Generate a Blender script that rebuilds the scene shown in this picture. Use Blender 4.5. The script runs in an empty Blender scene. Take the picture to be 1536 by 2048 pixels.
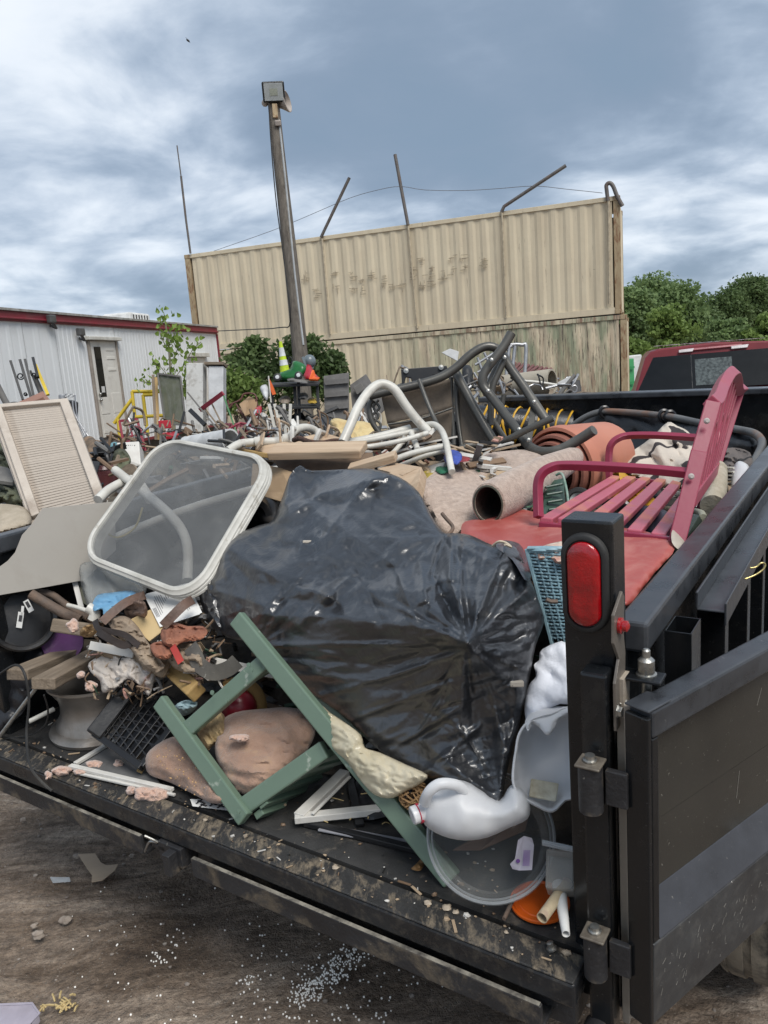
import bpy, bmesh, math, random
import numpy as np
from mathutils import Vector, Matrix, noise as mnoise
from mathutils.geometry import delaunay_2d_cdt
random.seed(7); rng = np.random.default_rng(7)
S = bpy.context.scene
COL = S.collection
# ---------------------------------------------------------------- camera
FPX = 1540.0; CX, CY = 768.0, 1024.0
pitch, roll = math.radians(10.5), math.radians(4.3)
FW = np.array([0, math.cos(pitch), -math.sin(pitch)])
_rt = np.array([1.0, 0, 0]); _up = np.cross(_rt, FW)
RT = math.cos(roll)*_rt - math.sin(roll)*_up
UP = math.sin(roll)*_rt + math.cos(roll)*_up
CAM = np.array([0, 0, 1.95])
cd = bpy.data.cameras.new('camera'); cam = bpy.data.objects.new('camera', cd); COL.objects.link(cam)
cd.sensor_fit = 'VERTICAL'; cd.sensor_height = 36; cd.lens = 36*FPX/2048; cd.clip_end = 3000; cd.clip_start = .05
m = Matrix.Identity(4)
for i in range(3):
    m[i][0] = RT[i]; m[i][1] = UP[i]; m[i][2] = -FW[i]; m[i][3] = CAM[i]
cam.matrix_world = m; S.camera = cam
# ---------------------------------------------------------------- sky and sun
SUN_EL, SUN_AZ = math.radians(55), math.radians(150)     # azimuth from +Y towards +X
w = bpy.data.worlds.new('World'); S.world = w; w.use_nodes = True
nt = w.node_tree; nt.nodes.clear()
def N(t, **k):
    n = nt.nodes.new(t)
    for a, b in k.items():
        if a in n.inputs: n.inputs[a].default_value = b
        else: setattr(n, a, b)
    return n
def LK(a, b): nt.links.new(a, b)
sky = N('ShaderNodeTexSky', sky_type='NISHITA', sun_disc=False, sun_elevation=SUN_EL, sun_rotation=SUN_AZ)
tc = N('ShaderNodeTexCoord'); sep = N('ShaderNodeSeparateXYZ'); LK(tc.outputs['Generated'], sep.inputs[0])
def MT(op, a, b=None, c=None):
    n = nt.nodes.new('ShaderNodeMath'); n.operation = op
    for i, v in enumerate((a, b, c)):
        if v is None: continue
        if isinstance(v, (int, float)): n.inputs[i].default_value = v
        else: LK(v, n.inputs[i])
    return n.outputs[0]
zz = MT('ADD', MT('MAXIMUM', sep.outputs[2], 0.0), 0.30)
cmb = N('ShaderNodeCombineXYZ'); LK(MT('DIVIDE', sep.outputs[0], zz), cmb.inputs[0]); LK(MT('DIVIDE', sep.outputs[1], zz), cmb.inputs[1])
mp = N('ShaderNodeMapping'); LK(cmb.outputs[0], mp.inputs[0]); mp.inputs['Location'].default_value = (1.15, 3.62, 0); mp.inputs['Scale'].default_value = (1.0, 1.15, 1)
n1 = N('ShaderNodeTexNoise', Scale=1.15, Detail=7.0, Roughness=.46, Distortion=.5); LK(mp.outputs[0], n1.inputs['Vector'])
n2 = N('ShaderNodeTexNoise', Scale=3.6, Detail=8.0, Roughness=.56, Distortion=.3); LK(mp.outputs[0], n2.inputs['Vector'])
mixv = MT('ADD', MT('MULTIPLY', n1.outputs[0], .76), MT('MULTIPLY', n2.outputs[0], .24))
cr = N('ShaderNodeValToRGB'); LK(mixv, cr.inputs[0])
el = cr.color_ramp; el.interpolation = 'B_SPLINE'
el.elements[0].position = .34; el.elements[0].color = (.105, .145, .195, 1)
el.elements[1].position = .70; el.elements[1].color = (.44, .455, .475, 1)
for p_, c_ in ((.43, (.115, .15, .20, 1)), (.48, (.155, .195, .25, 1)), (.525, (.245, .285, .34, 1)), (.575, (.39, .42, .455, 1))):
    e = el.elements.new(p_); e.color = c_
bg1 = N('ShaderNodeBackground', Strength=.07); LK(sky.outputs[0], bg1.inputs[0])
bg2 = N('ShaderNodeBackground', Strength=1.0); LK(cr.outputs[0], bg2.inputs[0])
ad = N('ShaderNodeMixShader'); ad.inputs[0].default_value = .93; LK(bg1.outputs[0], ad.inputs[1]); LK(bg2.outputs[0], ad.inputs[2])
wo = N('ShaderNodeOutputWorld'); LK(ad.outputs[0], wo.inputs[0])
sd = bpy.data.lights.new('sun', 'SUN'); sd.energy = 1.4; sd.angle = math.radians(28); sd.color = (1, .96, .9)
so = bpy.data.objects.new('sun', sd); COL.objects.link(so)
sdir = Vector((math.sin(SUN_AZ)*math.cos(SUN_EL), math.cos(SUN_AZ)*math.cos(SUN_EL), math.sin(SUN_EL)))
so.rotation_euler = sdir.to_track_quat('Z', 'Y').to_euler(); so.location = (-20, 20, 40)
S.render.engine = 'CYCLES'
S.view_settings.view_transform = 'Standard'; S.view_settings.look = 'None'
S.view_settings.exposure = 1.2; S.view_settings.gamma = 1; S.view_settings.use_curve_mapping = False
S.cycles.max_bounces = 8; S.cycles.transparent_max_bounces = 16
# ---------------------------------------------------------------- placing helpers
def ray(x, y): return FW + RT*((x-CX)/FPX) - UP*((y-CY)/FPX)
def P(x, y, d): return CAM + d*ray(x, y)
def PP(*pts): return [P(*p) for p in pts]
def onz(x, y, z):
    r = ray(x, y); return CAM + r*((z-CAM[2])/r[2])
def unit(v):
    v = np.asarray(v, float); return v/np.linalg.norm(v)
ZV = np.array([0, 0, 1.0])
# trailer frame: l forward, t to the left, u up from the deck
O = np.array([0.366, 1.495, 0.668])
TL = unit(ray(1801, 585)); TT = ray(-1538, 875); TT = unit(TT - TL*(TL@TT)); TU = unit(np.cross(TL, TT))
if TU[2] < 0: TU = -TU
def K(l, t, u): return O + TL*l + TT*t + TU*u
def inv(p):
    v = np.asarray(p)-O; return v@TL, v@TT, v@TU
def hit(x, y, pt, n):
    r = ray(x, y); return CAM + r*(((pt-CAM)@n)/(r@n))
def KU(x, y, u): return hit(x, y, K(0, 0, u), TU)
# ---------------------------------------------------------------- materials
MATS = {}
def mat(name, c, c2=None, sc=6, rough=.6, metal=0, bump=.15, bs=60, dirt=None, da=.5, ds=3, st=(1, 1, 1), coat=0,
        alpha=1, spec=.5, trl=0, scr=0, scrc=(.5, .48, .42), rv=.12, dist=0, sheen=0, em=None, dth=.5, bst=None):
    if name in MATS: return MATS[name]
    m = bpy.data.materials.new(name); m.use_nodes = True; t = m.node_tree; t.nodes.clear(); MATS[name] = m
    L = t.links.new
    def nn(ty, **k):
        n = t.nodes.new(ty)
        for a, b in k.items():
            if a in n.inputs: n.inputs[a].default_value = b
            else: setattr(n, a, b)
        return n
    tc = nn('ShaderNodeTexCoord'); mp = nn('ShaderNodeMapping'); L(tc.outputs['Object'], mp.inputs[0]); mp.inputs['Scale'].default_value = st
    V = mp.outputs[0]
    a = nn('ShaderNodeTexNoise', Scale=sc, Detail=6.0, Roughness=.6, Distortion=dist); L(V, a.inputs['Vector'])
    c4 = lambda q: (q[0], q[1], q[2], 1)
    mix = nn('ShaderNodeMix', data_type='RGBA'); ra = nn('ShaderNodeMapRange'); ra.inputs[1].default_value = .35; ra.inputs[2].default_value = .65
    L(a.outputs[0], ra.inputs[0]); L(ra.outputs[0], mix.inputs[0])
    if c2 is None: c2 = tuple(x*.72 for x in c)
    mix.inputs[6].default_value = c4(c2); mix.inputs[7].default_value = c4(c)
    out = mix.outputs[2]
    roughadd = None
    if dirt is not None:
        d = nn('ShaderNodeTexNoise', Scale=ds, Detail=8.0, Roughness=.68, Distortion=.3); L(V, d.inputs['Vector'])
        r2 = nn('ShaderNodeMapRange'); r2.inputs[1].default_value = dth; r2.inputs[2].default_value = dth+.16; r2.inputs[4].default_value = da
        L(d.outputs[0], r2.inputs[0]); m2 = nn('ShaderNodeMix', data_type='RGBA'); L(r2.outputs[0], m2.inputs[0]); L(out, m2.inputs[6])
        m2.inputs[7].default_value = c4(dirt); out = m2.outputs[2]; roughadd = r2.outputs[0]
    if scr:
        ms = nn('ShaderNodeMapping'); L(tc.outputs['Object'], ms.inputs[0]); ms.inputs['Scale'].default_value = (30, 6, 30); ms.inputs['Rotation'].default_value = (.5, .7, .4)
        s = nn('ShaderNodeTexNoise', Scale=3.0, Detail=3.0, Roughness=.7, Distortion=1.2); L(ms.outputs[0], s.inputs['Vector'])
        r3 = nn('ShaderNodeMapRange'); r3.inputs[1].default_value = .68; r3.inputs[2].default_value = .74; r3.inputs[4].default_value = scr
        L(s.outputs[0], r3.inputs[0]); m3 = nn('ShaderNodeMix', data_type='RGBA'); L(r3.outputs[0], m3.inputs[0]); L(out, m3.inputs[6])
        m3.inputs[7].default_value = c4(scrc); out = m3.outputs[2]
    b = nn('ShaderNodeBsdfPrincipled'); L(out, b.inputs['Base Color'])
    rr = nn('ShaderNodeMapRange'); rr.inputs[1].default_value = .3; rr.inputs[2].default_value = .7
    rr.inputs[3].default_value = max(.03, rough-rv); rr.inputs[4].default_value = min(1, rough+rv); L(a.outputs[0], rr.inputs[0])
    ro = rr.outputs[0]
    if roughadd is not None:
        q = nn('ShaderNodeMath', operation='MULTIPLY_ADD'); L(roughadd, q.inputs[0]); q.inputs[1].default_value = .5; L(ro, q.inputs[2]); q.use_clamp = True; ro = q.outputs[0]
    L(ro, b.inputs['Roughness'])
    b.inputs['Metallic'].default_value = metal; b.inputs['Coat Weight'].default_value = coat; b.inputs['Specular IOR Level'].default_value = spec
    b.inputs['Coat Roughness'].default_value = .12
    if sheen: b.inputs['Sheen Weight'].default_value = sheen
    if em: b.inputs['Emission Color'].default_value = c4(em[:3]); b.inputs['Emission Strength'].default_value = em[3]
    if bump:
        n3 = nn('ShaderNodeTexNoise', Scale=bs, Detail=5.0, Roughness=.6, Distortion=.2)
        if bst:
            mb = nn('ShaderNodeMapping'); L(tc.outputs['Object'], mb.inputs[0]); mb.inputs['Scale'].default_value = bst; L(mb.outputs[0], n3.inputs['Vector'])
        else: L(V, n3.inputs['Vector'])
        bu = nn('ShaderNodeBump', Strength=bump, Distance=.01); L(n3.outputs[0], bu.inputs['Height']); L(bu.outputs[0], b.inputs['Normal'])
    sh = b.outputs[0]
    if trl:
        tr = nn('ShaderNodeBsdfTranslucent'); L(out, tr.inputs[0]); ms = nn('ShaderNodeMixShader'); ms.inputs[0].default_value = trl
        L(sh, ms.inputs[1]); L(tr.outputs[0], ms.inputs[2]); sh = ms.outputs[0]
    if alpha < 1:
        tr = nn('ShaderNodeBsdfTransparent'); ms = nn('ShaderNodeMixShader'); 
        lw = nn('ShaderNodeLayerWeight', Blend=.25); q = nn('ShaderNodeMath', operation='MULTIPLY_ADD'); q.use_clamp = True
        L(lw.outputs['Facing'], q.inputs[0]); q.inputs[1].default_value = .6; q.inputs[2].default_value = alpha
        L(q.outputs[0], ms.inputs[0]); L(tr.outputs[0], ms.inputs[1]); L(sh, ms.inputs[2]); sh = ms.outputs[0]
    o = nn('ShaderNodeOutputMaterial'); L(sh, o.inputs[0])
    return m
# ---------------------------------------------------------------- geometry
class G:
    def __init__(s): s.v = []; s.f = []; s.mi = []; s.cur = 0
    def add(s, vs, fs):
        o = len(s.v); s.v += [tuple(map(float, q)) for q in vs]
        for f in fs: s.f.append(tuple(i+o for i in f)); s.mi.append(s.cur)
        return s
    def box(s, c, ax, h):
        c = np.asarray(c, float); X, Y, Z = [np.asarray(a, float) for a in ax]
        vs = [c + X*h[0]*i + Y*h[1]*j + Z*h[2]*k for i in (-1, 1) for j in (-1, 1) for k in (-1, 1)]
        return s.add(vs, [(0, 1, 3, 2), (4, 6, 7, 5), (0, 4, 5, 1), (2, 3, 7, 6), (0, 2, 6, 4), (1, 5, 7, 3)])
    def tbox(s, l0, l1, t0, t1, u0, u1):
        return s.box(K((l0+l1)/2, (t0+t1)/2, (u0+u1)/2), (TL, TT, TU), (abs(l1-l0)/2, abs(t1-t0)/2, abs(u1-u0)/2))
    def beam(s, a, b, w, t, n=None):
        a, b = np.asarray(a, float), np.asarray(b, float); X = unit(b-a)
        if n is None: n = -unit((a+b)/2-CAM)
        n = np.asarray(n, float); Nn = unit(n - X*(n@X)); W = np.cross(Nn, X)
        return s.box((a+b)/2, (X, W, Nn), (np.linalg.norm(b-a)/2, w/2, t/2))
    def tube(s, pts, r, n=8, closed=False, caps=True, flat=None):
        pts = [np.asarray(p, float) for p in pts]; m = len(pts)
        rs = r if hasattr(r, '__len__') else [r]*m
        tang = []
        for i in range(m):
            if closed: t = pts[(i+1) % m]-pts[i-1]
            else: t = pts[min(i+1, m-1)]-pts[max(i-1, 0)]
            tang.append(unit(t+1e-9))
        a = np.array([0, 0, 1.0]) if abs(tang[0][2]) < .9 else np.array([1.0, 0, 0])
        u = unit(np.cross(tang[0], a)); vs = []
        for i in range(m):
            u = unit(u - tang[i]*(u@tang[i])); w_ = np.cross(tang[i], u)
            for k in range(n):
                an = 2*math.pi*k/n
                vs.append(pts[i] + rs[i]*(math.cos(an)*u + math.sin(an)*w_*(flat or 1)))
        fs = []
        for i in range(m if closed else m-1):
            for k in range(n):
                j = (i+1) % m; fs.append((i*n+k, i*n+(k+1) % n, j*n+(k+1) % n, j*n+k))
        if not closed and caps: fs.append(tuple(range(n))[::-1]); fs.append(tuple((m-1)*n+k for k in range(n)))
        return s.add(vs, fs)
    def lathe(s, c, ax, prof, n=32, cap0=False, cap1=False, sx=None, sq=1):
        c = np.asarray(c, float); A = unit(ax); a = np.array([1.0, 0, 0]) if abs(A[0]) < .8 else np.array([0, 1.0, 0])
        u = unit(np.cross(A, a)) if sx is None else unit(np.asarray(sx)-A*(np.asarray(sx)@A)); w_ = np.cross(A, u); vs = []
        for r_, h in prof:
            for k in range(n):
                an = 2*math.pi*k/n; vs.append(c + A*h + r_*(math.cos(an)*u + sq*math.sin(an)*w_))
        fs = [(i*n+k, i*n+(k+1) % n, (i+1)*n+(k+1) % n, (i+1)*n+k) for i in range(len(prof)-1) for k in range(n)]
        if cap0: fs.append(tuple(range(n))[::-1])
        if cap1: fs.append(tuple((len(prof)-1)*n+k for k in range(n)))
        return s.add(vs, fs)
    def slab(s, pts, th, n=None):
        pts = [np.asarray(p, float) for p in pts]; c = sum(pts)/len(pts)
        if n is None:
            nn_ = sum(np.cross(pts[i]-c, pts[(i+1) % len(pts)]-c) for i in range(len(pts))); n = unit(nn_)
            if n@(c-CAM) < 0: n = -n
        k = len(pts); vs = pts + [p + n*th for p in pts]
        return s.add(vs, [tuple(range(k)), tuple(range(2*k-1, k-1, -1))] + [(i, i+k, (i+1) % k+k, (i+1) % k) for i in range(k)])
    def ball(s, c, r, n=12, sc=(1, 1, 1), ax=None, lump=0):
        ax = ax or (np.array([1., 0, 0]), np.array([0, 1., 0]), ZV); vs = []; h = n//2
        c = np.asarray(c, float)
        for i in range(h+1):
            th = math.pi*i/h
            for k in range(n):
                ph = 2*math.pi*k/n; q = (math.sin(th)*math.cos(ph), math.sin(th)*math.sin(ph), math.cos(th))
                rr = r*(1+lump*mnoise.noise(Vector(q)*1.7+Vector(c)*9))
                vs.append(c + sum(ax[j]*q[j]*sc[j] for j in range(3))*rr)
        fs = [(i*n+k, (i+1)*n+k, (i+1)*n+(k+1) % n, i*n+(k+1) % n) for i in range(h) for k in range(n)]
        return s.add(vs, fs)
    def grid(s, fn, nu, nv, th=0, n=None):
        vs = [np.asarray(fn(i/nu, j/nv), float) for i in range(nu+1) for j in range(nv+1)]
        fs = [(i*(nv+1)+j, (i+1)*(nv+1)+j, (i+1)*(nv+1)+j+1, i*(nv+1)+j+1) for i in range(nu) for j in range(nv)]
        return s.add(vs, fs)
def cat(pts, k=6, closed=False):
    pts = [np.asarray(p, float) for p in pts]; n = len(pts); out = []
    for i in range(n if closed else n-1):
        g = (lambda j: pts[j % n]) if closed else (lambda j: pts[min(max(j, 0), n-1)])
        a, b, c, d = g(i-1), g(i), g(i+1), g(i+2)
        for q in range(k):
            t = q/k; out.append(.5*((2*b)+(c-a)*t+(2*a-5*b+4*c-d)*t*t+(3*b-3*c+d-a)*t**3))
    if not closed: out.append(pts[-1])
    return out
def loc(o):
    v = Vector(o.location)
    while o.parent: o = o.parent; v += o.location
    return v
def obj(name, g, m, par=None, label=None, cat_=None, group=None, kind=None, bev=0, smooth=None, seg=2, org=None, sol=0, sub=0):
    """link geometry (given in world coordinates) as one mesh object"""
    vs = np.array(g.v); me = bpy.data.meshes.new(name)
    if org is None: org = np.array([(vs[:, 0].min()+vs[:, 0].max())/2, (vs[:, 1].min()+vs[:, 1].max())/2, vs[:, 2].min()])
    me.from_pydata([tuple(v) for v in (vs-org)], [], g.f)
    ms = m if isinstance(m, (list, tuple)) else [m]
    for x in ms: me.materials.append(x)
    if len(ms) > 1: me.polygons.foreach_set('material_index', g.mi)
    bm = bmesh.new(); bm.from_mesh(me); bmesh.ops.recalc_face_normals(bm, faces=bm.faces); bm.to_mesh(me); bm.free()
    if smooth is not None:
        me.shade_smooth()
        if smooth < 180: me.set_sharp_from_angle(angle=math.radians(smooth))
    o = bpy.data.objects.new(name, me); COL.objects.link(o)
    if par is not None: o.parent = par; o.location = Vector(org)-loc(par)
    else: o.location = org
    if bev:
        b = o.modifiers.new('bevel', 'BEVEL'); b.width = bev; b.segments = seg; b.limit_method = 'ANGLE'; b.angle_limit = .6; b.harden_normals = False
    if sol: b = o.modifiers.new('solid', 'SOLIDIFY'); b.thickness = sol; b.offset = 0
    if sub: b = o.modifiers.new('sub', 'SUBSURF'); b.levels = b.render_levels = sub
    if label: o['label'] = label
    if cat_: o['category'] = cat_
    if group: o['group'] = group
    if kind: o['kind'] = kind
    return o
def thing(name, label, c, at, group=None):
    o = bpy.data.objects.new(name, None); COL.objects.link(o); o.location = Vector(at); o.empty_display_size = .1
    o['label'] = label; o['category'] = c
    if group: o['group'] = group
    return o
def bobj(name, a, b, w_, t, m, par=None, n=None, bev=.002, **k):
    """a plank or bar in its own frame so that grain runs along it"""
    a, b = np.asarray(a, float), np.asarray(b, float); X = unit(b-a)
    if n is None: n = -unit((a+b)/2-CAM)
    n = np.asarray(n, float); Z = unit(n-X*(n@X)); Y = np.cross(Z, X); Ln = np.linalg.norm(b-a)
    g = G().box((0, 0, 0), (np.array([1., 0, 0]), np.array([0, 1., 0]), ZV), (Ln/2, w_/2, t/2))
    o = obj(name, g, m, None, bev=bev, org=np.zeros(3), **k)
    M = Matrix(((X[0], Y[0], Z[0]), (X[1], Y[1], Z[1]), (X[2], Y[2], Z[2])))
    o.rotation_euler = M.to_euler(); c = (a+b)/2
    if par is not None: o.parent = par; o.location = Vector(c)-loc(par)
    else: o.location = c
    return o
def lobj(name, c, ax, prof, m, par=None, n=32, **k):
    kk = {q: k.pop(q) for q in ('cap0', 'cap1', 'sx', 'sq') if q in k}
    return obj(name, G().lathe(c, ax, prof, n, **kk), m, par, smooth=k.pop('smooth', 35), **k)
def tobj(name, pts, r, m, par=None, n=8, sm=5, closed=False, **k):
    fl = k.pop('flat', None)
    return obj(name, G().tube(cat(pts, sm, closed) if sm > 1 else pts, r, n, closed, flat=fl), m, par, smooth=k.pop('smooth', 50), **k)
def fbm(p, o=4): return mnoise.fractal(Vector(p), 1.0, 2.0, o)
def tps(ctrl):
    c = np.array(ctrl, float); X = c[:, :2]/100; n = len(c)
    D = np.linalg.norm(X[:, None]-X[None], axis=2); Kk = np.where(D > 0, D*D*np.log(D+1e-12), 0)+np.eye(n)*.02
    A = np.zeros((n+3, n+3)); A[:n, :n] = Kk; A[:n, n] = 1; A[:n, n+1:] = X; A[n, :n] = 1; A[n+1:, :n] = X.T
    b = np.zeros(n+3); b[:n] = c[:, 2]; w_ = np.linalg.lstsq(A, b, rcond=1e-6)[0]
    def f(q):
        q = np.atleast_2d(q)/100; D = np.linalg.norm(q[:, None]-X[None], axis=2)
        return np.where(D > 0, D*D*np.log(D+1e-12), 0)@w_[:n] + w_[n] + q@w_[n+1:]
    return f
def blob(outline, ctrl, front=.05, back=.1, edge=30, step=8, wr=None, smo=3, sheet=False, mul=1.0):
    """closed soft body: an outline and depths read from the photograph, filled and given a front and a back"""
    o2 = [np.array(p[:2], float) for p in outline]
    oc = cat([np.append(p, 0) for p in o2], smo, True) if smo > 1 else [np.append(p, 0) for p in o2]
    out = []
    for i in range(len(oc)):
        a, b = oc[i][:2], oc[(i+1) % len(oc)][:2]; k = max(1, int(np.linalg.norm(b-a)/step))
        for q in range(k): out.append(a+(b-a)*q/k)
    out = np.array(out); x0, y0 = out.min(0); x1, y1 = out.max(0); ins = []
    xs = np.arange(x0, x1, step); ys = np.arange(y0, y1, step*.87)
    A = out; B = np.roll(out, -1, 0); AB = B-A; L2 = (AB**2).sum(1)+1e-9
    def dist(q):
        t = np.clip(((q-A)*AB).sum(1)/L2, 0, 1); return np.sqrt(((q-A-AB*t[:, None])**2).sum(1)).min()
    def inside(q):
        c = ((A[:, 1] > q[1]) != (B[:, 1] > q[1])); xx = A[:, 0]+(q[1]-A[:, 1])*AB[:, 0]/np.where(abs(AB[:, 1]) < 1e-9, 1e-9, AB[:, 1])
        return (c & (q[0] < xx)).sum() % 2 == 1
    for j, y in enumerate(ys):
        for x in xs:
            q = np.array([x+(j % 2)*step/2, y])+rng.uniform(-.15, .15, 2)*step
            if inside(q) and dist(q) > step*.55: ins.append(q)
    allp = np.vstack([out]+([np.array(ins)] if ins else [])); nb = len(out)
    r = delaunay_2d_cdt([Vector(p) for p in allp], [], [list(range(nb))], 1, 1e-4)
    vv = np.array([tuple(p) for p in r[0]]); tri = [tuple(f) for f in r[2]]
    dd = tps(ctrl)(vv); e = np.array([dist(p) for p in vv]); pr = np.sqrt(np.clip(1-(1-np.clip(e/edge, 0, 1))**2, 0, 1))
    wv = np.array([wr(p[0], p[1]) if wr else 0.0 for p in vv])*np.clip(e/6, .25, 1)
    g = G(); fr = [P(p[0], p[1], d-front*q-w_) for p, d, q, w_ in zip(vv, dd, pr, wv)]
    if sheet:
        g.add(fr, tri); return g
    bound = e < .6; idx = {}; bk = []
    for i, (p, d, q) in enumerate(zip(vv, dd, pr)):
        if bound[i]: idx[i] = i
        else: idx[i] = len(fr)+len(bk); bk.append(P(p[0], p[1], d+back*q))
    g.add(fr+bk, tri+[tuple(idx[i] for i in f[::-1]) for f in tri if not all(bound[i] for i in f)])
    return g
def ridged(x): return 1-abs(2*(x-math.floor(x))-1)
class Facets:
    """heights joined by flat triangles: the flat panes and sharp creases of crumpled film, repeating every ten units"""
    def __init__(s, seed, M=420):
        r = np.random.default_rng(seed); i, j = np.meshgrid(np.arange(10), np.arange(10)); p = np.stack([i.ravel()+r.uniform(.02, .98, 100), j.ravel()+r.uniform(.02, .98, 100)], 1); h = r.uniform(-1, 1, 100)
        q = np.vstack([p+np.array([a, b])*10 for a in (-1, 0, 1) for b in (-1, 0, 1)]); H = np.tile(h, 9); k = ((q > -2.5) & (q < 12.5)).all(1); q, H = q[k], H[k]
        res = delaunay_2d_cdt([Vector(x) for x in q], [], [], 0, 1e-6); V = np.array([tuple(x) for x in res[0]]); Hh = np.array([H[o[0]] for o in res[3]])
        T = np.zeros((M, M)); st = 10/M
        for f in res[2]:
            A, B, C = V[f[0]], V[f[1]], V[f[2]]; lo = np.floor(np.minimum(np.minimum(A, B), C)/st).astype(int); hi = np.ceil(np.maximum(np.maximum(A, B), C)/st).astype(int)
            lo = np.clip(lo, 0, M-1); hi = np.clip(hi, 0, M-1)
            if (hi <= lo).any(): continue
            gx, gy = np.meshgrid(np.arange(lo[0], hi[0]+1), np.arange(lo[1], hi[1]+1), indexing='ij'); X, Y = gx*st, gy*st
            d = (B[1]-C[1])*(A[0]-C[0])+(C[0]-B[0])*(A[1]-C[1])
            if abs(d) < 1e-9: continue
            l1 = ((B[1]-C[1])*(X-C[0])+(C[0]-B[0])*(Y-C[1]))/d; l2 = ((C[1]-A[1])*(X-C[0])+(A[0]-C[0])*(Y-C[1]))/d; l3 = 1-l1-l2
            m = (l1 >= -.01) & (l2 >= -.01) & (l3 >= -.01); T[gx[m], gy[m]] = (l1*Hh[f[0]]+l2*Hh[f[1]]+l3*Hh[f[2]])[m]
        s.T = T; s.M = M
    def __call__(s, u, v):
        x, y = (u % 10)/10*s.M, (v % 10)/10*s.M; i, j = int(x) % s.M, int(y) % s.M; a, b = x-int(x), y-int(y); i2, j2 = (i+1) % s.M, (j+1) % s.M; T = s.T
        return T[i, j]*(1-a)*(1-b)+T[i2, j]*a*(1-b)+T[i, j2]*(1-a)*b+T[i2, j2]*a*b
FA, FB, FC = Facets(3), Facets(14), Facets(25)
def wr_cloth(a=.01, s=.03, ang=0, asp=3, seed=0):
    ca, sa = math.cos(ang), math.sin(ang)
    def f(x, y):
        wx = mnoise.noise(Vector((x*s*.4, y*s*.4, seed+2)))*.7
        u = (x*ca+y*sa)*s/asp**.6+wx+seed; v = (-x*sa+y*ca)*s*1.25-wx
        return a*(1.5*FA(u, v)+1.1*FB(u*1.9+3, v*2.2+wx)+.5*FC(u*4.2, v*4.4))
    return f
# ================================================================ MATERIALS
m_blk = mat('black_paint', (.010, .011, .013), (.006, .007, .008), rough=.24, rv=.08, bump=.05, bs=30, dirt=(.07, .062, .052), da=.25, ds=5, scr=.3, scrc=(.28, .27, .25), dth=.54)
m_blk2 = mat('worn_black_steel', (.03, .03, .032), (.016, .016, .018), rough=.5, bump=.3, bs=80, dirt=(.22, .17, .11), da=.6, ds=7, scr=.4, dth=.52)
m_lip = mat('sandy_black_steel', (.035, .034, .033), (.018, .018, .018), rough=.55, bump=.4, bs=90, dirt=(.30, .24, .165), da=.6, ds=22, scr=.35, dth=.49, st=(1.6, .7, 1), dist=.5)
m_rail = mat('rail_grey_black', (.055, .06, .068), (.025, .027, .031), sc=9, rough=.33, bump=.06, bs=25, scr=.3, scrc=(.35, .35, .35))
m_gal = mat('zinc', (.5, .49, .46), (.3, .3, .28), rough=.35, metal=.9, bump=.1, sc=20)
m_lens = mat('red_lens', (.42, .002, .006), (.22, .001, .004), sc=18, rough=.1, rv=.04, bump=.25, bs=70, coat=1)
m_rub = mat('rubber', (.02, .02, .02), rough=.65, bump=.1, dirt=(.15, .14, .12), da=.3)
m_ground = None
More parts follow.
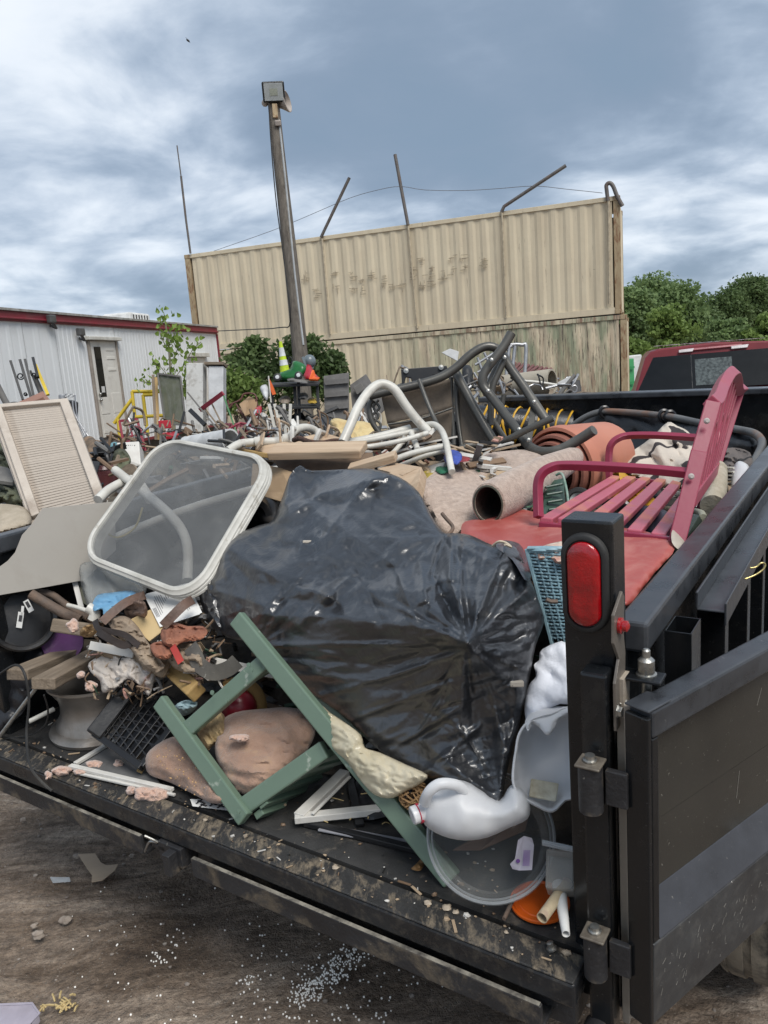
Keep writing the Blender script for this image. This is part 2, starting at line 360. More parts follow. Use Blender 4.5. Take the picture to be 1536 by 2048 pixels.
# ================================================================ GROUND
def ground_mat():
    m = bpy.data.materials.new('dirt_ground'); m.use_nodes = True; t = m.node_tree; b = t.nodes['Principled BSDF']; L = t.links.new
    tc = t.nodes.new('ShaderNodeTexCoord')
    def nz(s, d=8, r=.65, dist=0, scl=None):
        n = t.nodes.new('ShaderNodeTexNoise'); n.inputs['Scale'].default_value = s; n.inputs['Detail'].default_value = d; n.inputs['Roughness'].default_value = r; n.inputs['Distortion'].default_value = dist
        if scl:
            mp = t.nodes.new('ShaderNodeMapping'); mp.inputs['Scale'].default_value = scl; mp.inputs['Rotation'].default_value = (0, 0, -.55); L(tc.outputs['Object'], mp.inputs[0]); L(mp.outputs[0], n.inputs['Vector'])
        else: L(tc.outputs['Object'], n.inputs['Vector'])
        return n.outputs[0]
    def ramp(f, pts):
        r = t.nodes.new('ShaderNodeValToRGB'); L(f, r.inputs[0]); e = r.color_ramp.elements
        e[0].position, e[0].color = pts[0][0], (*pts[0][1], 1); e[1].position, e[1].color = pts[-1][0], (*pts[-1][1], 1)
        for p_, c in pts[1:-1]: q = e.new(p_); q.color = (*c, 1)
        return r.outputs[0]
    def mx(f, a, b2, mode='MIX'):
        n = t.nodes.new('ShaderNodeMix'); n.data_type = 'RGBA'; n.blend_type = mode
        if isinstance(f, float): n.inputs[0].default_value = f
        else: L(f, n.inputs[0])
        L(a, n.inputs[6]); L(b2, n.inputs[7]); return n.outputs[2]
    base = ramp(nz(1.9, 10, .74, .8, (.5, 2.0, 1)), [(.30, (.10, .07, .05)), (.43, (.20, .15, .11)), (.54, (.33, .265, .21)), (.68, (.50, .43, .36))])
    fine = ramp(nz(38, 6, .7), [(.3, (.42, .4, .38)), (.7, (1.35, 1.32, 1.28))])
    c = mx(.85, base, fine, 'MULTIPLY')
    c = mx(.8, c, ramp(nz(7, 9, .75, .5, (.45, 2.2, 1)), [(.34, (.42, .36, .31)), (.5, (1, 1, 1)), (.66, (1.5, 1.48, 1.45))]), 'MULTIPLY')
    peb = t.nodes.new('ShaderNodeTexVoronoi'); peb.inputs['Scale'].default_value = 70; L(tc.outputs['Object'], peb.inputs['Vector'])
    pm = ramp(peb.outputs['Distance'], [(.0, (1, 1, 1)), (.16, (1, 1, 1)), (.22, (0, 0, 0))])
    pc = ramp(nz(45, 1), [(.45, (.0, .0, .0)), (.62, (1, 1, 1))])
    msk = mx(1.0, pm, pc, 'MULTIPLY'); pale = ramp(nz(20), [(.3, (.2, .17, .14)), (.7, (.42, .38, .33))])
    c = mx(msk, c, pale)
    # soil darker and less rough in an oval beside and under the trailer
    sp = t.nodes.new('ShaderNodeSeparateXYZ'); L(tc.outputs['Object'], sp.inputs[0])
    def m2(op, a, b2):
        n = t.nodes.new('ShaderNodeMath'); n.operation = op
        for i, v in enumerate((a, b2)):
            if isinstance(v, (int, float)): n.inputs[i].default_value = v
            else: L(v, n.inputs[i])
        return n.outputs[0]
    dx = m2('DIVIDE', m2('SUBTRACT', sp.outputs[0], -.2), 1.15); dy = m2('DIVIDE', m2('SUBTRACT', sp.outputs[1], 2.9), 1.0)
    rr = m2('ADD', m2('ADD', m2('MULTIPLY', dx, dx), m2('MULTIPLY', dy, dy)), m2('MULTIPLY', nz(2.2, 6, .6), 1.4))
    dark_oval = ramp(rr, [(.62, (.36, .29, .24)), (1.05, (1, 1, 1))])
    c = mx(1.0, c, dark_oval, 'MULTIPLY')
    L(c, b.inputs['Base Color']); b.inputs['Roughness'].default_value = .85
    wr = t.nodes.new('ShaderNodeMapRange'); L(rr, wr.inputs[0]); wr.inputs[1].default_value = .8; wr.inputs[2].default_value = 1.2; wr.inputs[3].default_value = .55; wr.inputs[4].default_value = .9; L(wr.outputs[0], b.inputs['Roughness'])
    bu = t.nodes.new('ShaderNodeBump'); bu.inputs['Strength'].default_value = 1.0; bu.inputs['Distance'].default_value = .05
    L(m2('ADD', nz(14, 8, .7, .4), m2('MULTIPLY', nz(90, 4, .6), .35)), bu.inputs['Height']); L(bu.outputs[0], b.inputs['Normal'])
    return m
def gz(x, y):
    r = math.hypot(x, y-2.5); a = max(0, 1-r/14)
    return .03*fbm((x*.8, y*.8, 0), 3)*1.0 + a*.030*fbm((x*2.6, y*2.6, 4), 4) - .01
g = G(); nearN = 150
g.grid(lambda u, v: (lambda x, y: (x, y, gz(x, y)))(-3.6+7.2*u, 1+6*v), nearN, nearN)
xs = [-900, -300, -120, -60, -35, -20, -12, -7, -3.6]; 
def ring(x0, x1, y0, y1, n_):
    g.grid(lambda u, v: (lambda x, y: (x, y, gz(x, y) if max(abs(x), abs(y)) < 60 else -.01))(x0+(x1-x0)*u, y0+(y1-y0)*v), n_, n_)
ring(-40, -3.6, -40, 60, 40); ring(3.6, 40, -40, 60, 40); ring(-3.6, 3.6, -40, 1, 20); ring(-3.6, 3.6, 7, 60, 30)
for a in ((-900, -40, -900, 900), (40, 900, -900, 900), (-40, 40, -900, -40), (-40, 40, 60, 900)): ring(*a, 6)
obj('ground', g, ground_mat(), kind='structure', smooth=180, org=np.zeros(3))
# loose stones: one field nobody could count; the larger ones near the tailgate are things
g = G()
for i in range(3200):
    x, y = rng.uniform(-3.2, 2.2), rng.uniform(1.7, 5.5); r = .002+.009*rng.random()**4
    g.ball((x, y, gz(x, y)+r*.3), r, 6, (1, rng.uniform(.6, 1), .6), lump=.5)
obj('gravel', g, mat('gravel', (.33, .29, .25), (.16, .13, .11), sc=20, rough=.9, bump=.3), label='small loose stones scattered over the brown dirt', cat_='gravel', kind='stuff', smooth=60)
for i, (x, y, r) in enumerate(((155, 1728-8, .022), (132, 1850, .03), (78, 1880, .03), (48, 1646, .02), (70, 1860, .018), (215, 1755, .014), (265, 1718, .015), (390, 1580, .01), (370, 1690, .02))):
    p = onz(x, y, 0); g = G().ball(p+ZV*(.012+r*.3), r*.75, 14, (1, .8, .6), lump=.5)
    obj('stone', g, mat('stone_grey', (.38, .33, .28), (.2, .16, .13), sc=30, rough=.9), label='grey brown stone on the dirt, '+('biggest of the three pale ones at the lower left,just above the biggest stone,below the biggest stone beside the straw,highest stone near the left lip corner,right beside the biggest stone,left of the cardboard scrap,just under the cardboard scrap tip,under the middle of the lip left half,right of the cardboard scrap').split(',')[i], cat_='stone', smooth=60)
# white foam beads
g = G()
def bead(px, py, r=.0033):
    p = onz(px, py, 0); g.ball((p[0], p[1], gz(p[0], p[1])+r), r*rng.uniform(.7, 1.3), 6)
for i in range(300):
    t = rng.random(); bead(590+140*t+rng.normal(0, 14), 1995-95*t+rng.normal(0, 14))
for i in range(110): bead(rng.uniform(480, 780), rng.uniform(1850, 2046))
for i in range(110): bead(rng.uniform(120, 900), rng.uniform(1740, 2046))
for c in ((320, 1921), (312, 1915), (350, 1888), (500, 1960), (600, 1835), (490, 1955)):
    for k in range(9): bead(c[0]+rng.normal(0, 9), c[1]+rng.normal(0, 9))
obj('foam_beads', g, mat('foam_white', (.95, .92, .86), (.9, .87, .82), rough=.6, bump=0), label='spill of tiny white foam beads on the dark dirt', cat_='foam beads', kind='stuff', smooth=60)
# scraps on the ground
def on_ground(pts, h=.004): return [onz(x, y, 0)*np.array([1, 1, 0])+ZV*(h+hh) for x, y, hh in pts]
pts = [(158, 1720, .02), (192, 1718, .02), (203, 1736, .02), (214, 1742, .02), (238, 1740, .02), (232, 1752, .02), (207, 1772, .02), (185, 1776, .02), (186, 1762, .02), (176, 1748, .02)]
obj('cardboard_scrap', G().slab(on_ground(pts), -.003, -ZV), mat('kraft', (.45, .35, .25), (.38, .29, .21), rough=.85, bump=.1), label='torn tan cardboard scrap lying on the dirt below the tailgate', cat_='cardboard', sol=0)
obj('film_scrap', G().slab(on_ground([(100, 1756, .0), (140, 1760, .008), (142, 1768, .006), (106, 1768, .0)]), -.001, -ZV), mat('clear_film', (.7, .72, .72), rough=.2, alpha=.35, bump=.2), label='strip of clear plastic film on the dirt left of the cardboard scrap', cat_='plastic film')
g = G()
for i in range(26):
    p = onz(*(rng.normal((125, 2018), (14, 7))), 0)+ZV*.012; q = p+np.append(rng.normal(0, .02, 2), rng.uniform(-.005, .012)); g.tube([p, (p+q)/2+ZV*.004, q], .0035, 5)
obj('straw_clump', g, mat('straw', (.55, .42, .2), rough=.8), label='small clump of yellow straw fibre at the lower left on the dirt', cat_='straw')
c0 = on_ground([(-30, 2030, 0), (68, 2026, 0), (82, 2046, 0), (60, 2075, 0), (-40, 2075, 0)])
t_ = thing('plastic_tray', 'clear lilac tinted plastic tray at the bottom left corner of the photo', 'tray', c0[2])
mclear = mat('lilac_clear', (.62, .58, .68), rough=.15, alpha=.45, bump=.05)
obj('tray_shell', G().slab(c0, -.03, -ZV), mclear, t_, bev=.004)
obj('tray_rim', G().tube([p+ZV*.032 for p in c0], .004, 6, closed=True), mclear, t_, smooth=50)
# ================================================================ TRAILER
tr = thing('dump_trailer', 'black steel dump trailer with its rear open, loaded with scrap', 'trailer', K(1, 1, -.668))
WH = .745
def tb(name, a, m=m_blk, par=None, bev=.003, **k): return obj(name, G().tbox(*a), m, tr if par is None else par, bev=bev, **k)
m_deck = mat('deck_steel', (.045, .044, .043), (.02, .02, .02), rough=.45, bump=.35, bs=50, dirt=(.17, .14, .105), da=.5, ds=20, scr=.5, scrc=(.3, .27, .22), dth=.56, bst=(1.2, 14, 1))
tb('deck', (-.015, 4.3, -.03, 2.25, -.03, 0), m_deck, bev=0)
tb('rear_lip', (-.1085, -.028, -.018, 2.358, -.0055, 0), m_lip, bev=.003); tb('lip_tube', (-.11, -.028, -.02, 2.36, -.066, -.0056), mat('lip_face', (.02, .022, .025), (.012, .013, .015), sc=10, rough=.32, bump=.12, dirt=(.12, .1, .075), da=.35, ds=30, scr=.3), bev=.006)
tb('lip_gap', (-.03, -.013, -.03, 2.3, -.05, -.018), m_blk2, bev=0)
tb('rear_crossmember', (-.06, .05, -.0, 2.3, -.17, -.0665), m_blk2)
def chan(t0, t1, par=tr):
    g = G(); g.tbox(-.128, -.116, t0, t1, -.135, -.075); g.tbox(-.116, -.06, t0, t1, -.147, -.135)
    cho = obj('ramp_channel', g, m_blk2, par, bev=.002)
    obj('worn_edge', G().tbox(-.1275, -.1165, t0+.004, t1-.004, -.0748, -.0738), mat('worn_edge', (.26, .24, .2), (.06, .055, .05), sc=25, rough=.5), cho)
chan(.05, 1.12); chan(1.34, 2.45)
g = G(); g.tbox(-.12, -.04, 1.17, 1.27, -.135, -.07); g.tbox(-.15, -.1, 1.19, 1.22, -.15, -.08); g.tbox(-.12, -.09, 1.24, 1.3, -.1, -.085)
obj('latch_bracket', g, m_blk2, tr, bev=.002)
g = G().tube(cat([K(-.12, 1.34, -.13), K(-.125, 1.3, -.08), K(-.12, 1.27, -.075), K(-.14, 1.3, -.05)], 4), .004, 6)
obj('latch_hook', g, m_gal, tr, smooth=50)
for l in (1.0, 2.0, 3.0, 4.2): tb('frame_crossmember', (l-.04, l+.04, .1, 2.1, -.15, -.03), m_blk2)
for t in (.45, 1.75): tb('frame_rail', (.2, 5.4, t-.05, t+.05, -.33, -.16), m_blk2)
# walls and rails
tb('side_wall', (.08, 4.34, -.085, -.075, 0, WH-.06), m_blk)
tb('side_wall', (.08, 4.34, 2.25, 2.26, 0, WH-.06), m_blk)
tb('side_rail', (.075, 4.4, -.128, -.062, WH-.065, WH), m_rail, bev=.008)
tb('side_rail', (-.02, 4.4, 2.235, 2.30, WH-.065, WH), m_rail, bev=.008)
tb('front_wall', (4.3, 4.34, -.06, 2.235, 0, WH+.02), m_blk)
tb('front_rail', (4.26, 4.4, -.07, 2.3, WH+.02, WH+.06), m_rail, bev=.008)
# rear right post carrying the tail lamp
tb('rear_post', (0, .078, -.085, .017, -.13, .97), m_blk, bev=.005)
g = G().tbox(-.052, -.002, -.082, -.03, -.17, .68); obj('hinge_post', g, m_blk, tr, bev=.006)
tb('rear_post', (0, .078, 2.22, 2.32, -.13, .97), m_blk, bev=.005)
tb('post_edge_strip', (-.012, .03, -.104, -.0895, -.15, .66), mat('taupe_edge', (.42, .36, .29), rough=.5, dirt=(.05, .05, .05)), bev=.001)
tb('post_edge_strip', (-.04, -.02, -.125, -.112, -.1, .62), MATS['taupe_edge'], bev=.001)
def oval(c, hw, hh, n=36):
    r = hw; out = []
    for k in range(n):
        a = 2*math.pi*k/n; x, y = r*math.cos(a), r*math.sin(a)+(hh-r)*(1 if math.sin(a) >= 0 else -1); out.append((x, y))
    return out
lc = (-.0305, .845)
def ovobj(name, prof, m, par):
    g = G(); n = 36; vs = []
    for (d, hw, hh) in prof:
        for x, y in oval(0, hw, hh, n): vs.append(K(-d, lc[0]-x, lc[1]+y))
    fs = [(i*n+k, i*n+(k+1) % n, (i+1)*n+(k+1) % n, (i+1)*n+k) for i in range(len(prof)-1) for k in range(n)]; fs.append(tuple((len(prof)-1)*n+k for k in range(n)))
    g.add(vs, fs); return obj(name, g, m, par, smooth=50)
gr = ovobj('tail_lamp_grommet', [(0.0, .047, .102), (.008, .046, .101), (.012, .042, .097), (.012, .036, .09), (.008, .034, .088)], m_rub, tr)
ovobj('tail_lamp_lens', [(.006, .0335, .0865), (.013, .0325, .0855), (.017, .028, .081), (.0185, .018, .06)], m_lens, gr)
# latch plate, bolts
g = G(); poly = [(.60, -.0), (.60, -.03), (.70, -.03), (.745, .005), (.80, -.02), (.835, -.045), (.845, -.06), (.79, -.075), (.74, -.06), (.70, -.075), (.62, -.05)]
g.slab([K(-.0, -.0905+.0*u, 0)+TU*(u)+TL*(-.01-w_*.9) for u, w_ in [(.56, .0), (.56, .03), (.66, .03), (.70, .0), (.745, .035), (.80, .03), (.83, -.03), (.815, -.045), (.74, -.035), (.7, -.045), (.6, -.035)]], .006, -TT)
obj('latch_plate', g, mat('taupe_steel', (.2, .175, .15), rough=.4, metal=.3, dirt=(.05, .05, .05), da=.4), tr, bev=.001)
def bolt(l, t, u, ax, r=.011, par=tr, name='bolt'):
    g = G().lathe(K(l, t, u), ax, [(r*1.25, 0), (r*1.25, .002), (r, .002), (r, .009), (r*.8, .011)], 6, cap1=True); return obj(name, g, m_gal, par, bev=.001)
g = G().lathe(K(-.01, -.097, .77), -TT, [(.016, 0), (.016, .006), (.011, .008), (.011, .016), (.004, .02)], 16, cap1=True)
obj('marker_lamp', g, m_lens, tr, smooth=40); bolt(.0, -.097, .6, -TT, .013); bolt(-.03, -.097, .6, -TT, .011)
# vertical pin with keeper plate
obj('pin_plate', G().tbox(.0, .05, -.17, -.09, .652, .659), m_blk, tr, bev=.002)
lobj('latch_pin', K(.028, -.137, .60), TU, [(.01, 0), (.01, .055), (.02, .055), (.02, .062), (.016, .064), (.016, .09), (.012, .094), (.008, .096), (.008, .11), (.005, .113)], m_gal, tr, 20, cap1=True)
# hinges between post and gate
for u in (.46, .07):
    hg = lobj('hinge_barrel', K(-.075, -.055, u-.06), TU, [(.0, 0), (.024, 0), (.024, .1), (0, .1)], m_blk2, tr, 20)
    obj('hinge_cap', G().tbox(-.101, -.051, -.081, -.031, u+.041, u+.047), mat('cap_tan', (.2, .175, .14), (.12, .1, .08), sc=40, rough=.5, metal=.4, dirt=(.08, .07, .06)), hg, bev=.012, seg=4)
    lobj('hinge_bolt', K(-.075, -.055, u+.048), TU, [(.014, 0), (.014, .003), (.01, .004), (.01, .012), (.0, .013)], m_gal, hg, 10)
    obj('hinge_strap', G().tbox(-.07, -.055, -.125, -.082, u-.045, u+.03), m_blk2, hg, bev=.002)
# gate swung right round
gd = unit(TL*.9305-TT*.3663); gn = unit(np.cross(gd, TU)); g0 = K(-.06, -.122, 0)
if gn@(g0-CAM) > 0: gn = -gn
def GP(a, u, o): return g0+gd*a+TU*u+gn*o     # along, up, outwards
def gbox(name, a0, a1, u0, u1, o0, o1, m=m_blk, par=None, bev=.003):
    g = G().box(GP((a0+a1)/2, (u0+u1)/2, (o0+o1)/2), (gd, TU, gn), (abs(a1-a0)/2, abs(u1-u0)/2, abs(o1-o0)/2)); return obj(name, g, m, par or gt, bev=bev)
gt = thing('trailer_gate', 'black steel swing gate folded round to the right of the tail lamp post', 'gate', GP(.5, -.06, 0))
GW = 1.05
gbox('gate_stile', 0, .012, -.075, .62, -.004, .048); gbox('gate_stile', GW-.03, GW, -.075, .62, -.004, .048)
gbox('top_tube', .0125, GW-.031, .575, .632, -.004, .049, m_rail, bev=.006)
gbox('gate_flange', .0125, .0335, .126, .5745, .0, .0475)
gbox('gate_end_cap', -.0, .07, .6325, .637, -.004, .05, m_rail)
m_gate = mat('gate_sheet', (.042, .04, .034), (.03, .029, .026), sc=3, rough=.2, bump=.04, bs=12, dirt=(.12, .11, .09), da=.2, ds=4, scr=.5, scrc=(.4, .38, .33), dth=.55)
gbox('upper_sheet', .013, GW-.031, .36, .5745, .002, .012, m_gate, bev=0); gbox('middle_sheet', .013, GW-.031, .20, .3585, .002, .0115, m_gate, bev=0)
def extr(pf, a0, a1):
    g = G(); vs = [GP(a, u, o) for a in (a0, a1) for u, o in pf]; n = len(pf)
    return g.add(vs, [tuple(range(n)), tuple(range(2*n-1, n-1, -1))]+[(i, i+n, (i+1) % n+n, (i+1) % n) for i in range(n)])
obj('sloped_ledge', extr([(.205, .0125), (.128, .0475), (.1255, .0475), (.1255, .001), (.205, .001)], .034, GW-.031), mat('ledge_skylit', (.06, .064, .075), (.04, .043, .05), sc=6, rough=.36, bump=.05, scr=.4), gt, bev=.001)  # lighter, bluish colour stands for sky light on the upward slope
g = extr([(.125, .0485), (-.07, .0445), (-.07, .0), (.125, .0)], .0125, GW-.031)
obj('lower_box', g, mat('gate_scuffed', (.05, .052, .054), (.03, .031, .033), sc=5, rough=.4, bump=.12, bs=40, dirt=(.13, .12, .105), da=.25, ds=30, scr=.85, scrc=(.5, .48, .44), dth=.5), gt, bev=.003)
g = G(); rs = np.random.default_rng(4)
for i in range(120):
    a, u = rs.uniform(.03, .98), (rs.uniform(-.05, .08) if i > 13 else rs.uniform(.2, .55)); lo_ = u < .12; o = .0124
    if lo_: o = .0445+(u+.07)/.195*.004+.0002
    elif u < .21: continue
    an = rs.normal(1.2 if lo_ else 1.5, .25); L_ = rs.uniform(.002, .022) if lo_ else rs.uniform(.01, .12); c_ = GP(a, u, o); e_ = gd*math.cos(an)+TU*math.sin(an)
    if not lo_ and (u-.36)*(u+L_-.36) < .0: L_ = .01
    g.beam(c_, c_+e_*min(L_, .05 if lo_ else .1)*.8, .0007, .0004, gn)
obj('scratches', g, mat('scratch_pale', (.34, .32, .28), rough=.6), gt, kind='stuff')
# outside of the right wall: stake pocket, posts, channel, tread plate fender
def pocket(l):
    g = G(); w_ = .003; l0, l1, t0, t1, u0, u1 = l, l+.095, -.185, -.13, .48, .685
    g.tbox(l0, l0+w_, t0, t1, u0, u1); g.tbox(l1-w_, l1, t0, t1, u0, u1); g.tbox(l0+w_, l1-w_, t0, t0+w_, u0, u1); g.tbox(l0+w_, l1-w_, t1-w_, t1, u0, u1)
    obj('stake_pocket', g, m_blk, tr, bev=.001)
pocket(.2)
for l in (.50, .85, 1.15, 1.45, 1.75, 2.05, 2.4, 2.8, 3.2, 3.6, 4.0): tb('wall_stake', (l, l+.05, -.2, -.135, .003, WH-.09), m_blk)
g = G(); g.tbox(.42, 4.3, -.212, -.15, .655, .66); g.tbox(.42, 4.3, -.153, -.147, .66, .70); g.tbox(.42, 4.3, -.216, -.211, .625, .68)
obj('ramp_rack', g, m_rail, tr, bev=.002)
m_tread = mat('tread_plate', (.30, .31, .32), (.16, .165, .17), sc=12, rough=.32, metal=.5, bump=.9, bs=60, dirt=(.02, .02, .02), da=.3)
g = G(); g.tbox(.45, 3.6, -.52, -.087, -.01, .0)
fd = obj('fender', g, m_tread, tr, bev=.002)
g = G()
for i in range(62):
    for j in range(9):
        l, t = .48+i*.05, -.49+j*.042; s = 1 if (i+j) % 2 else -1
        g.beam(K(l-.012, t-.012*s, .001), K(l+.012, t+.012*s, .001), .006, .003, TU)
obj('tread_lugs', g, m_tread, fd, kind='stuff')
tb('fender_side', (.45, 3.6, -.525, -.52, -.12, .0), m_blk)
def wheel(l, t, r=.36, wd=.2, par=tr):
    c = K(l, t, -.668+r)
    wl = lobj('wheel', c, -TT, [(r*.6, -wd/2), (r*.9, -wd/2), (r*.985, -wd*.36), (r, -wd*.3), (r*.985, -wd*.28), (r*1.0, -wd*.24), (r, -.012), (r*.975, -.01), (r*.975, .01), (r, .012), (r, wd*.24), (r*.985, wd*.28), (r, wd*.3), (r*.985, wd*.36), (r*.9, wd/2), (r*.6, wd/2)],
              mat('tyre', (.03, .03, .03), rough=.8, bump=.3, dirt=(.3, .26, .2), da=.8, ds=6, dth=.4), par, 48)
    lobj('rim', c, -TT, [(r*.62, wd/2-.01), (r*.58, wd/2-.03), (r*.3, wd/2-.06), (0, wd/2-.05)], m_gal, wl, 32)
wheel(.92, -.25, .33); wheel(1.72, -.25, .33); wheel(.92, 2.50, .33); wheel(1.72, 2.50, .33)
tb('tongue', (4.3, 6.3, 1.0, 1.12, -.3, -.17), m_blk)
# hanging plug and jack stand under the post
g = G().tube(cat([K(-.06, -.1, -.17), K(-.07, -.1, -.24), K(-.05, -.11, -.3)], 4), .012, 8); g.ball(K(-.05, -.11, -.31), .03, 8, lump=.5); g.ball(K(-.04, -.1, -.2), .035, 8, lump=.6)
obj('lower_hinge_block', g, m_blk2, tr, smooth=60)
obj('pivot_lug', G().lathe(K(-.07, -.05, -.16), -TL, [(.034, -.03), (.034, .03), (.02, .034), (.02, .02), (0, .02)], 18), m_blk2, tr, smooth=40)
# tarp roll and tarp bow at the front of the box
m_tarp = mat('tarp_black', (.018, .018, .021), (.01, .01, .012), rough=.34, bump=.5, bs=12, sc=4, dirt=(.1, .1, .1), da=.2)
rollp = [P(955, 845, 6.0), P(1045, 852, 5.95), P(1142, 858, 5.9)]
rt_ = thing('tarp_roll', 'black roll bound with yellow cord lying along the trailer front wall', 'tarp roll', rollp[0]-ZV*.14)
tobj('roll', rollp, .135, m_tarp, rt_, n=18, sm=3)
ycord = mat('cord_yellow', (.75, .42, .03), rough=.5)
for i in range(13):
    f = (i+.4)/13+.01*math.sin(i*3); c = rollp[0]*(1-f)+rollp[2]*f; ax = unit(rollp[2]-rollp[0]); u1 = unit(np.cross(ax, ZV)); u2 = np.cross(u1, ax)
    tobj('cord', [c+ax*.05*math.sin(k*.785+i)+.141*(math.cos(k*.785)*u1+math.sin(k*.785)*u2) for k in range(8)], .008, ycord, rt_, n=5, sm=2, closed=True)
bow = thing('tarp_bow', 'bent grey and rusty tarp bow with torn black cover behind the pink bench', 'tarp bow', P(1400, 960, 3.4))
bp = [P(1128, 872, 5.4), P(1150, 848, 5.3), P(1185, 828, 5.2), P(1225, 823, 5.1), P(1330, 832, 4.7), P(1400, 846, 4.4), P(1470, 858, 4.1), P(1510, 868, 3.95), P(1524, 890, 3.8), P(1505, 935, 3.6), P(1497, 990, 3.35)]
tobj('bow_pipe', bp, .021, mat('pipe_worn', (.17, .17, .165), (.1, .1, .1), sc=5, rough=.5, dirt=(.26, .11, .05), da=.9, ds=2.2, dth=.55, metal=.2), bow, n=10)
for (x, y, d) in ((1328, 832, 4.71), (1340, 834, 4.68), (1209, 824, 5.15)):
    c = P(x, y, d); tobj('knot', [c+np.array([.03*math.cos(a), 0, .035*math.sin(a)]) for a in np.linspace(0, 5, 6)], .012, m_tarp, bow, n=6, sm=3, closed=True)
g = blob([(1130, 862), (1160, 842), (1215, 826), (1330, 836), (1400, 850), (1508, 870), (1500, 930), (1440, 950), (1400, 935), (1330, 900), (1260, 960), (1215, 950), (1170, 890)],
         [(1130, 862, 5.45), (1215, 826, 5.15), (1330, 836, 4.75), (1508, 870, 4.0), (1260, 960, 4.9), (1500, 930, 4.0), (1400, 900, 4.3)], front=.03, back=.03, wr=wr_cloth(.03, .02, .5, 5, 3), step=10)
obj('bow_cover', g, m_tarp, bow, smooth=60)
# near end wear on the right rail: tape residue
# ================================================================ PICKUP
ck = thing('pickup_truck', 'red pickup truck with tinted rear window beyond the trailer', 'truck', (5.2, 9.6, 0))
m_red = mat('car_red', (.17, .003, .009), (.14, .003, .007), rough=.45, rv=.05, bump=0, coat=.3)
m_gl = mat('tint_glass', (.008, .009, .01), rough=.06, rv=.02, bump=0, spec=.3)
X9 = lambda x, y, d=9.6: P(x, y, d)
def cab(pts, d0): return [P(x, y, d0) for x, y in pts]
ang = math.radians(-6); TXv = unit(P(1536, 690, 9.5)-P(1290, 702, 9.7)); TXv = np.array([math.cos(.31), -math.sin(.31), 0]); TY = np.cross(ZV, TXv)
tb0 = onz(1258, 795, 1.33) * 0 + P(1258, 795, 9.6); tb0[2] = 0
def TK(x, y, z): return tb0+TXv*x+TY*y+ZV*z     # x right, y forward, z up
zroof = P(1420, 690, 9.6)[2]; zsill = P(1265, 795, 9.6)[2]
secs = [(-.0, 0.62, 0.0), (.0, zsill-.02, 0.0), (.28, zroof-.09, .16), (.42, zroof, .3)]
def cabsec(y0, dx, dz=0):
    wd = 2.02; r = []
    for (ins, z) in ((0, .7), (0, zsill-.05), (.06, zsill+.02), (.20, zroof-.10), (.27, zroof-.03), (.4, zroof+.0), (wd/2, zroof+.03)):
        r.append((ins+dx, z+dz))
    r2 = [(wd-a+0*dx, b) for a, b in r[::-1][1:]]; return r+r2
g = G(); rows = []
for y0, dz, dx in ((0.0, 0, 0), (.06, 0, 0), (1.9, 0, 0), (2.1, -.06, .02)): rows.append([TK(a+dx*(1 if a < 1 else -1), y0+.35*max(0, (b-zsill)/(zroof-zsill)), b+dz*(1 if b > zsill+.1 else 0)) for a, b in cabsec(0, 0)])
n = len(rows[0]); vs = [p for r in rows for p in r]; fs = [(i*n+k, (i+1)*n+k, (i+1)*n+k+1, i*n+k+1) for i in range(len(rows)-1) for k in range(n-1)]
fs += [tuple(range(n)), tuple((len(rows)-1)*n+k for k in range(n))[::-1]]
g.add(vs, fs); obj('cab', g, m_red, ck, bev=.02, smooth=40, seg=3)
def cabback(x, z, o=-.012): return TK(x, .35*max(0, (z-zsill)/(zroof-zsill))+o, z)
W = [(.10, zsill+.06), (.30, zroof-.10), (1.72, zroof-.085), (1.93, zsill+.06)]
wn = obj('rear_window', G().slab([cabback(a, b) for a, b in W], .01), m_gl, ck, bev=.003)
obj('window_divider', G().slab([cabback(a, b, -.016) for a, b in [(.735, zsill+.065), (.735, zroof-.105), (.745, zroof-.105), (.745, zsill+.065)]], .006), m_blk, wn)
obj('sliding_pane', G().slab([cabback(a, b, -.018) for a, b in [(.78, zsill+.1), (.78, zroof-.16), (1.2, zroof-.155), (1.2, zsill+.1)]], .005), mat('pane_see', (.09, .11, .11), (.03, .035, .035), sc=30, rough=.08, bump=.0), wn)
obj('brake_lamp', G().slab([cabback(a, b, -.03) for a, b in [(.63, zroof-.05), (.62, zroof-.025), (1.32, zroof-.01), (1.34, zroof-.035)]], .03), mat('lamp_pink', (.35, .1, .11), rough=.3, coat=.5), ck, bev=.006)
for a in ((.60, .78), (1.2, 1.4)): obj('cargo_lamp', G().slab([cabback(a[0], zroof-.065, -.035), cabback(a[0], zroof-.03, -.035), cabback(a[1], zroof-.02, -.035), cabback(a[1]-.02, zroof-.06, -.035)], .02), mat('lamp_frost', (.6, .55, .55), rough=.3), ck, bev=.006)
g = G()
for x in (0.0, 1.92): g.box(TK(x+.03, -1.0, .95), (TXv, TY, ZV), (.07, 1.0, .3))
g.box(TK(1.0, -2.02, .92), (TXv, TY, ZV), (1.0, .03, .3)); obj('cargo_bed', g, m_red, ck, bev=.02)
obj('bed_rail_cap', G().box(TK(1.0, -.03, 1.265), (TXv, TY, ZV), (1.0, .03, .02)).box(TK(.03, -1.0, 1.265), (TXv, TY, ZV), (.085, .96, .02)).box(TK(1.95, -1.0, 1.265), (TXv, TY, ZV), (.085, .96, .02)), m_rub, ck, bev=.005)
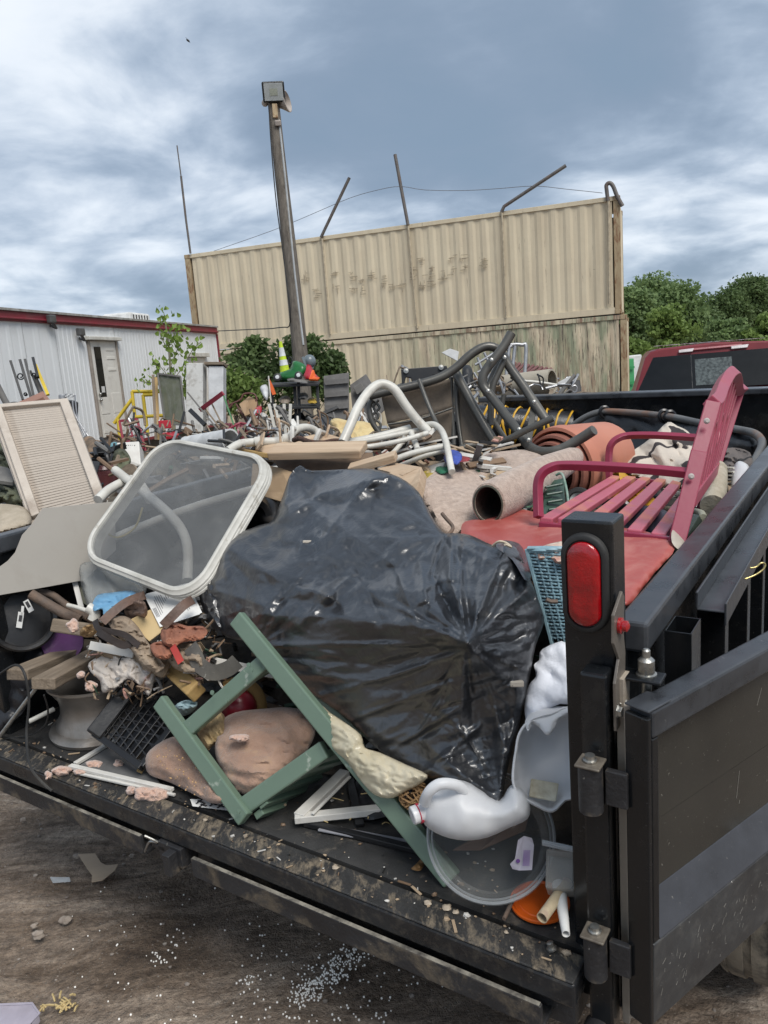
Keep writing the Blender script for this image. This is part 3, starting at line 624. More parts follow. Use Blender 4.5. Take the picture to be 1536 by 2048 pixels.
for x in (.05, 1.85):
    for y in (-1.2, 2.6):
        wl = lobj('wheel', TK(x, y, .4), TXv, [(.22, -.12), (.37, -.12), (.4, -.08), (.4, .08), (.37, .12), (.22, .12)], MATS['tyre'], ck, 32)
        lobj('rim', TK(x, y, .4), TXv, [(.23, -.1), (.1, -.06), (.1, .06), (.23, .1)], m_gal, wl, 20)
obj('bonnet', G().box(TK(1.0, 2.7, .85), (TXv, TY, ZV), (.98, .9, .35)), m_red, ck, bev=.1, seg=4)
g = G().grid(lambda u, v: TK(.35+1.3*u, .7+1.0*v, zroof+.035+.012*abs(fbm((u*9, v*9, 1)))), 30, 20)
obj('roof_film', g, mat('wet_film', (.5, .4, .42), (.3, .06, .08), sc=16, rough=.15, bump=.4, bs=40, alpha=.25), ck, smooth=60)
# ================================================================ CONTAINERS
cA = onz(368, 510, 5.75); cB = onz(1240, 390, 5.75); cA[2] = cB[2] = 0
cd_ = unit(cB-cA); cn = unit(np.cross(cd_, ZV)); 
if cn@(cA-CAM) > 0: cn = -cn
CLN = np.linalg.norm(cB-cA)
def CW(s, z, o=0): return cA+cd_*s+ZV*z+cn*o
def cpx(x, y, o=0):
    p = hit(x, y, cA+cn*o, cn); return (p-cA)@cd_, p[2]
def cont_mat(name, weathered):
    m = bpy.data.materials.new(name); m.use_nodes = True; t = m.node_tree; b = t.nodes['Principled BSDF']; L = t.links.new
    tc = t.nodes.new('ShaderNodeTexCoord')
    def nz(s, scl=(1, 1, 1), d=7, r=.65, dist=0):
        n = t.nodes.new('ShaderNodeTexNoise'); mp = t.nodes.new('ShaderNodeMapping'); mp.inputs['Scale'].default_value = scl; L(tc.outputs['Object'], mp.inputs[0]); L(mp.outputs[0], n.inputs['Vector'])
        n.inputs['Scale'].default_value = s; n.inputs['Detail'].default_value = d; n.inputs['Roughness'].default_value = r; n.inputs['Distortion'].default_value = dist; return n.outputs[0]
    def rng_(f, a, b2, lo=0, hi=1):
        r = t.nodes.new('ShaderNodeMapRange'); L(f, r.inputs[0]); r.inputs[1].default_value = a; r.inputs[2].default_value = b2; r.inputs[3].default_value = lo; r.inputs[4].default_value = hi; return r.outputs[0]
    def mx(f, a, b2):
        n = t.nodes.new('ShaderNodeMix'); n.data_type = 'RGBA'
        for i, v in ((0, f), (6, a), (7, b2)):
            if isinstance(v, tuple): n.inputs[i].default_value = (*v, 1)
            elif isinstance(v, float): n.inputs[i].default_value = v
            else: L(v, n.inputs[i])
        return n.outputs[2]
    def mul(a, b2):
        n = t.nodes.new('ShaderNodeMath'); n.operation = 'MULTIPLY'; n.use_clamp = True
        for i, v in enumerate((a, b2)):
            if isinstance(v, (int, float)): n.inputs[i].default_value = v
            else: L(v, n.inputs[i])
        return n.outputs[0]
    c = mx(rng_(nz(.8), .35, .65), (.63, .55, .40), (.57, .49, .355))
    c = mx(rng_(nz(1.0, (3, 3, .25)), .5, .75, 0, .45), c, (.33, .265, .18))
    c = mx(rng_(nz(3.0, (6, 6, .5)), .64, .70, 0, .55), c, (.13, .095, .07))
    c = mx(rng_(nz(9.0, (1, 1, 2.5)), .69, .74, 0, .8), c, (.09, .06, .045))
    if weathered:
        sp = t.nodes.new('ShaderNodeSeparateXYZ'); L(tc.outputs['Object'], sp.inputs[0])
        mk = rng_(sp.outputs[0], -1.0, 2.4)
        g1 = mul(rng_(nz(.9, (1.6, 1.6, .5)), .44, .56), mk); c = mx(mul(g1, .65), c, (.15, .225, .135))
        lowz = rng_(sp.outputs[2], 1.9, .4)
        r1 = mul(mul(rng_(nz(2.2, (4, 4, .35)), .48, .58), mk), rng_(sp.outputs[2], 2.6, .5, .25, 1)); c = mx(mul(r1, .75), c, (.19, .08, .055))
        c = mx(mul(mul(rng_(nz(4, (5, 5, .3)), .52, .6), mk), .7), c, (.46, .40, .29))
        c = mx(mul(rng_(nz(5, (7, 7, .4)), .57, .62), mk), c, (.07, .055, .045))
    L(c, b.inputs['Base Color']); b.inputs['Roughness'].default_value = .62
    bu = t.nodes.new('ShaderNodeBump'); bu.inputs['Strength'].default_value = .15; bu.inputs['Distance'].default_value = .02; L(nz(12), bu.inputs['Height']); L(bu.outputs[0], b.inputs['Normal'])
    return m
# colours
m_cu = cont_mat('container_tan', False); m_cl = cont_mat('container_weathered', True)
m_rust = mat('rusty_tan', (.40, .32, .2), (.3, .22, .13), sc=3, rough=.75, bump=.3, dirt=(.16, .06, .03), da=.9, ds=4, st=(2, 2, .7), dth=.5)
def corr(s): 
    p_ = .36; f = (s % p_)/p_
    return 0 if f < .3 else (f-.3)/.2 if f < .5 else 1 if f < .8 else 1-(f-.8)/.2
def container(z0, label, mm, s0=0.0):
    H = 2.86; t = thing('shipping_container', label, 'container', CW(s0+CLN/2, z0, -1.2))
    s1 = s0+CLN
    ss = []; s = .22
    while s < CLN-.22:
        for k in (0, .3, .5, .8): ss.append(min(s+.36*k, CLN-.2))
        s += .36
    ss.append(CLN-.2)
    g = G(); vs = []
    for i, q in enumerate(ss):
        o = -.055 + (.024 if (i % 4) in (2, 3) else 0)
        for z in (z0+.17, z0+H-.11): vs.append(CW(s0+q, z, o))
    g.add(vs, [(2*i, 2*i+1, 2*i+3, 2*i+2) for i in range(len(ss)-1)])
    wl = obj('corrugated_side', g, mm, t)
    obj('top_rail', G().box(CW(s0+CLN/2, z0+H-.055, -.04), (cd_, cn, ZV), (CLN/2-.17, .03, .054)), mm, t, bev=.006)
    obj('bottom_rail', G().box(CW(s0+CLN/2, z0+.085, -.04), (cd_, cn, ZV), (CLN/2-.17, .035, .08)), mm, t, bev=.006)
    for q in (.085, CLN-.085):
        for o in (-.08, -2.36):
            ps = obj('corner_post', G().box(CW(s0+q, z0+H/2, o), (cd_, cn, ZV), (.082, .08, H/2-.12)), m_rust if q > 1 or z0 > 1 else mm, t, bev=.008)
            for z in (z0+.06, z0+H-.06):
                cs = obj('corner_casting', G().box(CW(s0+q, z, o+.003), (cd_, cn, ZV), (.088, .086, .059)), m_rust, ps, bev=.01)
                if o > -1:
                    g = G(); c = CW(s0+q, z, .012+.0)
                    g.add([c+cd_*.03*math.cos(a)*.8+ZV*.035*math.sin(a)+cn*-.001 for a in np.linspace(0, 2*math.pi, 14)[:-1]], [tuple(range(13))])
    g = G(); g.box(CW(s0+CLN/2, z0+H-.03, -1.22), (cd_, cn, ZV), (CLN/2-.1, 1.15, .02)); obj('roof', g, mm, t)
    g = G(); g.box(CW(s0+CLN/2, z0+.12, -1.22), (cd_, cn, ZV), (CLN/2-.1, 1.15, .03)); obj('floor', g, m_rust, t)
    g = G(); g.box(CW(s0+CLN/2, z0+H/2, -2.4), (cd_, cn, ZV), (CLN/2-.18, .02, H/2-.14)); obj('far_side', g, mm, t)
    for q in (.03, CLN-.03):
        g = G(); vs = []; k = 0
        for i in range(49):
            oo = -.17-i*.0436; a = q+(.02 if (i % 4) in (0, 1) else -.02)
            for z in (z0+.13, z0+H-.13): vs.append(CW(s0+a, z, oo))
        g.add(vs, [(2*i, 2*i+1, 2*i+3, 2*i+2) for i in range(48)]); obj('end_wall', g, mm, t)
    obj('gap_light_block', G().box(CW(s0+CLN/2, z0+H+.014, -1.2), (cd_, cn, ZV), (CLN/2-.2, 1.05, .0145)), m_blk, t) if z0 < 1 else None  # added dark box that blocks sky light in the gap between the containers
    return t
c_up = container(2.89, 'upper tan corrugated shipping container with rods welded along its top', m_cu)
c_lo = container(0.0, 'lower tan shipping container with peeling green and rust streaks at its right end', m_cl, .12)
# ghost lettering left by removed decals: short dark adhesive marks on the ribs
g = G()
marks = [(612, 552), (636, 585), (672, 548), (672, 575), (704, 546), (707, 556), (708, 578), (727, 562), (744, 560), (727, 582), (768, 560), (768, 568), (785, 572), (803, 572), (826, 537), (826, 554), (842, 526), (845, 570), (861, 538), (862, 548), (862, 556), (862, 566), (888, 552), (903, 518), (905, 541), (925, 513), (928, 537), (966, 522), (968, 530), (745, 545), (845, 574), (888, 557), (610, 560), (636, 591)]
for x, y in marks:
    for k in range(5):
        s, z = cpx(x+rng.normal(0, 3), y+rng.normal(0, 4)); L_ = rng.uniform(.03, .1)
        if rng.random() < .7: g.box(CW(s, z, .004-.012*0), (cd_, ZV, cn), (L_, .008, .002))
        else: g.box(CW(s, z, .004), (cd_, ZV, cn), (.008, L_*.7, .002))
obj('ghost_lettering', g, mat('adhesive', (.27, .22, .16), (.42, .36, .26), sc=9, rough=.9), c_up, kind='stuff')
# panel seams
for x0, y0, x1, y1 in ((645, 478, 661, 668), (817, 452, 835, 656), (1004, 424, 1013, 634)):
    a = cpx(x0, y0); b = cpx(x1, y1)
    tobj('conduit', [CW(a[0], a[1], .03), CW(b[0], b[1], .03)], .028, mat('tan_pipe', (.5, .43, .31), (.3, .25, .18), rough=.6), c_up, n=8, sm=1)
tobj('conduit', [CW(cpx(1217, 400)[0], cpx(1217, 400)[1], .03), CW(cpx(1219, 608)[0], cpx(1219, 608)[1], .03)], .035, MATS['tan_pipe'], c_up, n=8, sm=1)
m_rod = mat('rod_grey', (.16, .15, .14), (.1, .09, .085), rough=.6, metal=.3, dirt=(.2, .1, .06), da=.4)
def rod(pts, r, label):
    q = [CW(*cpx(x, y, .03), .03) for x, y in pts]
    tobj('metal_rod', q, r, m_rod, None, n=8, sm=1, label=label, cat_='rod', group='rods fixed along the container top')
rod([(381, 507), (372, 440), (362, 352)], .032, 'tall thin antenna rod at the left end of the upper container')
tobj('metal_rod', [CW(*cpx(362, 352, .03), .03), CW(*cpx(354, 291, .03), .03)], .018, m_rod, None, sm=1)
bpy.data.objects['metal_rod.001'].parent = None
o_ = bpy.data.objects['metal_rod.001']; a_ = bpy.data.objects['metal_rod']; off = Vector(o_.location)-Vector(a_.location); o_.name = 'antenna_tip'; o_.parent = a_; o_.location = off
rod([(642, 475), (648, 462), (699, 355)], .045, 'metal rod leaning to the right, just right of the wooden pole')
rod([(816, 450), (803, 380), (790, 309)], .045, 'metal rod leaning slightly left at the middle of the container top')
rod([(1003, 424), (1008, 413), (1020, 405), (1132, 331)], .045, 'metal rod bent far over to the right above the container')
q = [CW(*cpx(x, y, .03), .03) for x, y in ((1216, 402), (1213, 378), (1213, 370), (1219, 366), (1226, 372), (1234, 392), (1245, 412))]
tobj('metal_rod', q, .05, m_rod, None, sm=3, label='bent over hook shaped rod at the right corner of the container', cat_='rod', group='rods fixed along the container top')
wq = [CW(*cpx(x, y, .06), .06) for x, y in ((428, 502), (545, 461), (620, 430), (700, 396), (760, 379), (802, 373), (850, 380), (930, 381), (1000, 377), (1068, 372), (1130, 378), (1205, 386))]
tobj('barbed_wire', wq, .0075, mat('wire', (.14, .14, .15), rough=.6), None, n=5, sm=3, label='thin slack wire strung between the rods above the container', cat_='wire')
# ================================================================ LIGHT POLE
D = 15.0
m_pole = mat('pole_wood', (.17, .15, .125), (.085, .072, .06), sc=5, rough=.85, bump=.8, bs=12, st=(6, 6, .35), dirt=(.05, .042, .035), da=.7, ds=2.5)
pl = thing('light_pole', 'weathered grey wooden pole with floodlight and horn at its top', 'pole', P(622, 951, D))
pts = [P(622, 951, D), P(606, 780, D), P(594, 640, D), P(577, 480, D), P(560, 330, D), P(547, 207, D)]
obj('pole', G().tube(cat(pts, 3), list(np.linspace(.17, .112, 16)), 14), m_pole, pl, smooth=60)
fl = P(547, 184, D-.2); fn = unit(CAM-fl); fx = unit(np.cross(ZV, fn)); fx = -fx if fx@RT < 0 else fx; fy = np.cross(fn, fx); fy = fy if fy[2] > 0 else -fy
fn = unit(fn-.0*ZV); hs = obj('floodlight_housing', G().box(fl, (fx, fy, fn), (.215, .18, .05)), m_blk, pl, bev=.03, seg=4)
obj('floodlight_glass', G().box(fl+fn*.052, (fx, fy, fn), (.18, .148, .006)), mat('flood_glass', (.42, .45, .46), (.35, .38, .38), rough=.15, bump=0), hs, bev=.005)
obj('led_board', G().box(fl+fn*.06, (fx, fy, fn), (.075, .06, .003)), mat('led', (.4, .43, .36), rough=.4), hs)
lobj('horn', P(561, 207, D+.05), unit(RT+.15*UP-.3*FW), [(.03, -.2), (.05, -.1), (.1, 0), (.19, .12), (.2, .15), (.185, .155), (.12, .06), (.03, 0)], mat('horn_grey', (.42, .37, .33), rough=.6), pl, 24)
obj('horn_mount', G().ball(P(530, 206, D), .07, 10), MATS['horn_grey'], pl, smooth=60)
obj('pole_bracket', G().beam(P(549, 208, D-.12), P(551, 236, D-.12), .1, .05), m_rust, pl, bev=.01)
obj('camera_box', G().box(P(556, 246, D-.13), (fx, fy, fn), (.06, .05, .06)), MATS['horn_grey'], pl, bev=.02)
tobj('conduit_pipe', [P(558, 240, D-.1), P(572, 370, D-.1), P(590, 550, D-.12), P(607, 690, D-.12)], .02, mat('pvc_grey', (.4, .42, .43), rough=.5), pl, n=6, sm=2)
tobj('power_cable', [P(538, 210, D-.05), P(541, 270, D-.1), P(552, 400, D-.1), P(568, 520, D-.12), P(581, 640, D-.15), P(560, 655, D+1), P(500, 659, D+3), P(436, 662, D+5)], .012, m_rub, pl, n=5, sm=4)
# ================================================================ OFFICE TRAILER
oA = np.array([-6.05, 13.12, 0]); oB = np.array([-4.13, 21.15, 0]); od = unit(oB-oA); on = unit(np.cross(od, ZV))
if on@(oA-CAM*[1, 1, 0]) > 0: on = -on
OL = np.linalg.norm(oB-oA)
def OW(s, z, o=0): return oA+od*s+ZV*z+on*o
def opx(x, y, o=0):
    p = hit(x, y, oA+on*o, on); return (p-oA)@od, p[2]
m_sid = mat('white_siding', (.74, .76, .77), (.66, .68, .69), sc=1.5, rough=.45, bump=.05, dirt=(.3, .27, .23), da=.35, ds=1.2, st=(1, 1, .4), dth=.5)
m_osr = mat('fascia_red', (.20, .018, .03), (.16, .016, .026), rough=.5, dirt=(.15, .12, .1), da=.3)
of = thing('office_trailer', 'long white ribbed office trailer with dark red roof fascia and a door', 'office trailer', OW(OL/2-3, 0, -1.5))
ztop = opx(430, 672)[1]; zb = .85
def siding(s0, s1, zz0, zz1, rib=.11, dep=.012):
    g = G(); vs = []; n = max(2, int((s1-s0)/rib)); st = (s1-s0-.006)/n
    for i in range(n+1):
        for k, o in ((0, 0), (.55, 0), (.65, dep), (.9, dep)):
            q = s0+.003+st*(i+k)
            if q > s1-.002: q = s1-.003
            for z in (zz0, zz1): vs.append(OW(q, z, o))
            if q >= s1-.003: break
    m = len(vs)//2; g.add(vs, [(2*i, 2*i+1, 2*i+3, 2*i+2) for i in range(m-1)]); obj('wall_panel', g, m_sid, of)
TOPZ = 3.19
door = [opx(*p) for p in ((176, 682), (232, 683), (248, 868), (203, 876))]
ds0 = (door[0][0]+door[3][0])/2; ds1 = (door[1][0]+door[2][0])/2; dz0 = (door[2][1]+door[3][1])/2; dz1 = (door[0][1]+door[1][1])/2
print('door', ds0, ds1, dz0, dz1, 'ztop', ztop)
if ds1-ds0 < .8: ds1 = ds0+.86
seams = [-7.5, -6.3, -5.1, -3.9, -2.7, -1.5, opx(51, 700)[0]-1.2, opx(51, 700)[0], opx(115, 700)[0]]
for a, b in zip(seams[:-1], seams[1:]): siding(a, b, zb, TOPZ, .3, .006)
siding(seams[-1], ds0-.06, zb, TOPZ, .12, .007); siding(ds0-.06, ds1+.06, dz1+.09, TOPZ, .45)
s = ds1+.06
while s < OL-.05: siding(s, min(s+1.2, OL), zb, TOPZ, .11, .007); s += 1.2
obj('wall_core', G().box(OW((OL-7.5)/2, (zb+TOPZ)/2, -.06), (od, ZV, on), ((OL+7.5)/2-.01, (TOPZ-zb)/2, .04)), mat('core_dark', (.2, .19, .18)), of)
obj('end_wall', G().box(OW(OL-.02, (zb+TOPZ)/2, -1.6), (od, ZV, on), (.03, (TOPZ-zb)/2, 1.5)), m_sid, of)
obj('roof_fascia', G().box(OW((OL-7.5)/2, TOPZ+.085, .02), (od, ZV, on), ((OL+7.5)/2+.03, .083, .03)).box(OW((OL-7.5)/2, TOPZ+.05, .06), (od, ZV, on), ((OL+7.5)/2+.03, .018, .02)), m_osr, of, bev=.01)
obj('corner_trim', G().box(OW(OL+.03, (zb+TOPZ)/2, .0), (od, ZV, on), (.03, (TOPZ-zb)/2, .04)), m_osr, of, bev=.004)
obj('roof_edge', G().box(OW((OL-7.5)/2, TOPZ+.19, .03), (od, ZV, on), ((OL+7.5)/2+.05, .022, .05)), mat('edge_grey', (.4, .4, .38), (.2, .19, .17), dirt=(.12, .1, .08)), of, bev=.004)
obj('roof', G().box(OW((OL-7.5)/2, TOPZ+.17, -1.6), (od, ZV, on), ((OL+7.5)/2, .03, 1.6)), mat('roof_white', (.7, .7, .68), rough=.6), of)
obj('base_skirt', G().box(OW((OL-7.5)/2, zb-.03, .01), (od, ZV, on), ((OL+7.5)/2, .03, .02)), m_osr, of)
obj('underframe', G().box(OW((OL-7.5)/2, zb-.2, -.2), (od, ZV, on), ((OL+7.5)/2, .12, .1)), m_blk2, of)
m_door = mat('door_cream', (.68, .66, .61), (.62, .6, .55), sc=2, rough=.55, dirt=(.3, .25, .2), da=.3)
dw = ds1-ds0; dr = obj('door', G().box(OW((ds0+ds1)/2, (dz0+dz1)/2, -.0), (od, ZV, on), (dw/2, (dz1-dz0)/2, .02)), m_door, of, bev=.004)
for fz in (.93, .84, .72, .27, .085):
    for k in ((0, 1) if fz < .5 else (1,)):
        a = ds0+dw*(.1+.48*k); z = dz0+(dz1-dz0)*fz
        obj('door_panel', G().box(OW(a+dw*.17, z-.03, .024), (od, ZV, on), (dw*.16, .028, .006)), m_door, dr, bev=.006)
for fz in (.17, .45):
    for k in (0, 1): obj('door_panel', G().box(OW(ds0+dw*(.27+.48*k), dz0+(dz1-dz0)*fz*.8, .024), (od, ZV, on), (dw*.17, .18, .005)), m_door, dr, bev=.005)
obj('door_window', G().box(OW(ds0+dw*.26, dz0+(dz1-dz0)*.68, .024), (od, ZV, on), (dw*.12, (dz1-dz0)*.26, .006)), m_gl, dr)
obj('door_sticker', G().box(OW(ds0+dw*.27, dz0+(dz1-dz0)*.5, .032), (od, ZV, on), (dw*.06, .06, .002)), mat('sticker', (.7, .7, .68)), dr)
for z in (.43, .49): obj('door_handle', G().ball(OW(ds0+dw*.09, dz0+(dz1-dz0)*z-.07, .06), .032, 10), m_gal, dr, smooth=60)
for a in (ds0-.03, ds1+.03): obj('door_frame', G().box(OW(a, (dz0+dz1)/2, .01), (od, ZV, on), (.028, (dz1-dz0)/2, .035)), mat('frame_taupe', (.33, .29, .25), (.25, .22, .19), dirt=(.1, .08, .07)), of, bev=.004)
obj('door_awning', G().box(OW((ds0+ds1)/2, dz1+.045, .05), (od, ZV, on), (dw/2+.12, .035, .07)), mat('awning', (.6, .59, .54), dirt=(.3, .26, .2)), of, bev=.01)
# second doorway near the sapling
a, b = opx(376, 712)[0], opx(408, 714)[0]; z = opx(390, 716)[1]
obj('door', G().box(OW((a+b)/2, (dz0+z)/2, .0), (od, ZV, on), (abs(b-a)/2, (z-dz0)/2, .03)), m_door, of, bev=.004)
obj('door_window', G().box(OW((a+b)/2, z-.35, .035), (od, ZV, on), (abs(b-a)*.3, .18, .006)), m_gl, of)
obj('door_awning', G().box(OW((a+b)/2, z+.07, .05), (od, ZV, on), (abs(b-a)/2+.1, .05, .07)), MATS['awning'], of, bev=.01)
for (x, y), n_ in (((150, 665), 'wall_lamp'), ((91, 639), 'wall_lamp')):
    s, z = opx(x, y); g = G().box(OW(s, z, .12), (od, ZV, on), (.085, .07, .05)); lp = obj(n_, g, mat('lamp_grey', (.09, .09, .09), rough=.4), of, bev=.02)
    obj('lamp_arm', G().tube([OW(s+.1, z-.1, .0), OW(s+.15, z-.15, .08), OW(s, z, .1)], .03, 8), MATS['lamp_grey'], lp, smooth=50)
s, z = opx(318, 645); z = TOPZ+.2
ac = thing('roof_air_unit', 'low white air unit on the roof of the office trailer', 'air unit', OW(s, z, -.8))
obj('unit_shell', G().box(OW(s, z+.12, -.8), (od, ZV, on), (.45, .12, .35)), MATS['roof_white'], ac, bev=.05, seg=3)
for i in range(6): obj('vent_slot', G().box(OW(s-.3+i*.12, z+.12, -.447), (od, ZV, on), (.02, .07, .004)), m_blk, ac)
# ================================================================ TREES AND SHRUBS
def leafmat(name, c, c2):
    return mat(name, c, c2, sc=1.1, rough=.6, bump=0, trl=.42, spec=.3)
def leaves(g, cen, rad, n, size, aspect=1.3, shell=.55, drop=0):
    """many small leaf faces through the volume of a clump"""
    u = rng.normal(size=(n, 3)); nu_ = np.linalg.norm(u, axis=1); r = np.clip(nu_, 0, 2.1)*.62; u /= nu_[:, None]
    p = np.asarray(cen)+u*np.asarray(rad)*r[:, None]
    a = rng.normal(size=(n, 3)); a[:, 2] -= drop; a /= np.linalg.norm(a, axis=1)[:, None]; b = np.cross(a, rng.normal(size=(n, 3))); b /= np.linalg.norm(b, axis=1)[:, None]
    s = size*rng.uniform(.6, 1.3, n)[:, None]; o = len(g.v)
    q = np.stack([p-a*s*aspect/2, p+b*s/2, p+a*s*aspect/2, p-b*s/2], 1).reshape(-1, 3)
    g.v += [tuple(x) for x in q]; g.f += [(o+4*i, o+4*i+1, o+4*i+2, o+4*i+3) for i in range(n)]; g.mi += [g.cur]*n
m_l1 = leafmat('leaf_mid', (.24, .33, .13), (.14, .21, .09)); m_l2 = leafmat('leaf_dark', (.15, .215, .08), (.085, .13, .05)); m_l3 = leafmat('leaf_light', (.23, .32, .09), (.15, .22, .06))
m_bark = mat('bark', (.11, .085, .065), (.05, .04, .03), sc=8, rough=.9, bump=.6, st=(1, 1, .3))
def tree(x, ytop, d, wpx, m, label, wide=1.0, nclump=70, nl=190, base=None, ls=.24):
    c = P(x, ytop, d); H = c[2]; bx = np.array([c[0], c[1], 0]); wr_ = wpx*d/1540/2
    t = thing('tree', label, 'tree', bx, 'trees beyond the container and the truck')
    g = G(); tw = .035*H
    mid = bx+np.array([rng.normal(0, .2), rng.normal(0, .2), H*.5])
    g.tube(cat([bx-ZV*.1, (bx+mid)/2, mid, bx+ZV*H*.9], 3), list(np.linspace(tw, .02*H*.3, 10)), 8)
    gl = G()
    for k in range(nclump):
        f = rng.random()**.8; z = H*(.2+.76*f); ww = wr_*(1-abs(f-.4)**1.6*1.3)*rng.uniform(.3, 1.0); an = rng.uniform(0, 2*math.pi)
        cc = bx+np.array([ww*math.cos(an), ww*math.sin(an)*.8, z]); r = H*rng.uniform(.04, .12)
        g.tube([mid*[1, 1, 0]+ZV*min(z*.75, H*.8), (mid*[1, 1, 0]+cc*[1, 1, 0])/2+ZV*z*.85, cc], [tw*.3, tw*.2, .03], 5)
        leaves(gl, cc, (r*1.5, r*1.5, r*1.1), nl, ls, 1.3, .1)
    leaves(gl, bx+ZV*H*.95, (wr_*.25, wr_*.25, H*.06), nl//2, ls)
    obj('trunk', g, m_bark, t, smooth=60); obj('crown', gl, m, t)
tree(1262, 578, 62, 90, m_l1, 'tall slim green tree standing against the right end of the containers')
tree(1300, 560, 66, 90, m_l1, 'tall leafy tree second from the containers with a notched top')
tree(1358, 572, 64, 95, m_l1, 'bright green tree with a rounded crown left of the dip in the treeline')
tree(1405, 618, 75, 80, m_l2, 'lower dark green tree in the dip of the treeline')
tree(1448, 578, 80, 100, m_l2, 'dark green tree rising right of the dip in the treeline')
tree(1500, 560, 82, 100, m_l2, 'tallest dark tree right of the dip above the red truck roof')
tree(1550, 565, 84, 110, m_l2, 'dark tree cut by the right edge of the photo')
tree(1330, 620, 58, 110, m_l3, 'short bushy tree in front of the tall ones behind the truck', nclump=26)
tree(1460, 640, 60, 120, m_l1, 'low round tree directly above the truck roof', nclump=26)
tree(1530, 630, 58, 110, m_l3, 'light green low tree above the truck roof at the right edge', nclump=26)
tree(1225, 600, 70, 90, m_l2, 'dark tree mostly hidden behind the right container end')
tree(1620, 570, 84, 120, m_l2, 'dark tree beyond the right edge of the photo')
tree(1700, 560, 90, 140, m_l2, 'broad dark tree beyond the right edge of the photo')
for i, (x_, w_, lb_) in enumerate(((1850, 190, 'broad dark tree, nearer of the wide ones past the right edge'), (2080, 220, 'wide crowned tree further past the right edge'), (2350, 260, 'wide tree past the right edge beside the truck'), (2700, 320, 'widest tree far past the right edge'), (3200, 420, 'large tree level with the trailer far to the right'))):
    tree(x_, 738-.0748*(x_-768)-150+15*(i % 2), 92, w_, m_l2 if i % 2 else m_l1, lb_, nclump=60, nl=110, ls=.4)
def shrub(name, label, spots, mats_, ls, n, stems=12, base=None, cat_='shrub', asp=1.8, th=.012):
    c0 = base if base is not None else P(*spots[0][:3])*[1, 1, 0]
    t = thing(name, label, cat_, c0); gs = G(); gl = G()
    for (x, y, d, r) in spots:
        c = P(x, y, d); rm = r*d/1540; leaves(gl, c, (rm*1.35, rm*.9, rm*1.25), n, ls, asp, .0)
        for k in range(max(1, stems//len(spots)+1)):
            e = c+rng.normal(0, rm*.5, 3); s0 = c0+np.append(rng.normal(0, .3, 2), 0); gs.tube([s0, (s0+e)/2+rng.normal(0, .1, 3), e], [th, th*.7, th*.3], 5)
    gl.mi = [0]*len(gl.f); obj('foliage', gl, mats_, t); obj('stems', gs, m_bark, t, smooth=60)
    return t
shrub('shrub', 'dense dark green shrub growing around the foot of the wooden pole', [(480, 725, 16.5, 24), (505, 715, 16.5, 20), (530, 735, 16, 34), (500, 760, 16, 36), (560, 745, 16, 30), (590, 730, 15.9, 36), (625, 715, 15.9, 28), (640, 745, 15.8, 34), (610, 770, 15.8, 34), (655, 770, 15.8, 26), (545, 785, 15.8, 40), (590, 700, 16, 18), (510, 695, 16, 14), (620, 690, 16, 12), (665, 730, 15.8, 16), (675, 755, 15.8, 14)], m_l2, .075, 420, 60)
shrub('shrub', 'bright yellow green leafy shrub between the white pillars and the dark shrub', [(465, 765, 15, 20), (480, 790, 15, 24), (500, 780, 15, 18), (462, 800, 15, 18), (380, 780, 15, 10), (447, 790, 15, 10)], m_l3, .065, 360, 30)
shrub('shrub', 'low light green bush at the foot of the trees beside the container', [(1262, 705, 30, 16), (1280, 700, 30, 12), (1250, 695, 30, 12)], m_l3, .14, 400, 8)
# sapling: each heart shaped leaf is a part
sg = thing('sapling', 'young cottonwood sapling with bright heart shaped leaves before the office trailer', 'sapling', P(352, 1000, 12)*[1, 1, 0])
D = 12.0
stem = cat([P(352, 960, D), P(348, 850, D), P(343, 780, D), P(338, 700, D), P(330, 640, D), P(328, 628, D)], 4)
obj('stem', G().tube(stem, list(np.linspace(.03, .006, len(stem))), 8), mat('sap_bark', (.2, .19, .12)), sg, smooth=60)
br = [((343, 790), (322, 760), (300, 765), (283, 763)), ((342, 760), (322, 735), (305, 722)), ((342, 765), (365, 735), (385, 700), (402, 684)), ((340, 735), (352, 705), (360, 690)), ((338, 700), (325, 680), (320, 665)), ((336, 690), (348, 672), (352, 655)), ((350, 800), (375, 770), (378, 740)), ((348, 830), (360, 790), (372, 760))]
m_lf = mat('sapling_leaf', (.27, .38, .08), (.17, .26, .05), sc=3, rough=.45, bump=0, trl=.35, spec=.4)
hv = [(0, -.1), (.28, -.02), (.5, .2), (.42, .48), (.2, .8), (0, 1.1), (-.2, .8), (-.42, .48), (-.5, .2), (-.28, -.02)]
me = bpy.data.meshes.new('leaf'); me.from_pydata([(x, y, -.18*abs(x)) for x, y in hv]+[(0, .35, .06)], [], [(i, (i+1) % 10, 10) for i in range(10)]); me.materials.append(m_lf)
tips = []
for b in br:
    q = cat([P(x, y, D+rng.normal(0, .1)) for x, y in b], 5); tobj('twig', q, .007, MATS['sap_bark'], sg, n=5, sm=1); tips += q[2:]
lv = list(tips)+list(stem[8:])
for i in range(290):
    p = lv[rng.integers(len(lv))]+rng.normal(0, .075, 3); o = bpy.data.objects.new('leaf', me); COL.objects.link(o); o.parent = sg; o.location = Vector(p)-sg.location
    o.rotation_euler = (rng.uniform(.6, 2.2), rng.uniform(-.6, .6), rng.uniform(-1.6, 1.6)+math.pi); sc = rng.uniform(.045, .085); o.scale = (sc, sc, sc)
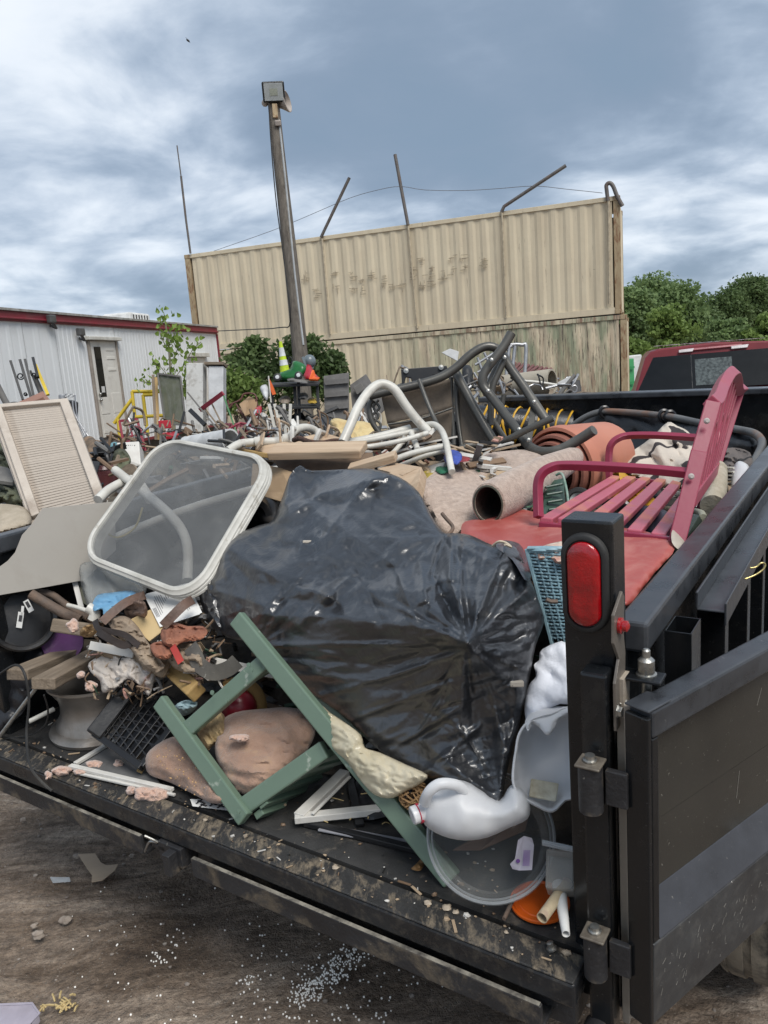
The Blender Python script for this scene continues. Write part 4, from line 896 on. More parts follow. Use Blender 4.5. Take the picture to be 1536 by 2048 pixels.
# ================================================================ THE LOAD
def one(name, g, m, label, c, **k): return obj(name, g, m, None, label=label, cat_=c, **k)
m_wood = mat('old_wood', (.27, .215, .16), (.15, .115, .08), sc=4, rough=.85, bump=.5, bs=20, st=(.8, 8, 8), dirt=(.08, .06, .045), da=.6, ds=2)
m_pine = mat('pine_wood', (.52, .40, .28), (.42, .30, .2), sc=3, rough=.75, bump=.3, bs=18, st=(.7, 9, 9), dirt=(.2, .13, .08), da=.5, ds=1.5)
m_yel = mat('treated_wood', (.42, .28, .11), (.3, .19, .07), sc=4, rough=.7, bump=.2, st=(1, 6, 6))
m_wht = mat('white_paint', (.66, .65, .61), (.5, .48, .44), sc=6, rough=.5, bump=.1, dirt=(.2, .16, .12), da=.6, ds=7, dth=.56)
m_tube = mat('white_tube', (.62, .61, .56), (.48, .46, .41), sc=9, rough=.4, bump=.15, dirt=(.25, .2, .14), da=.7, ds=12, dth=.58)
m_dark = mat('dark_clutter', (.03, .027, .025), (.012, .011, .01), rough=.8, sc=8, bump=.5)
# heap that carries the load
def hh(l, t):
    a = np.clip((l-.42)/.5, 0, 1); a = a*a*(3-2*a); b = np.clip((4.2-l)/.4, 0, 1)
    base = .34+.10*fbm((l*1.5, t*1.5, 2)) - .12*np.clip((l-2.6)/1, 0, 1)*(1 if t < 1 else 0)
    if t > 1.25: base = base*.72
    return max(.004, a*b*base + .02*a*fbm((l*7, t*7, 1)))
g = G().grid(lambda u, v: K(.3+3.98*u, -.05+2.27*v, hh(.3+3.98*u, -.05+2.27*v)), 90, 60)
one('debris_heap', g, mat('heap_dirt', (.085, .07, .055), (.015, .013, .012), sc=9, rough=.85, bump=1, bs=25), 'dark mixed rubbish filling the trailer under the larger scrap', 'rubbish', kind='stuff', smooth=60)
mm = [mat('bit_brown', (.2, .13, .08)), mat('bit_black', (.02, .02, .02), rough=.4), mat('bit_white', (.6, .58, .54)), mat('bit_tan', (.4, .3, .2)), mat('bit_grey', (.2, .2, .2)), mat('bit_green', (.05, .12, .07)), mat('bit_red', (.3, .04, .03)), mat('bit_pink', (.55, .3, .24))]
g = G(); wts = [.24, .3, .1, .16, .12, .03, .02, .03]
for i in range(900):
    g.cur = int(rng.choice(8, p=wts)); l, t = rng.uniform(.45, 4.1), rng.uniform(.0, 2.15)
    c = K(l, t, hh(l, t)+.015); a = unit(rng.normal(size=3)*[1, 1, .35]); k = rng.random()
    if k < .45: g.beam(c-a*rng.uniform(.03, .12), c+a*rng.uniform(.03, .12), rng.uniform(.01, .04), rng.uniform(.003, .02), rng.normal(size=3))
    elif k < .75: g.tube([c-a*.09, c+rng.normal(0, .02, 3), c+a*.09], rng.uniform(.004, .012), 5)
    else: g.ball(c, rng.uniform(.015, .04), 8, (1, rng.uniform(.4, 1), .5), lump=.9)
one('scrap_bits', g, mm, 'small broken scraps and sticks strewn over the rubbish in the trailer', 'scraps', kind='stuff')
# grit and splinters on the deck
g = G()
for i in range(420):
    g.cur = int(rng.choice(4, p=[.25, .1, .2, .45])); l = -.1+rng.random()**1.5*.7; t = rng.uniform(.05, 2.2); c = K(l, t, .003+(.0 if l > -.02 else 0)); a = rng.normal(size=2); a = (TL*a[0]+TT*a[1])/np.linalg.norm(a)
    s = .003+.008*rng.random()**3
    if rng.random() < .85: g.ball(c, s*.8, 6, (1, .7, .5), lump=.7)
    else: g.beam(c-a*s*2, c+a*s*2, s*.7, .002, TU)
one('deck_grit', g, [mm[0], mm[1], mm[2], mm[3]], 'sand grit and wood splinters lying on the rear of the trailer deck', 'grit', kind='stuff')
CR = {(895, 1815): 'biggest, below the clear round cover', (912, 1824): 'just right of the biggest one', (670, 1735): 'mid lip, left of the leaf', (490, 1672): 'under the lowest corner of the green stand', (410, 1640): 'left of the green stand foot', (855, 1805): 'just left of the biggest one', (1012, 1864): 'left of the orange disc on the lip', (1135, 1905): 'larger of two beside the shiny bolt', (1130, 1903): 'smaller of two beside the shiny bolt', (757, 1686): 'behind the lip, near the black frame end'}
for x, y, s in ((895, 1815, .012), (912, 1824, .008), (670, 1735, .009), (490, 1672, .009), (410, 1640, .007), (855, 1805, .01), (1012, 1864, .006), (1135, 1905, .01), (1130, 1903, .007), (757, 1686, .006)):
    p = KU(x, y, .004); obj('crumb', G().ball(p, s, 8, (1, .8, .6), lump=.8), mat('crumb_tan', (.45, .38, .29), (.25, .2, .15), sc=40), label='pale rubble crumb on the deck edge, '+CR[(x, y)], cat_='rubble', group='crumbs on the trailer lip', smooth=60)
# ---------------------------------------------------------------- black bag
m_bag = mat('bag_plastic', (.022, .0235, .027), (.014, .015, .018), sc=3, rough=.34, rv=.07, bump=.1, bs=20, bst=(1.2, .5, 2.2), dirt=(.10, .11, .13), da=.25, ds=5, dist=1.0, scr=.1, scrc=(.3, .3, .3), spec=1, coat=.3, dth=.55)
SEG = [(((578, 1012), (650, 985), (720, 966), (810, 945)), .035, 34), (((505, 1066), (580, 1030), (640, 990)), .02, 20), (((640, 1085), (695, 1010), (745, 962)), .022, 22), (((888, 1080), (866, 1150), (905, 1235)), -.03, 16), (((905, 1075), (900, 1150), (930, 1260)), .022, 15), (((880, 1078), (840, 1120), (850, 1200)), .018, 18),
 (((455, 1095), (560, 1160), (655, 1192)), .03, 30), (((655, 1192), (705, 1150)), .02, 18), (((655, 1192), (600, 1250)), .02, 20), (((620, 1012), (700, 1070), (790, 1130), (830, 1240)), .022, 26), (((700, 1100), (760, 1240)), -.02, 20), (((520, 1230), (700, 1236), (880, 1262), (935, 1287)), .024, 34),
 (((935, 1287), (975, 1180), (1010, 1100)), .024, 20), (((935, 1287), (918, 1180), (925, 1100)), .018, 12), (((935, 1287), (950, 1180), (965, 1105)), -.014, 12), (((935, 1287), (1010, 1220), (1062, 1170)), .018, 20), (((520, 1292), (700, 1288), (925, 1290)), .012, 9), (((545, 1312), (760, 1330), (930, 1296)), -.012, 14), (((560, 1345), (760, 1362), (925, 1302)), .010, 12),
 (((935, 1290), (985, 1390), (1008, 1500), (1000, 1600)), .028, 40), (((640, 1392), (850, 1330)), .009, 9), (((700, 1440), (900, 1365)), .010, 10), (((780, 1500), (940, 1400)), .011, 11), (((850, 1545), (960, 1450)), .012, 11), (((430, 1180), (540, 1215)), .02, 26), (((590, 945), (625, 1000), (690, 1010)), -.03, 30)]
pins = [(935, 1287, 300, 2.0, .017, 1), (886, 1072, 150, 2.2, .015, 2), (512, 1292, 260, 2.6, .010, 3), (432, 1105, 120, 1.6, .009, 4), (1000, 1600, 230, 2.4, .013, 5), (1045, 1420, 90, 1.6, .007, 6), (1078, 1235, 110, 1.8, .009, 7), (690, 1010, 100, 1.4, .006, 8)]
def fold(x, y):
    wx = mnoise.noise(Vector((x*.006, y*.006, 9))); up_ = 1/(1+math.exp((y-1250+.12*(x-700))/22)); v = 0; tot = 0
    for cx_, cy_, R_, k, a, sd_ in pins:
        dx, dy = x-cx_, y-cy_; r = math.hypot(dx, dy); w_ = math.exp(-(r/R_)**2)
        if w_ < .02: continue
        an = math.atan2(dy, dx)/(2*math.pi)*10+.25*wx; w2 = w_*min(1, r/70)
        v += 1.7*a*w2*(.7*FA(an*k+sd_, r*.0045+sd_)+.5*FB(an*k*2.0+sd_, r*.006)); tot += w_
    iso = 1/(1+1.3*tot)
    v += .028*math.exp(-math.hypot(x-935, y-1287)/30)
    v += .5*(.018+.05*up_)*(.5+.5*iso)*FA(x*.0125+.6*wx, y*.0165+.5*wx)
    v += up_*(.5+.5*iso)*.022*FB((x+y*.5)*.024, (y-x*.35)*.032+wx) + up_*.007*FC((x-y*.4)*.05+wx, (y+x*.5)*.07)
    v += (1-up_)*(.012*FB((x-y*.25)*.008, (y+x*.28)*.030+wx) + .009*FC((x-y*.2)*.013, (y+x*.3)*.062))
    for (q, a, w_) in SEG:
        best = 1e9
        for (x0, y0), (x1, y1) in zip(q[:-1], q[1:]):
            ux, uy = x1-x0, y1-y0; t = ((x-x0)*ux+(y-y0)*uy)/(ux*ux+uy*uy); t = min(1, max(0, t)); best = min(best, math.hypot(x-x0-ux*t, y-y0-uy*t))
        if best < w_*3: v += a*max(0, 1-best/w_)**1.3
    return v
bag = thing('trash_bag', 'large crumpled black plastic trash bag lying over the middle of the load', 'trash bag', P(800, 1500, 2.1))
ol = [(600, 931), (622, 941), (692, 938), (745, 938), (800, 955), (838, 985), (862, 1030), (886, 1064), (905, 1066), (940, 1070), (985, 1090), (1010, 1086), (1035, 1095), (1058, 1150), (1082, 1215), (1088, 1245), (1072, 1290), (1062, 1340), (1050, 1400), (1036, 1460), (1025, 1500), (1010, 1560), (1000, 1626), (985, 1624), (950, 1600), (925, 1570), (890, 1562), (850, 1555), (800, 1530), (745, 1490), (695, 1440), (640, 1400), (590, 1370), (540, 1335), (505, 1290), (455, 1275), (430, 1250), (402, 1200), (396, 1165), (430, 1120), (470, 1072), (520, 1050), (545, 1040), (568, 985), (580, 950)]
ct = [(600, 931, 2.95), (692, 938, 2.86), (800, 955, 2.66), (838, 985, 2.6), (886, 1064, 2.36), (985, 1090, 2.12), (1035, 1095, 2.1), (1085, 1240, 1.95), (1060, 1350, 1.93), (1040, 1450, 1.9), (1000, 1626, 1.82), (925, 1570, 1.88), (850, 1555, 1.98), (745, 1490, 2.12), (640, 1400, 2.27), (540, 1335, 2.38), (430, 1250, 2.65), (396, 1165, 2.78), (470, 1072, 2.82), (545, 1040, 2.8),
      (640, 985, 2.82), (600, 1040, 2.66), (700, 1010, 2.62), (800, 1050, 2.42), (760, 1130, 2.28), (840, 1150, 2.12), (900, 1180, 2.0), (935, 1285, 1.86), (1000, 1200, 1.93), (860, 1250, 1.96), (740, 1230, 2.12), (650, 1180, 2.3), (560, 1140, 2.5), (480, 1150, 2.62), (600, 1240, 2.28), (520, 1240, 2.42), (700, 1330, 2.17), (820, 1350, 2.03), (820, 1450, 2.07), (930, 1400, 1.93), (950, 1520, 1.93), (700, 1260, 2.13)]
t = m_bag.node_tree; pb = [n for n in t.nodes if n.type == 'BSDF_PRINCIPLED'][0]; prev = pb.inputs['Normal'].links[0].from_socket
tcx = [n for n in t.nodes if n.type == 'TEX_COORD'][0]
for sc_, dst, stg in ((16, .003, .12),):
    nz_ = t.nodes.new('ShaderNodeTexNoise'); nz_.inputs['Scale'].default_value = sc_; nz_.inputs['Detail'].default_value = 2.5; nz_.inputs['Distortion'].default_value = 1.6; t.links.new(tcx.outputs['Object'], nz_.inputs['Vector'])
    m1_ = t.nodes.new('ShaderNodeMath'); m1_.operation = 'SUBTRACT'; m1_.inputs[1].default_value = .5; t.links.new(nz_.outputs[0], m1_.inputs[0])
    m2_ = t.nodes.new('ShaderNodeMath'); m2_.operation = 'ABSOLUTE'; t.links.new(m1_.outputs[0], m2_.inputs[0])
    m3_ = t.nodes.new('ShaderNodeMath'); m3_.operation = 'POWER'; m3_.inputs[1].default_value = .6; t.links.new(m2_.outputs[0], m3_.inputs[0])
    bb = t.nodes.new('ShaderNodeBump'); bb.invert = True; bb.inputs['Strength'].default_value = stg; bb.inputs['Distance'].default_value = dst*6; t.links.new(m3_.outputs[0], bb.inputs['Height']); t.links.new(prev, bb.inputs['Normal']); prev = bb.outputs[0]
t.links.new(prev, pb.inputs['Normal'])
g = blob(ol, ct, front=.03, back=.22, edge=30, step=3.7, wr=fold)
obj('bag_film', g, m_bag, bag, smooth=75)
for (x, y, d, r) in ((616, 1085, 2.55, .012), (1033, 1367, 1.9, .012)): obj('exposed_scrap', G().box(P(x, y, d-.04), (RT, UP, FW), (r*1.4, r*.6, .01)), mat('rag_pale', (.5, .45, .38)), bag, bev=.003)
g = blob([(990, 1092), (1000, 1082), (1022, 1082), (1045, 1095), (1062, 1150), (1050, 1160), (1025, 1120)], [(1000, 1085, 2.1), (1060, 1150, 1.98), (1022, 1110, 2.05)], front=.015, back=.02, wr=wr_cloth(.012, .08, 1.2, 3), step=6, edge=12)
obj('bag_neck', g, m_bag, bag, smooth=60)
tobj('tie_string', [P(985, 1092, 2.05), P(998, 1083, 2.03), P(1012, 1086, 2.03), P(1022, 1094, 2.02), P(1010, 1089, 2.0)], .0035, mat('string', (.55, .47, .35)), bag, n=5)
g = blob([(398, 1180), (425, 1170), (438, 1230), (442, 1262), (425, 1255), (408, 1225)], [(398, 1180, 2.74), (440, 1260, 2.6), (425, 1170, 2.66)], front=.01, back=.02, wr=wr_cloth(.012, .12, 1.3, 5), step=5, edge=10)
obj('wrapped_edge', g, m_bag, bag, smooth=60)
# ---------------------------------------------------------------- green folding frame
m_grn = mat('green_paint', (.135, .195, .145), (.115, .172, .126), sc=3, rough=.38, rv=.06, bump=.06, bs=25, dirt=(.5, .53, .46), da=.85, ds=16, dth=.625, coat=.15)
gf = thing('folding_stand', 'green painted wooden folding stand lying crossed against the black bag', 'folding stand', P(485, 1645, 2.25))
n0 = unit(np.cross(P(905, 1765, 1.93)-P(472, 1235, 2.35), P(340, 1480, 2.42)-P(540, 1300, 2.3)))
if n0@(CAM-P(600, 1400, 2.2)) < 0: n0 = -n0
bobj('long_leg', P(474, 1236, 2.33), P(905, 1760, 1.915), .052, .03, m_grn, gf, n0, .005)
bobj('short_leg', P(320, 1402, 2.44), P(492, 1638, 2.215), .05, .03, m_grn, gf, n0, .005)
bobj('cross_rail', P(362, 1472, 2.385), P(548, 1308, 2.275), .05, .028, m_grn, gf, n0, .005)
bobj('cross_rail', P(490, 1612, 2.24), P(652, 1498, 2.16), .052, .028, m_grn, gf, n0, .005)
bobj('rear_leg', P(560, 1330, 2.36), P(720, 1478, 2.26), .045, .03, m_grn, gf, n0, .005)
bobj('rear_leg', P(430, 1400, 2.5), P(560, 1320, 2.42), .035, .02, m_grn, gf, n0, .005)
sl = [(519, 1618), (527, 1597), (547, 1572), (571, 1548), (604, 1531), (637, 1507)]
for i, (x, y) in enumerate(sl):
    a = P(x+4, y+8, 2.235-.012*i); q = unit(P(660, 1490, 2.15)-P(500, 1618, 2.24)); cc = a-n0*.11
    o = obj('seat_slat', G().box(cc, (q, np.cross(n0, q), n0), (.016 if i < 5 else .02, .0105, .125)), m_grn, gf, bev=.003)
for x, y, d in ((425, 1385, 2.31), (503, 1340, 2.27), (452, 1402, 2.3), (477, 1623, 2.2), (885, 1740, 1.905), (498, 1330, 2.27)):
    obj('screw_plug', G().lathe(P(x, y, d-.014), n0, [(.007, 0), (.007, .003), (0, .0035)], 10), m_grn, gf)
# ---------------------------------------------------------------- aluminium wheel rim
m_alu = mat('cast_alu', (.36, .33, .30), (.26, .24, .215), sc=5, rough=.42, metal=.75, bump=.15, bs=50, dirt=(.16, .13, .1), da=.5, ds=4)
rc = K(.215, 1.93, .0)
one('alloy_wheel', G().lathe(rc, TU, [(.14, .012), (.175, .0), (.195, .004), (.2, .018), (.19, .03), (.172, .036), (.166, .055), (.15, .08), (.146, .12), (.150, .15), (.165, .175), (.172, .195), (.182, .2), (.182, .208), (.172, .208), (.155, .18), (.135, .12), (.14, .05)], 64), m_alu, 'bare aluminium wheel rim standing upright on the deck under two grey planks', 'wheel rim', smooth=35)
# ---------------------------------------------------------------- black plastic crate
m_pl = mat('black_plastic', (.014, .014, .015), (.01, .01, .011), rough=.38, rv=.08, bump=.1, bs=40, dirt=(.12, .1, .08), da=.35)
cr_ = thing('plastic_crate', 'black lattice plastic crate tipped on edge beside the aluminium rim', 'crate', P(270, 1510, 2.6))
A_, B_, C_, D_ = P(190, 1468, 2.62), P(268, 1362, 2.72), P(375, 1420, 2.62), P(285, 1535, 2.5)
bobj('crate_rim', P(186, 1470, 2.6), P(270, 1362, 2.7), .055, .05, m_pl, cr_, None, .006)
inn = [A_, B_, C_, D_]; nC = unit(np.cross(B_-A_, D_-A_)); nC = nC if nC@(CAM-A_) > 0 else -nC
def bil(u, v): return A_*(1-u)*(1-v)+B_*u*(1-v)+C_*u*v+D_*(1-u)*v
for i in range(9): bobj('crate_rib', bil(0, .06+i*.11), bil(1, .06+i*.11), .006, .012, m_pl, cr_, nC, .001)
for i in range(15):
    a = i/14; bobj('crate_lattice', bil(a, .05), bil(min(1, max(0, a+(.28 if i % 2 else -.28))), .97), .0045, .008, m_pl, cr_, nC, 0)
for u in (0, 1): bobj('crate_edge', bil(u, 0), bil(u, 1), .022, .03, m_pl, cr_, nC, .003)
bobj('crate_edge', bil(0, 1), bil(1, 1), .02, .03, m_pl, cr_, nC, .003)
obj('crate_back', G().slab([bil(0, 0)-nC*.13, bil(1, 0)-nC*.13, bil(1, 1)-nC*.13, bil(0, 1)-nC*.13], .004, -nC), m_pl, cr_)
obj('crate_wall', G().slab([B_, B_-nC*.13, C_-nC*.13, C_], .005, UP), m_pl, cr_)
# ---------------------------------------------------------------- burlap pillows, fur, pad
m_bur = mat('brown_burlap', (.37, .24, .175), (.25, .155, .11), sc=7, rough=.95, bump=.6, bs=90, dirt=(.4, .27, .15), da=.5, ds=14, dth=.57, sheen=.3)
one('sack', blob([(290, 1525), (300, 1500), (340, 1475), (370, 1480), (400, 1530), (440, 1560), (450, 1600), (425, 1607), (390, 1590), (340, 1565), (300, 1550)], [(290, 1525, 2.5), (360, 1480, 2.48), (440, 1600, 2.28), (370, 1560, 2.42)], front=.05, back=.07, edge=40, step=5, wr=wr_cloth(.008, .05, .6, 2.5, 1)), m_bur, 'flat brown cloth sack dusted with crumbs, left of the green stand leg', 'sack', smooth=60)
one('sack', blob([(430, 1485), (440, 1445), (470, 1425), (520, 1418), (580, 1415), (625, 1430), (630, 1470), (605, 1515), (570, 1555), (530, 1580), (500, 1592), (470, 1580), (448, 1550), (433, 1520)], [(432, 1478, 2.42), (500, 1420, 2.5), (600, 1430, 2.46), (490, 1590, 2.27), (520, 1500, 2.36)], front=.07, back=.1, edge=60, step=5, wr=wr_cloth(.010, .035, .3, 3, 6)), m_bur, 'full round brown cloth sack with a torn pink seam inside the green stand', 'sack', smooth=60)
m_ins = mat('insulation_pink', (.60, .42, .33), (.48, .30, .23), sc=12, rough=1, bump=1, bs=60, sheen=.5)
m_insy = mat('insulation_yellow', (.62, .5, .26), (.5, .36, .17), sc=9, rough=1, bump=1, bs=40)
def tuft(x, y, d, rx, ry, label, m=None, seedv=0):
    n = 16; out = []
    for k in range(n):
        a = 2*math.pi*k/n; q = 1+.45*mnoise.noise(Vector((math.cos(a)*1.6, math.sin(a)*1.6, x*.1+seedv))); out.append((x+rx*q*math.cos(a), y+ry*q*math.sin(a)))
    return one('insulation_tuft', blob(out, [(x-rx, y, d), (x+rx, y, d), (x, y-ry, d+.01), (x, y+ry, d-.01)], front=.02, back=.015, edge=min(rx, ry)*.8, step=max(2.2, min(rx, ry)*.2), smo=2, wr=lambda a, b: .012*mnoise.noise(Vector((a*.16, b*.16, seedv)))+.006*mnoise.noise(Vector((a*.4, b*.4, 3)))), m or m_ins, label, 'insulation', smooth=60, group='torn insulation tufts')
def on_deck(x, y, u=.012): return float((KU(x, y, u)-CAM)@FW)
for x, y, rx, ry, lb in ((122, 1541, 18, 11, 'pink insulation tuft at the left end of the lip, right of the smallest tuft'), (97, 1551, 8, 9, 'smallest pink insulation tuft, at the left end of the lip'), (160, 1544, 14, 6, 'flat tan insulation tuft on the white frame strip'), (190, 1530, 16, 11, 'ragged pink insulation tuft draped over the white frame strip'), (238, 1528, 13, 8, 'round pink insulation tuft below the black crate'), (262, 1582, 10, 10, 'small tan insulation wedge left of the biggest tuft on the lip'), (302, 1588, 32, 18, 'largest pink insulation tuft lying on the lip below the brown sack')):
    tuft(x, y, on_deck(x, y), rx, ry, lb, seedv=x)
tuft(478, 1475, 2.3, 22, 9, 'pink stuffing bursting from the seam of the full brown sack')
tuft(146, 1252, 2.72, 12, 12, 'pink insulation tuft stuck on the round stick end'); tuft(180, 1372, 2.62, 14, 10, 'pink insulation tuft lying on the aluminium rim', seedv=4); tuft(162, 1350, 2.6, 9, 8, 'small pink insulation scrap above the aluminium rim')
one('fur_pad', blob([(390, 1440), (420, 1418), (448, 1430), (452, 1470), (425, 1492), (415, 1500), (398, 1475)], [(390, 1440, 2.5), (450, 1430, 2.48), (415, 1495, 2.42)], front=.05, back=.04, edge=25, step=5, wr=wr_cloth(.01, .07, 1.2, 2)), mat('fur_yellow', (.50, .38, .2), (.2, .12, .06), sc=10, rough=1, bump=1, bs=60), 'yellow brown fuzzy pad behind the green stand, left of the red ball', 'pad', smooth=60)
one('red_ball', G().ball(P(478, 1415, 2.6), .062, 20), mat('red_vinyl', (.22, .012, .025), rough=.35, bump=.05, dirt=(.4, .25, .15), da=.3), 'dark red ball seen through the green stand above the brown sack', 'ball', smooth=60)
one('tan_ring', G().tube(cat([P(478+44*math.cos(a), 1415+50*math.sin(a), 2.62) for a in np.linspace(-2.2, 1.0, 9)], 3), .022, 8), mat('foam_tan', (.45, .28, .1), (.25, .15, .06), rough=.9), 'curved tan foam ring round the dark red ball', 'ring', smooth=60)
bobj('wood_stick', P(560, 1530, 2.32), P(605, 1465, 2.38), .022, .02, m_yel, None, label='yellow wooden stick poking out behind the full brown sack', cat_='stick')
bobj('wood_stick', P(278, 1545, 2.52), P(296, 1512, 2.55), .02, .015, m_yel, None, label='short yellow wooden offcut under the left brown sack', cat_='stick')
bobj('wood_block', P(322, 1318, 2.7), P(393, 1385, 2.48), .055, .05, m_yel, None, label='stout yellowish wooden block pointing at the green stand from behind', cat_='wood block', bev=.006)
g = G(); rs = np.random.default_rng(8)
for i in range(90):
    x, y = rs.uniform(312, 420), rs.uniform(1495, 1590)
    if abs((y-1490)-(x-300)*.85) > 34: continue
    g.ball(P(x, y, 2.405-.0005*(x-300)-.0006*(y-1500)+.0), rs.uniform(.001, .0035), 6, lump=.6)
one('sawdust', g, mat('sawdust', (.55, .36, .18), (.4, .24, .12), sc=60), 'sawdust crumbs on the flat brown sack', 'sawdust', kind='stuff')
# ---------------------------------------------------------------- left side timber and pieces
bobj('grey_plank', P(34, 1350, 2.72), P(185, 1288, 3.2), .085, .04, m_wood, None, UP, bev=.004, label='weathered grey plank over the rim, the one nearer the left edge', cat_='plank')
bobj('grey_plank', P(86, 1368, 2.62), P(200, 1306, 3.05), .085, .04, m_wood, None, UP, bev=.004, label='weathered grey plank over the rim, the shorter one on the right', cat_='plank')
bobj('tan_board', P(105, 1250, 2.85), P(190, 1262, 2.78), .05, .02, m_wood, None, label='short tan board with a pointed left end above the grey planks', cat_='board', bev=.006)
bobj('tan_board', P(212, 1295, 2.7), P(335, 1340, 2.55), .06, .025, mat('drift_wood', (.33, .25, .17), (.2, .14, .09), sc=5, rough=.9, bump=.4, st=(1, 6, 6)), None, label='worn tan tool handle board with a knot, ending above the yellow block', cat_='board', bev=.012)
bobj('white_trim', P(182, 1291, 2.68), P(270, 1308, 2.62), .03, .02, m_wht, None, label='white painted trim piece under the old belts', cat_='trim')
bobj('white_trim', P(400, 1318, 2.6), P(560, 1350, 2.5), .03, .02, m_wht, None, label='white trim strip passing behind the green stand top', cat_='trim')
# round black speaker
c = P(46, 1238, 2.92); ax = unit(unit(CAM-c)+.18*RT+.1*UP)
sp_ = thing('bucket_base_plate', 'round black plastic base with white stickers at the left edge', 'plastic base', c-UP*.12)
lobj('base_shell', c, ax, [(.09, -.05), (.112, -.03), (.121, 0), (.124, .01), (.118, .016), (.106, .008), (.1, -.01), (.06, -.006), (.02, -.006), (0, -.004)], m_pl, sp_, 40, sq=1.0)
for (x, y, w_, h_, an) in ((57, 1212, .011, .024, .5), (40, 1240, .011, .03, -.15), (44, 1228, .005, .03, -.1)):
    cc = P(x, y, 2.9); e1 = math.cos(an)*RT+math.sin(an)*UP; e2 = -math.sin(an)*RT+math.cos(an)*UP
    o_ = obj('sticker', G().box(cc, (e1, e2, ax), (w_, h_, .002)), mat('paper_white', (.72, .72, .70), (.66, .66, .64), rough=.7, bump=.03), sp_)
    if h_ > .02 and w_ > .01: obj('barcode', G().box(cc+ax*.003+e2*.006, (e1, e2, ax), (.006, .012, .0006)), mat('ink', (.05, .05, .055)), o_)
m_rp = mat('rust_pipe', (.19, .13, .095), (.09, .075, .065), sc=12, rough=.75, metal=.3, bump=.4)
tobj('rusty_pipe', [P(62, 1188, 2.85), P(85, 1202, 2.85), P(125, 1225, 2.85), P(160, 1240, 2.85)], .019, m_rp, None, label='thick rusty grey pipe pointing at the round black base', cat_='pipe', n=10)
tobj('rusty_pipe', [P(80, 1185, 2.95), P(105, 1190, 2.95), P(140, 1215, 2.95), P(200, 1248, 2.9)], .014, m_rp, None, label='rusty pipe lying just behind and above the thick one', cat_='pipe', n=10)
tobj('white_stick', [P(135, 1210, 2.8), P(170, 1220, 2.78), P(205, 1242, 2.75)], .008, m_tube, None, label='thin pale plastic stick over the rusty pipes', cat_='stick')
one('white_fitting', G().tube(cat([P(176, 1215, 2.72), P(190, 1225, 2.72), P(186, 1240, 2.72)], 3), .02, 8), m_tube, 'pale plastic elbow fitting beside the pink tuft', 'fitting', smooth=50)
one('purple_disc', G().lathe(P(125, 1285, 3.0), unit(CAM-P(125, 1285, 3.0)+.3*UP), [(.06, 0), (.075, .004), (.078, -.01)], 24, cap0=True), mat('purple', (.10, .02, .13), rough=.35), 'purple and teal toy disc half hidden behind the grey plank', 'disc', smooth=40)
# rag, gloves, belts, paper
one('blue_glove', blob([(184, 1212), (195, 1190), (225, 1185), (262, 1181), (272, 1190), (250, 1205), (225, 1215), (208, 1231), (205, 1218), (190, 1222)], [(184, 1212, 2.72), (270, 1185, 2.78), (208, 1230, 2.66)], front=.02, back=.02, edge=14, step=4, wr=wr_cloth(.014, .05, .3, 2, 2)), mat('nitrile_blue', (.16, .34, .5), (.11, .26, .42), rough=.45, bump=.1), 'crumpled light blue rubber glove below the glass table top', 'glove', smooth=60)
pg_ = thing('letter_page', 'white printed letter page with folded corner under the glass table top', 'letter', P(340, 1255, 2.62))
p4_ = [P(288, 1190, 2.78), P(372, 1168, 2.78), P(400, 1228, 2.66), P(320, 1254, 2.62)]
obj('paper_sheet', G().slab(p4_, .0015), MATS['paper_white'], pg_)
obj('paper_sheet', G().slab([p+FW*.006+RT*.006+UP*.004 for p in p4_], .0015), MATS['paper_white'], pg_)
g = G(); u0 = p4_[0]
def pq(u, v): return (p4_[0]*(1-u)*(1-v)+p4_[1]*u*(1-v)+p4_[2]*u*v+p4_[3]*(1-u)*v)-FW*.0015
pn_ = unit(np.cross(p4_[1]-p4_[0], p4_[3]-p4_[0]))
for i in range(15):
    u = .16+i*.048; b_ = .12+(.1 if i % 5 == 0 else 0); e_ = .8-rng.random()*.12
    g.beam(pq(u, b_), pq(u, e_), .0022, .0004, pn_)
for i in range(3): g.beam(pq(.05+.03*i, .45), pq(.05+.03*i, .72), .0022, .0004, pn_)
obj('print_lines', g, mat('ink_grey', (.25, .25, .26)), pg_, kind='stuff')
one('envelope', G().slab([P(254, 1242, 2.7), P(308, 1215, 2.72), P(330, 1258, 2.62), P(298, 1282, 2.6)], .004), mat('manila', (.56, .42, .22), (.5, .37, .19), sc=3, rough=.8, bump=.1), 'yellow manila envelope lying below the printed letter page', 'envelope', bev=.001)
m_lea = mat('old_leather', (.16, .095, .07), (.08, .05, .038), sc=14, rough=.6, bump=.4, dirt=(.3, .22, .15), da=.4)
def strap(pts, w_, label, m=m_lea):
    q = cat([P(*p) for p in pts], 5); g = G(); vs = []
    for i, p in enumerate(q):
        t_ = unit(q[min(i+1, len(q)-1)]-q[max(i-1, 0)]); s_ = unit(np.cross(t_, FW)); 
        for k in (-1, 1):
            for dd in (-.0025, .0025): vs.append(p+s_*k*w_/2+FW*dd)
    for i in range(len(q)-1):
        a, b = 4*i, 4*(i+1); g.f += []
    fs = []
    for i in range(len(q)-1):
        a, b = 4*i, 4*(i+1); fs += [(a, a+2, b+2, b), (a+1, b+1, b+3, a+3), (a, b, b+1, a+1), (a+2, a+3, b+3, b+2)]
    fs += [(0, 1, 3, 2), (len(vs)-4, len(vs)-2, len(vs)-1, len(vs)-3)]; g.add(vs, fs)
    return one('leather_strap', g, m, label, 'strap', smooth=60)
strap([(205, 1244, 2.62), (225, 1225, 2.64), (255, 1203, 2.68), (290, 1190, 2.72)], .03, 'brown leather strap running up beside the blue glove')
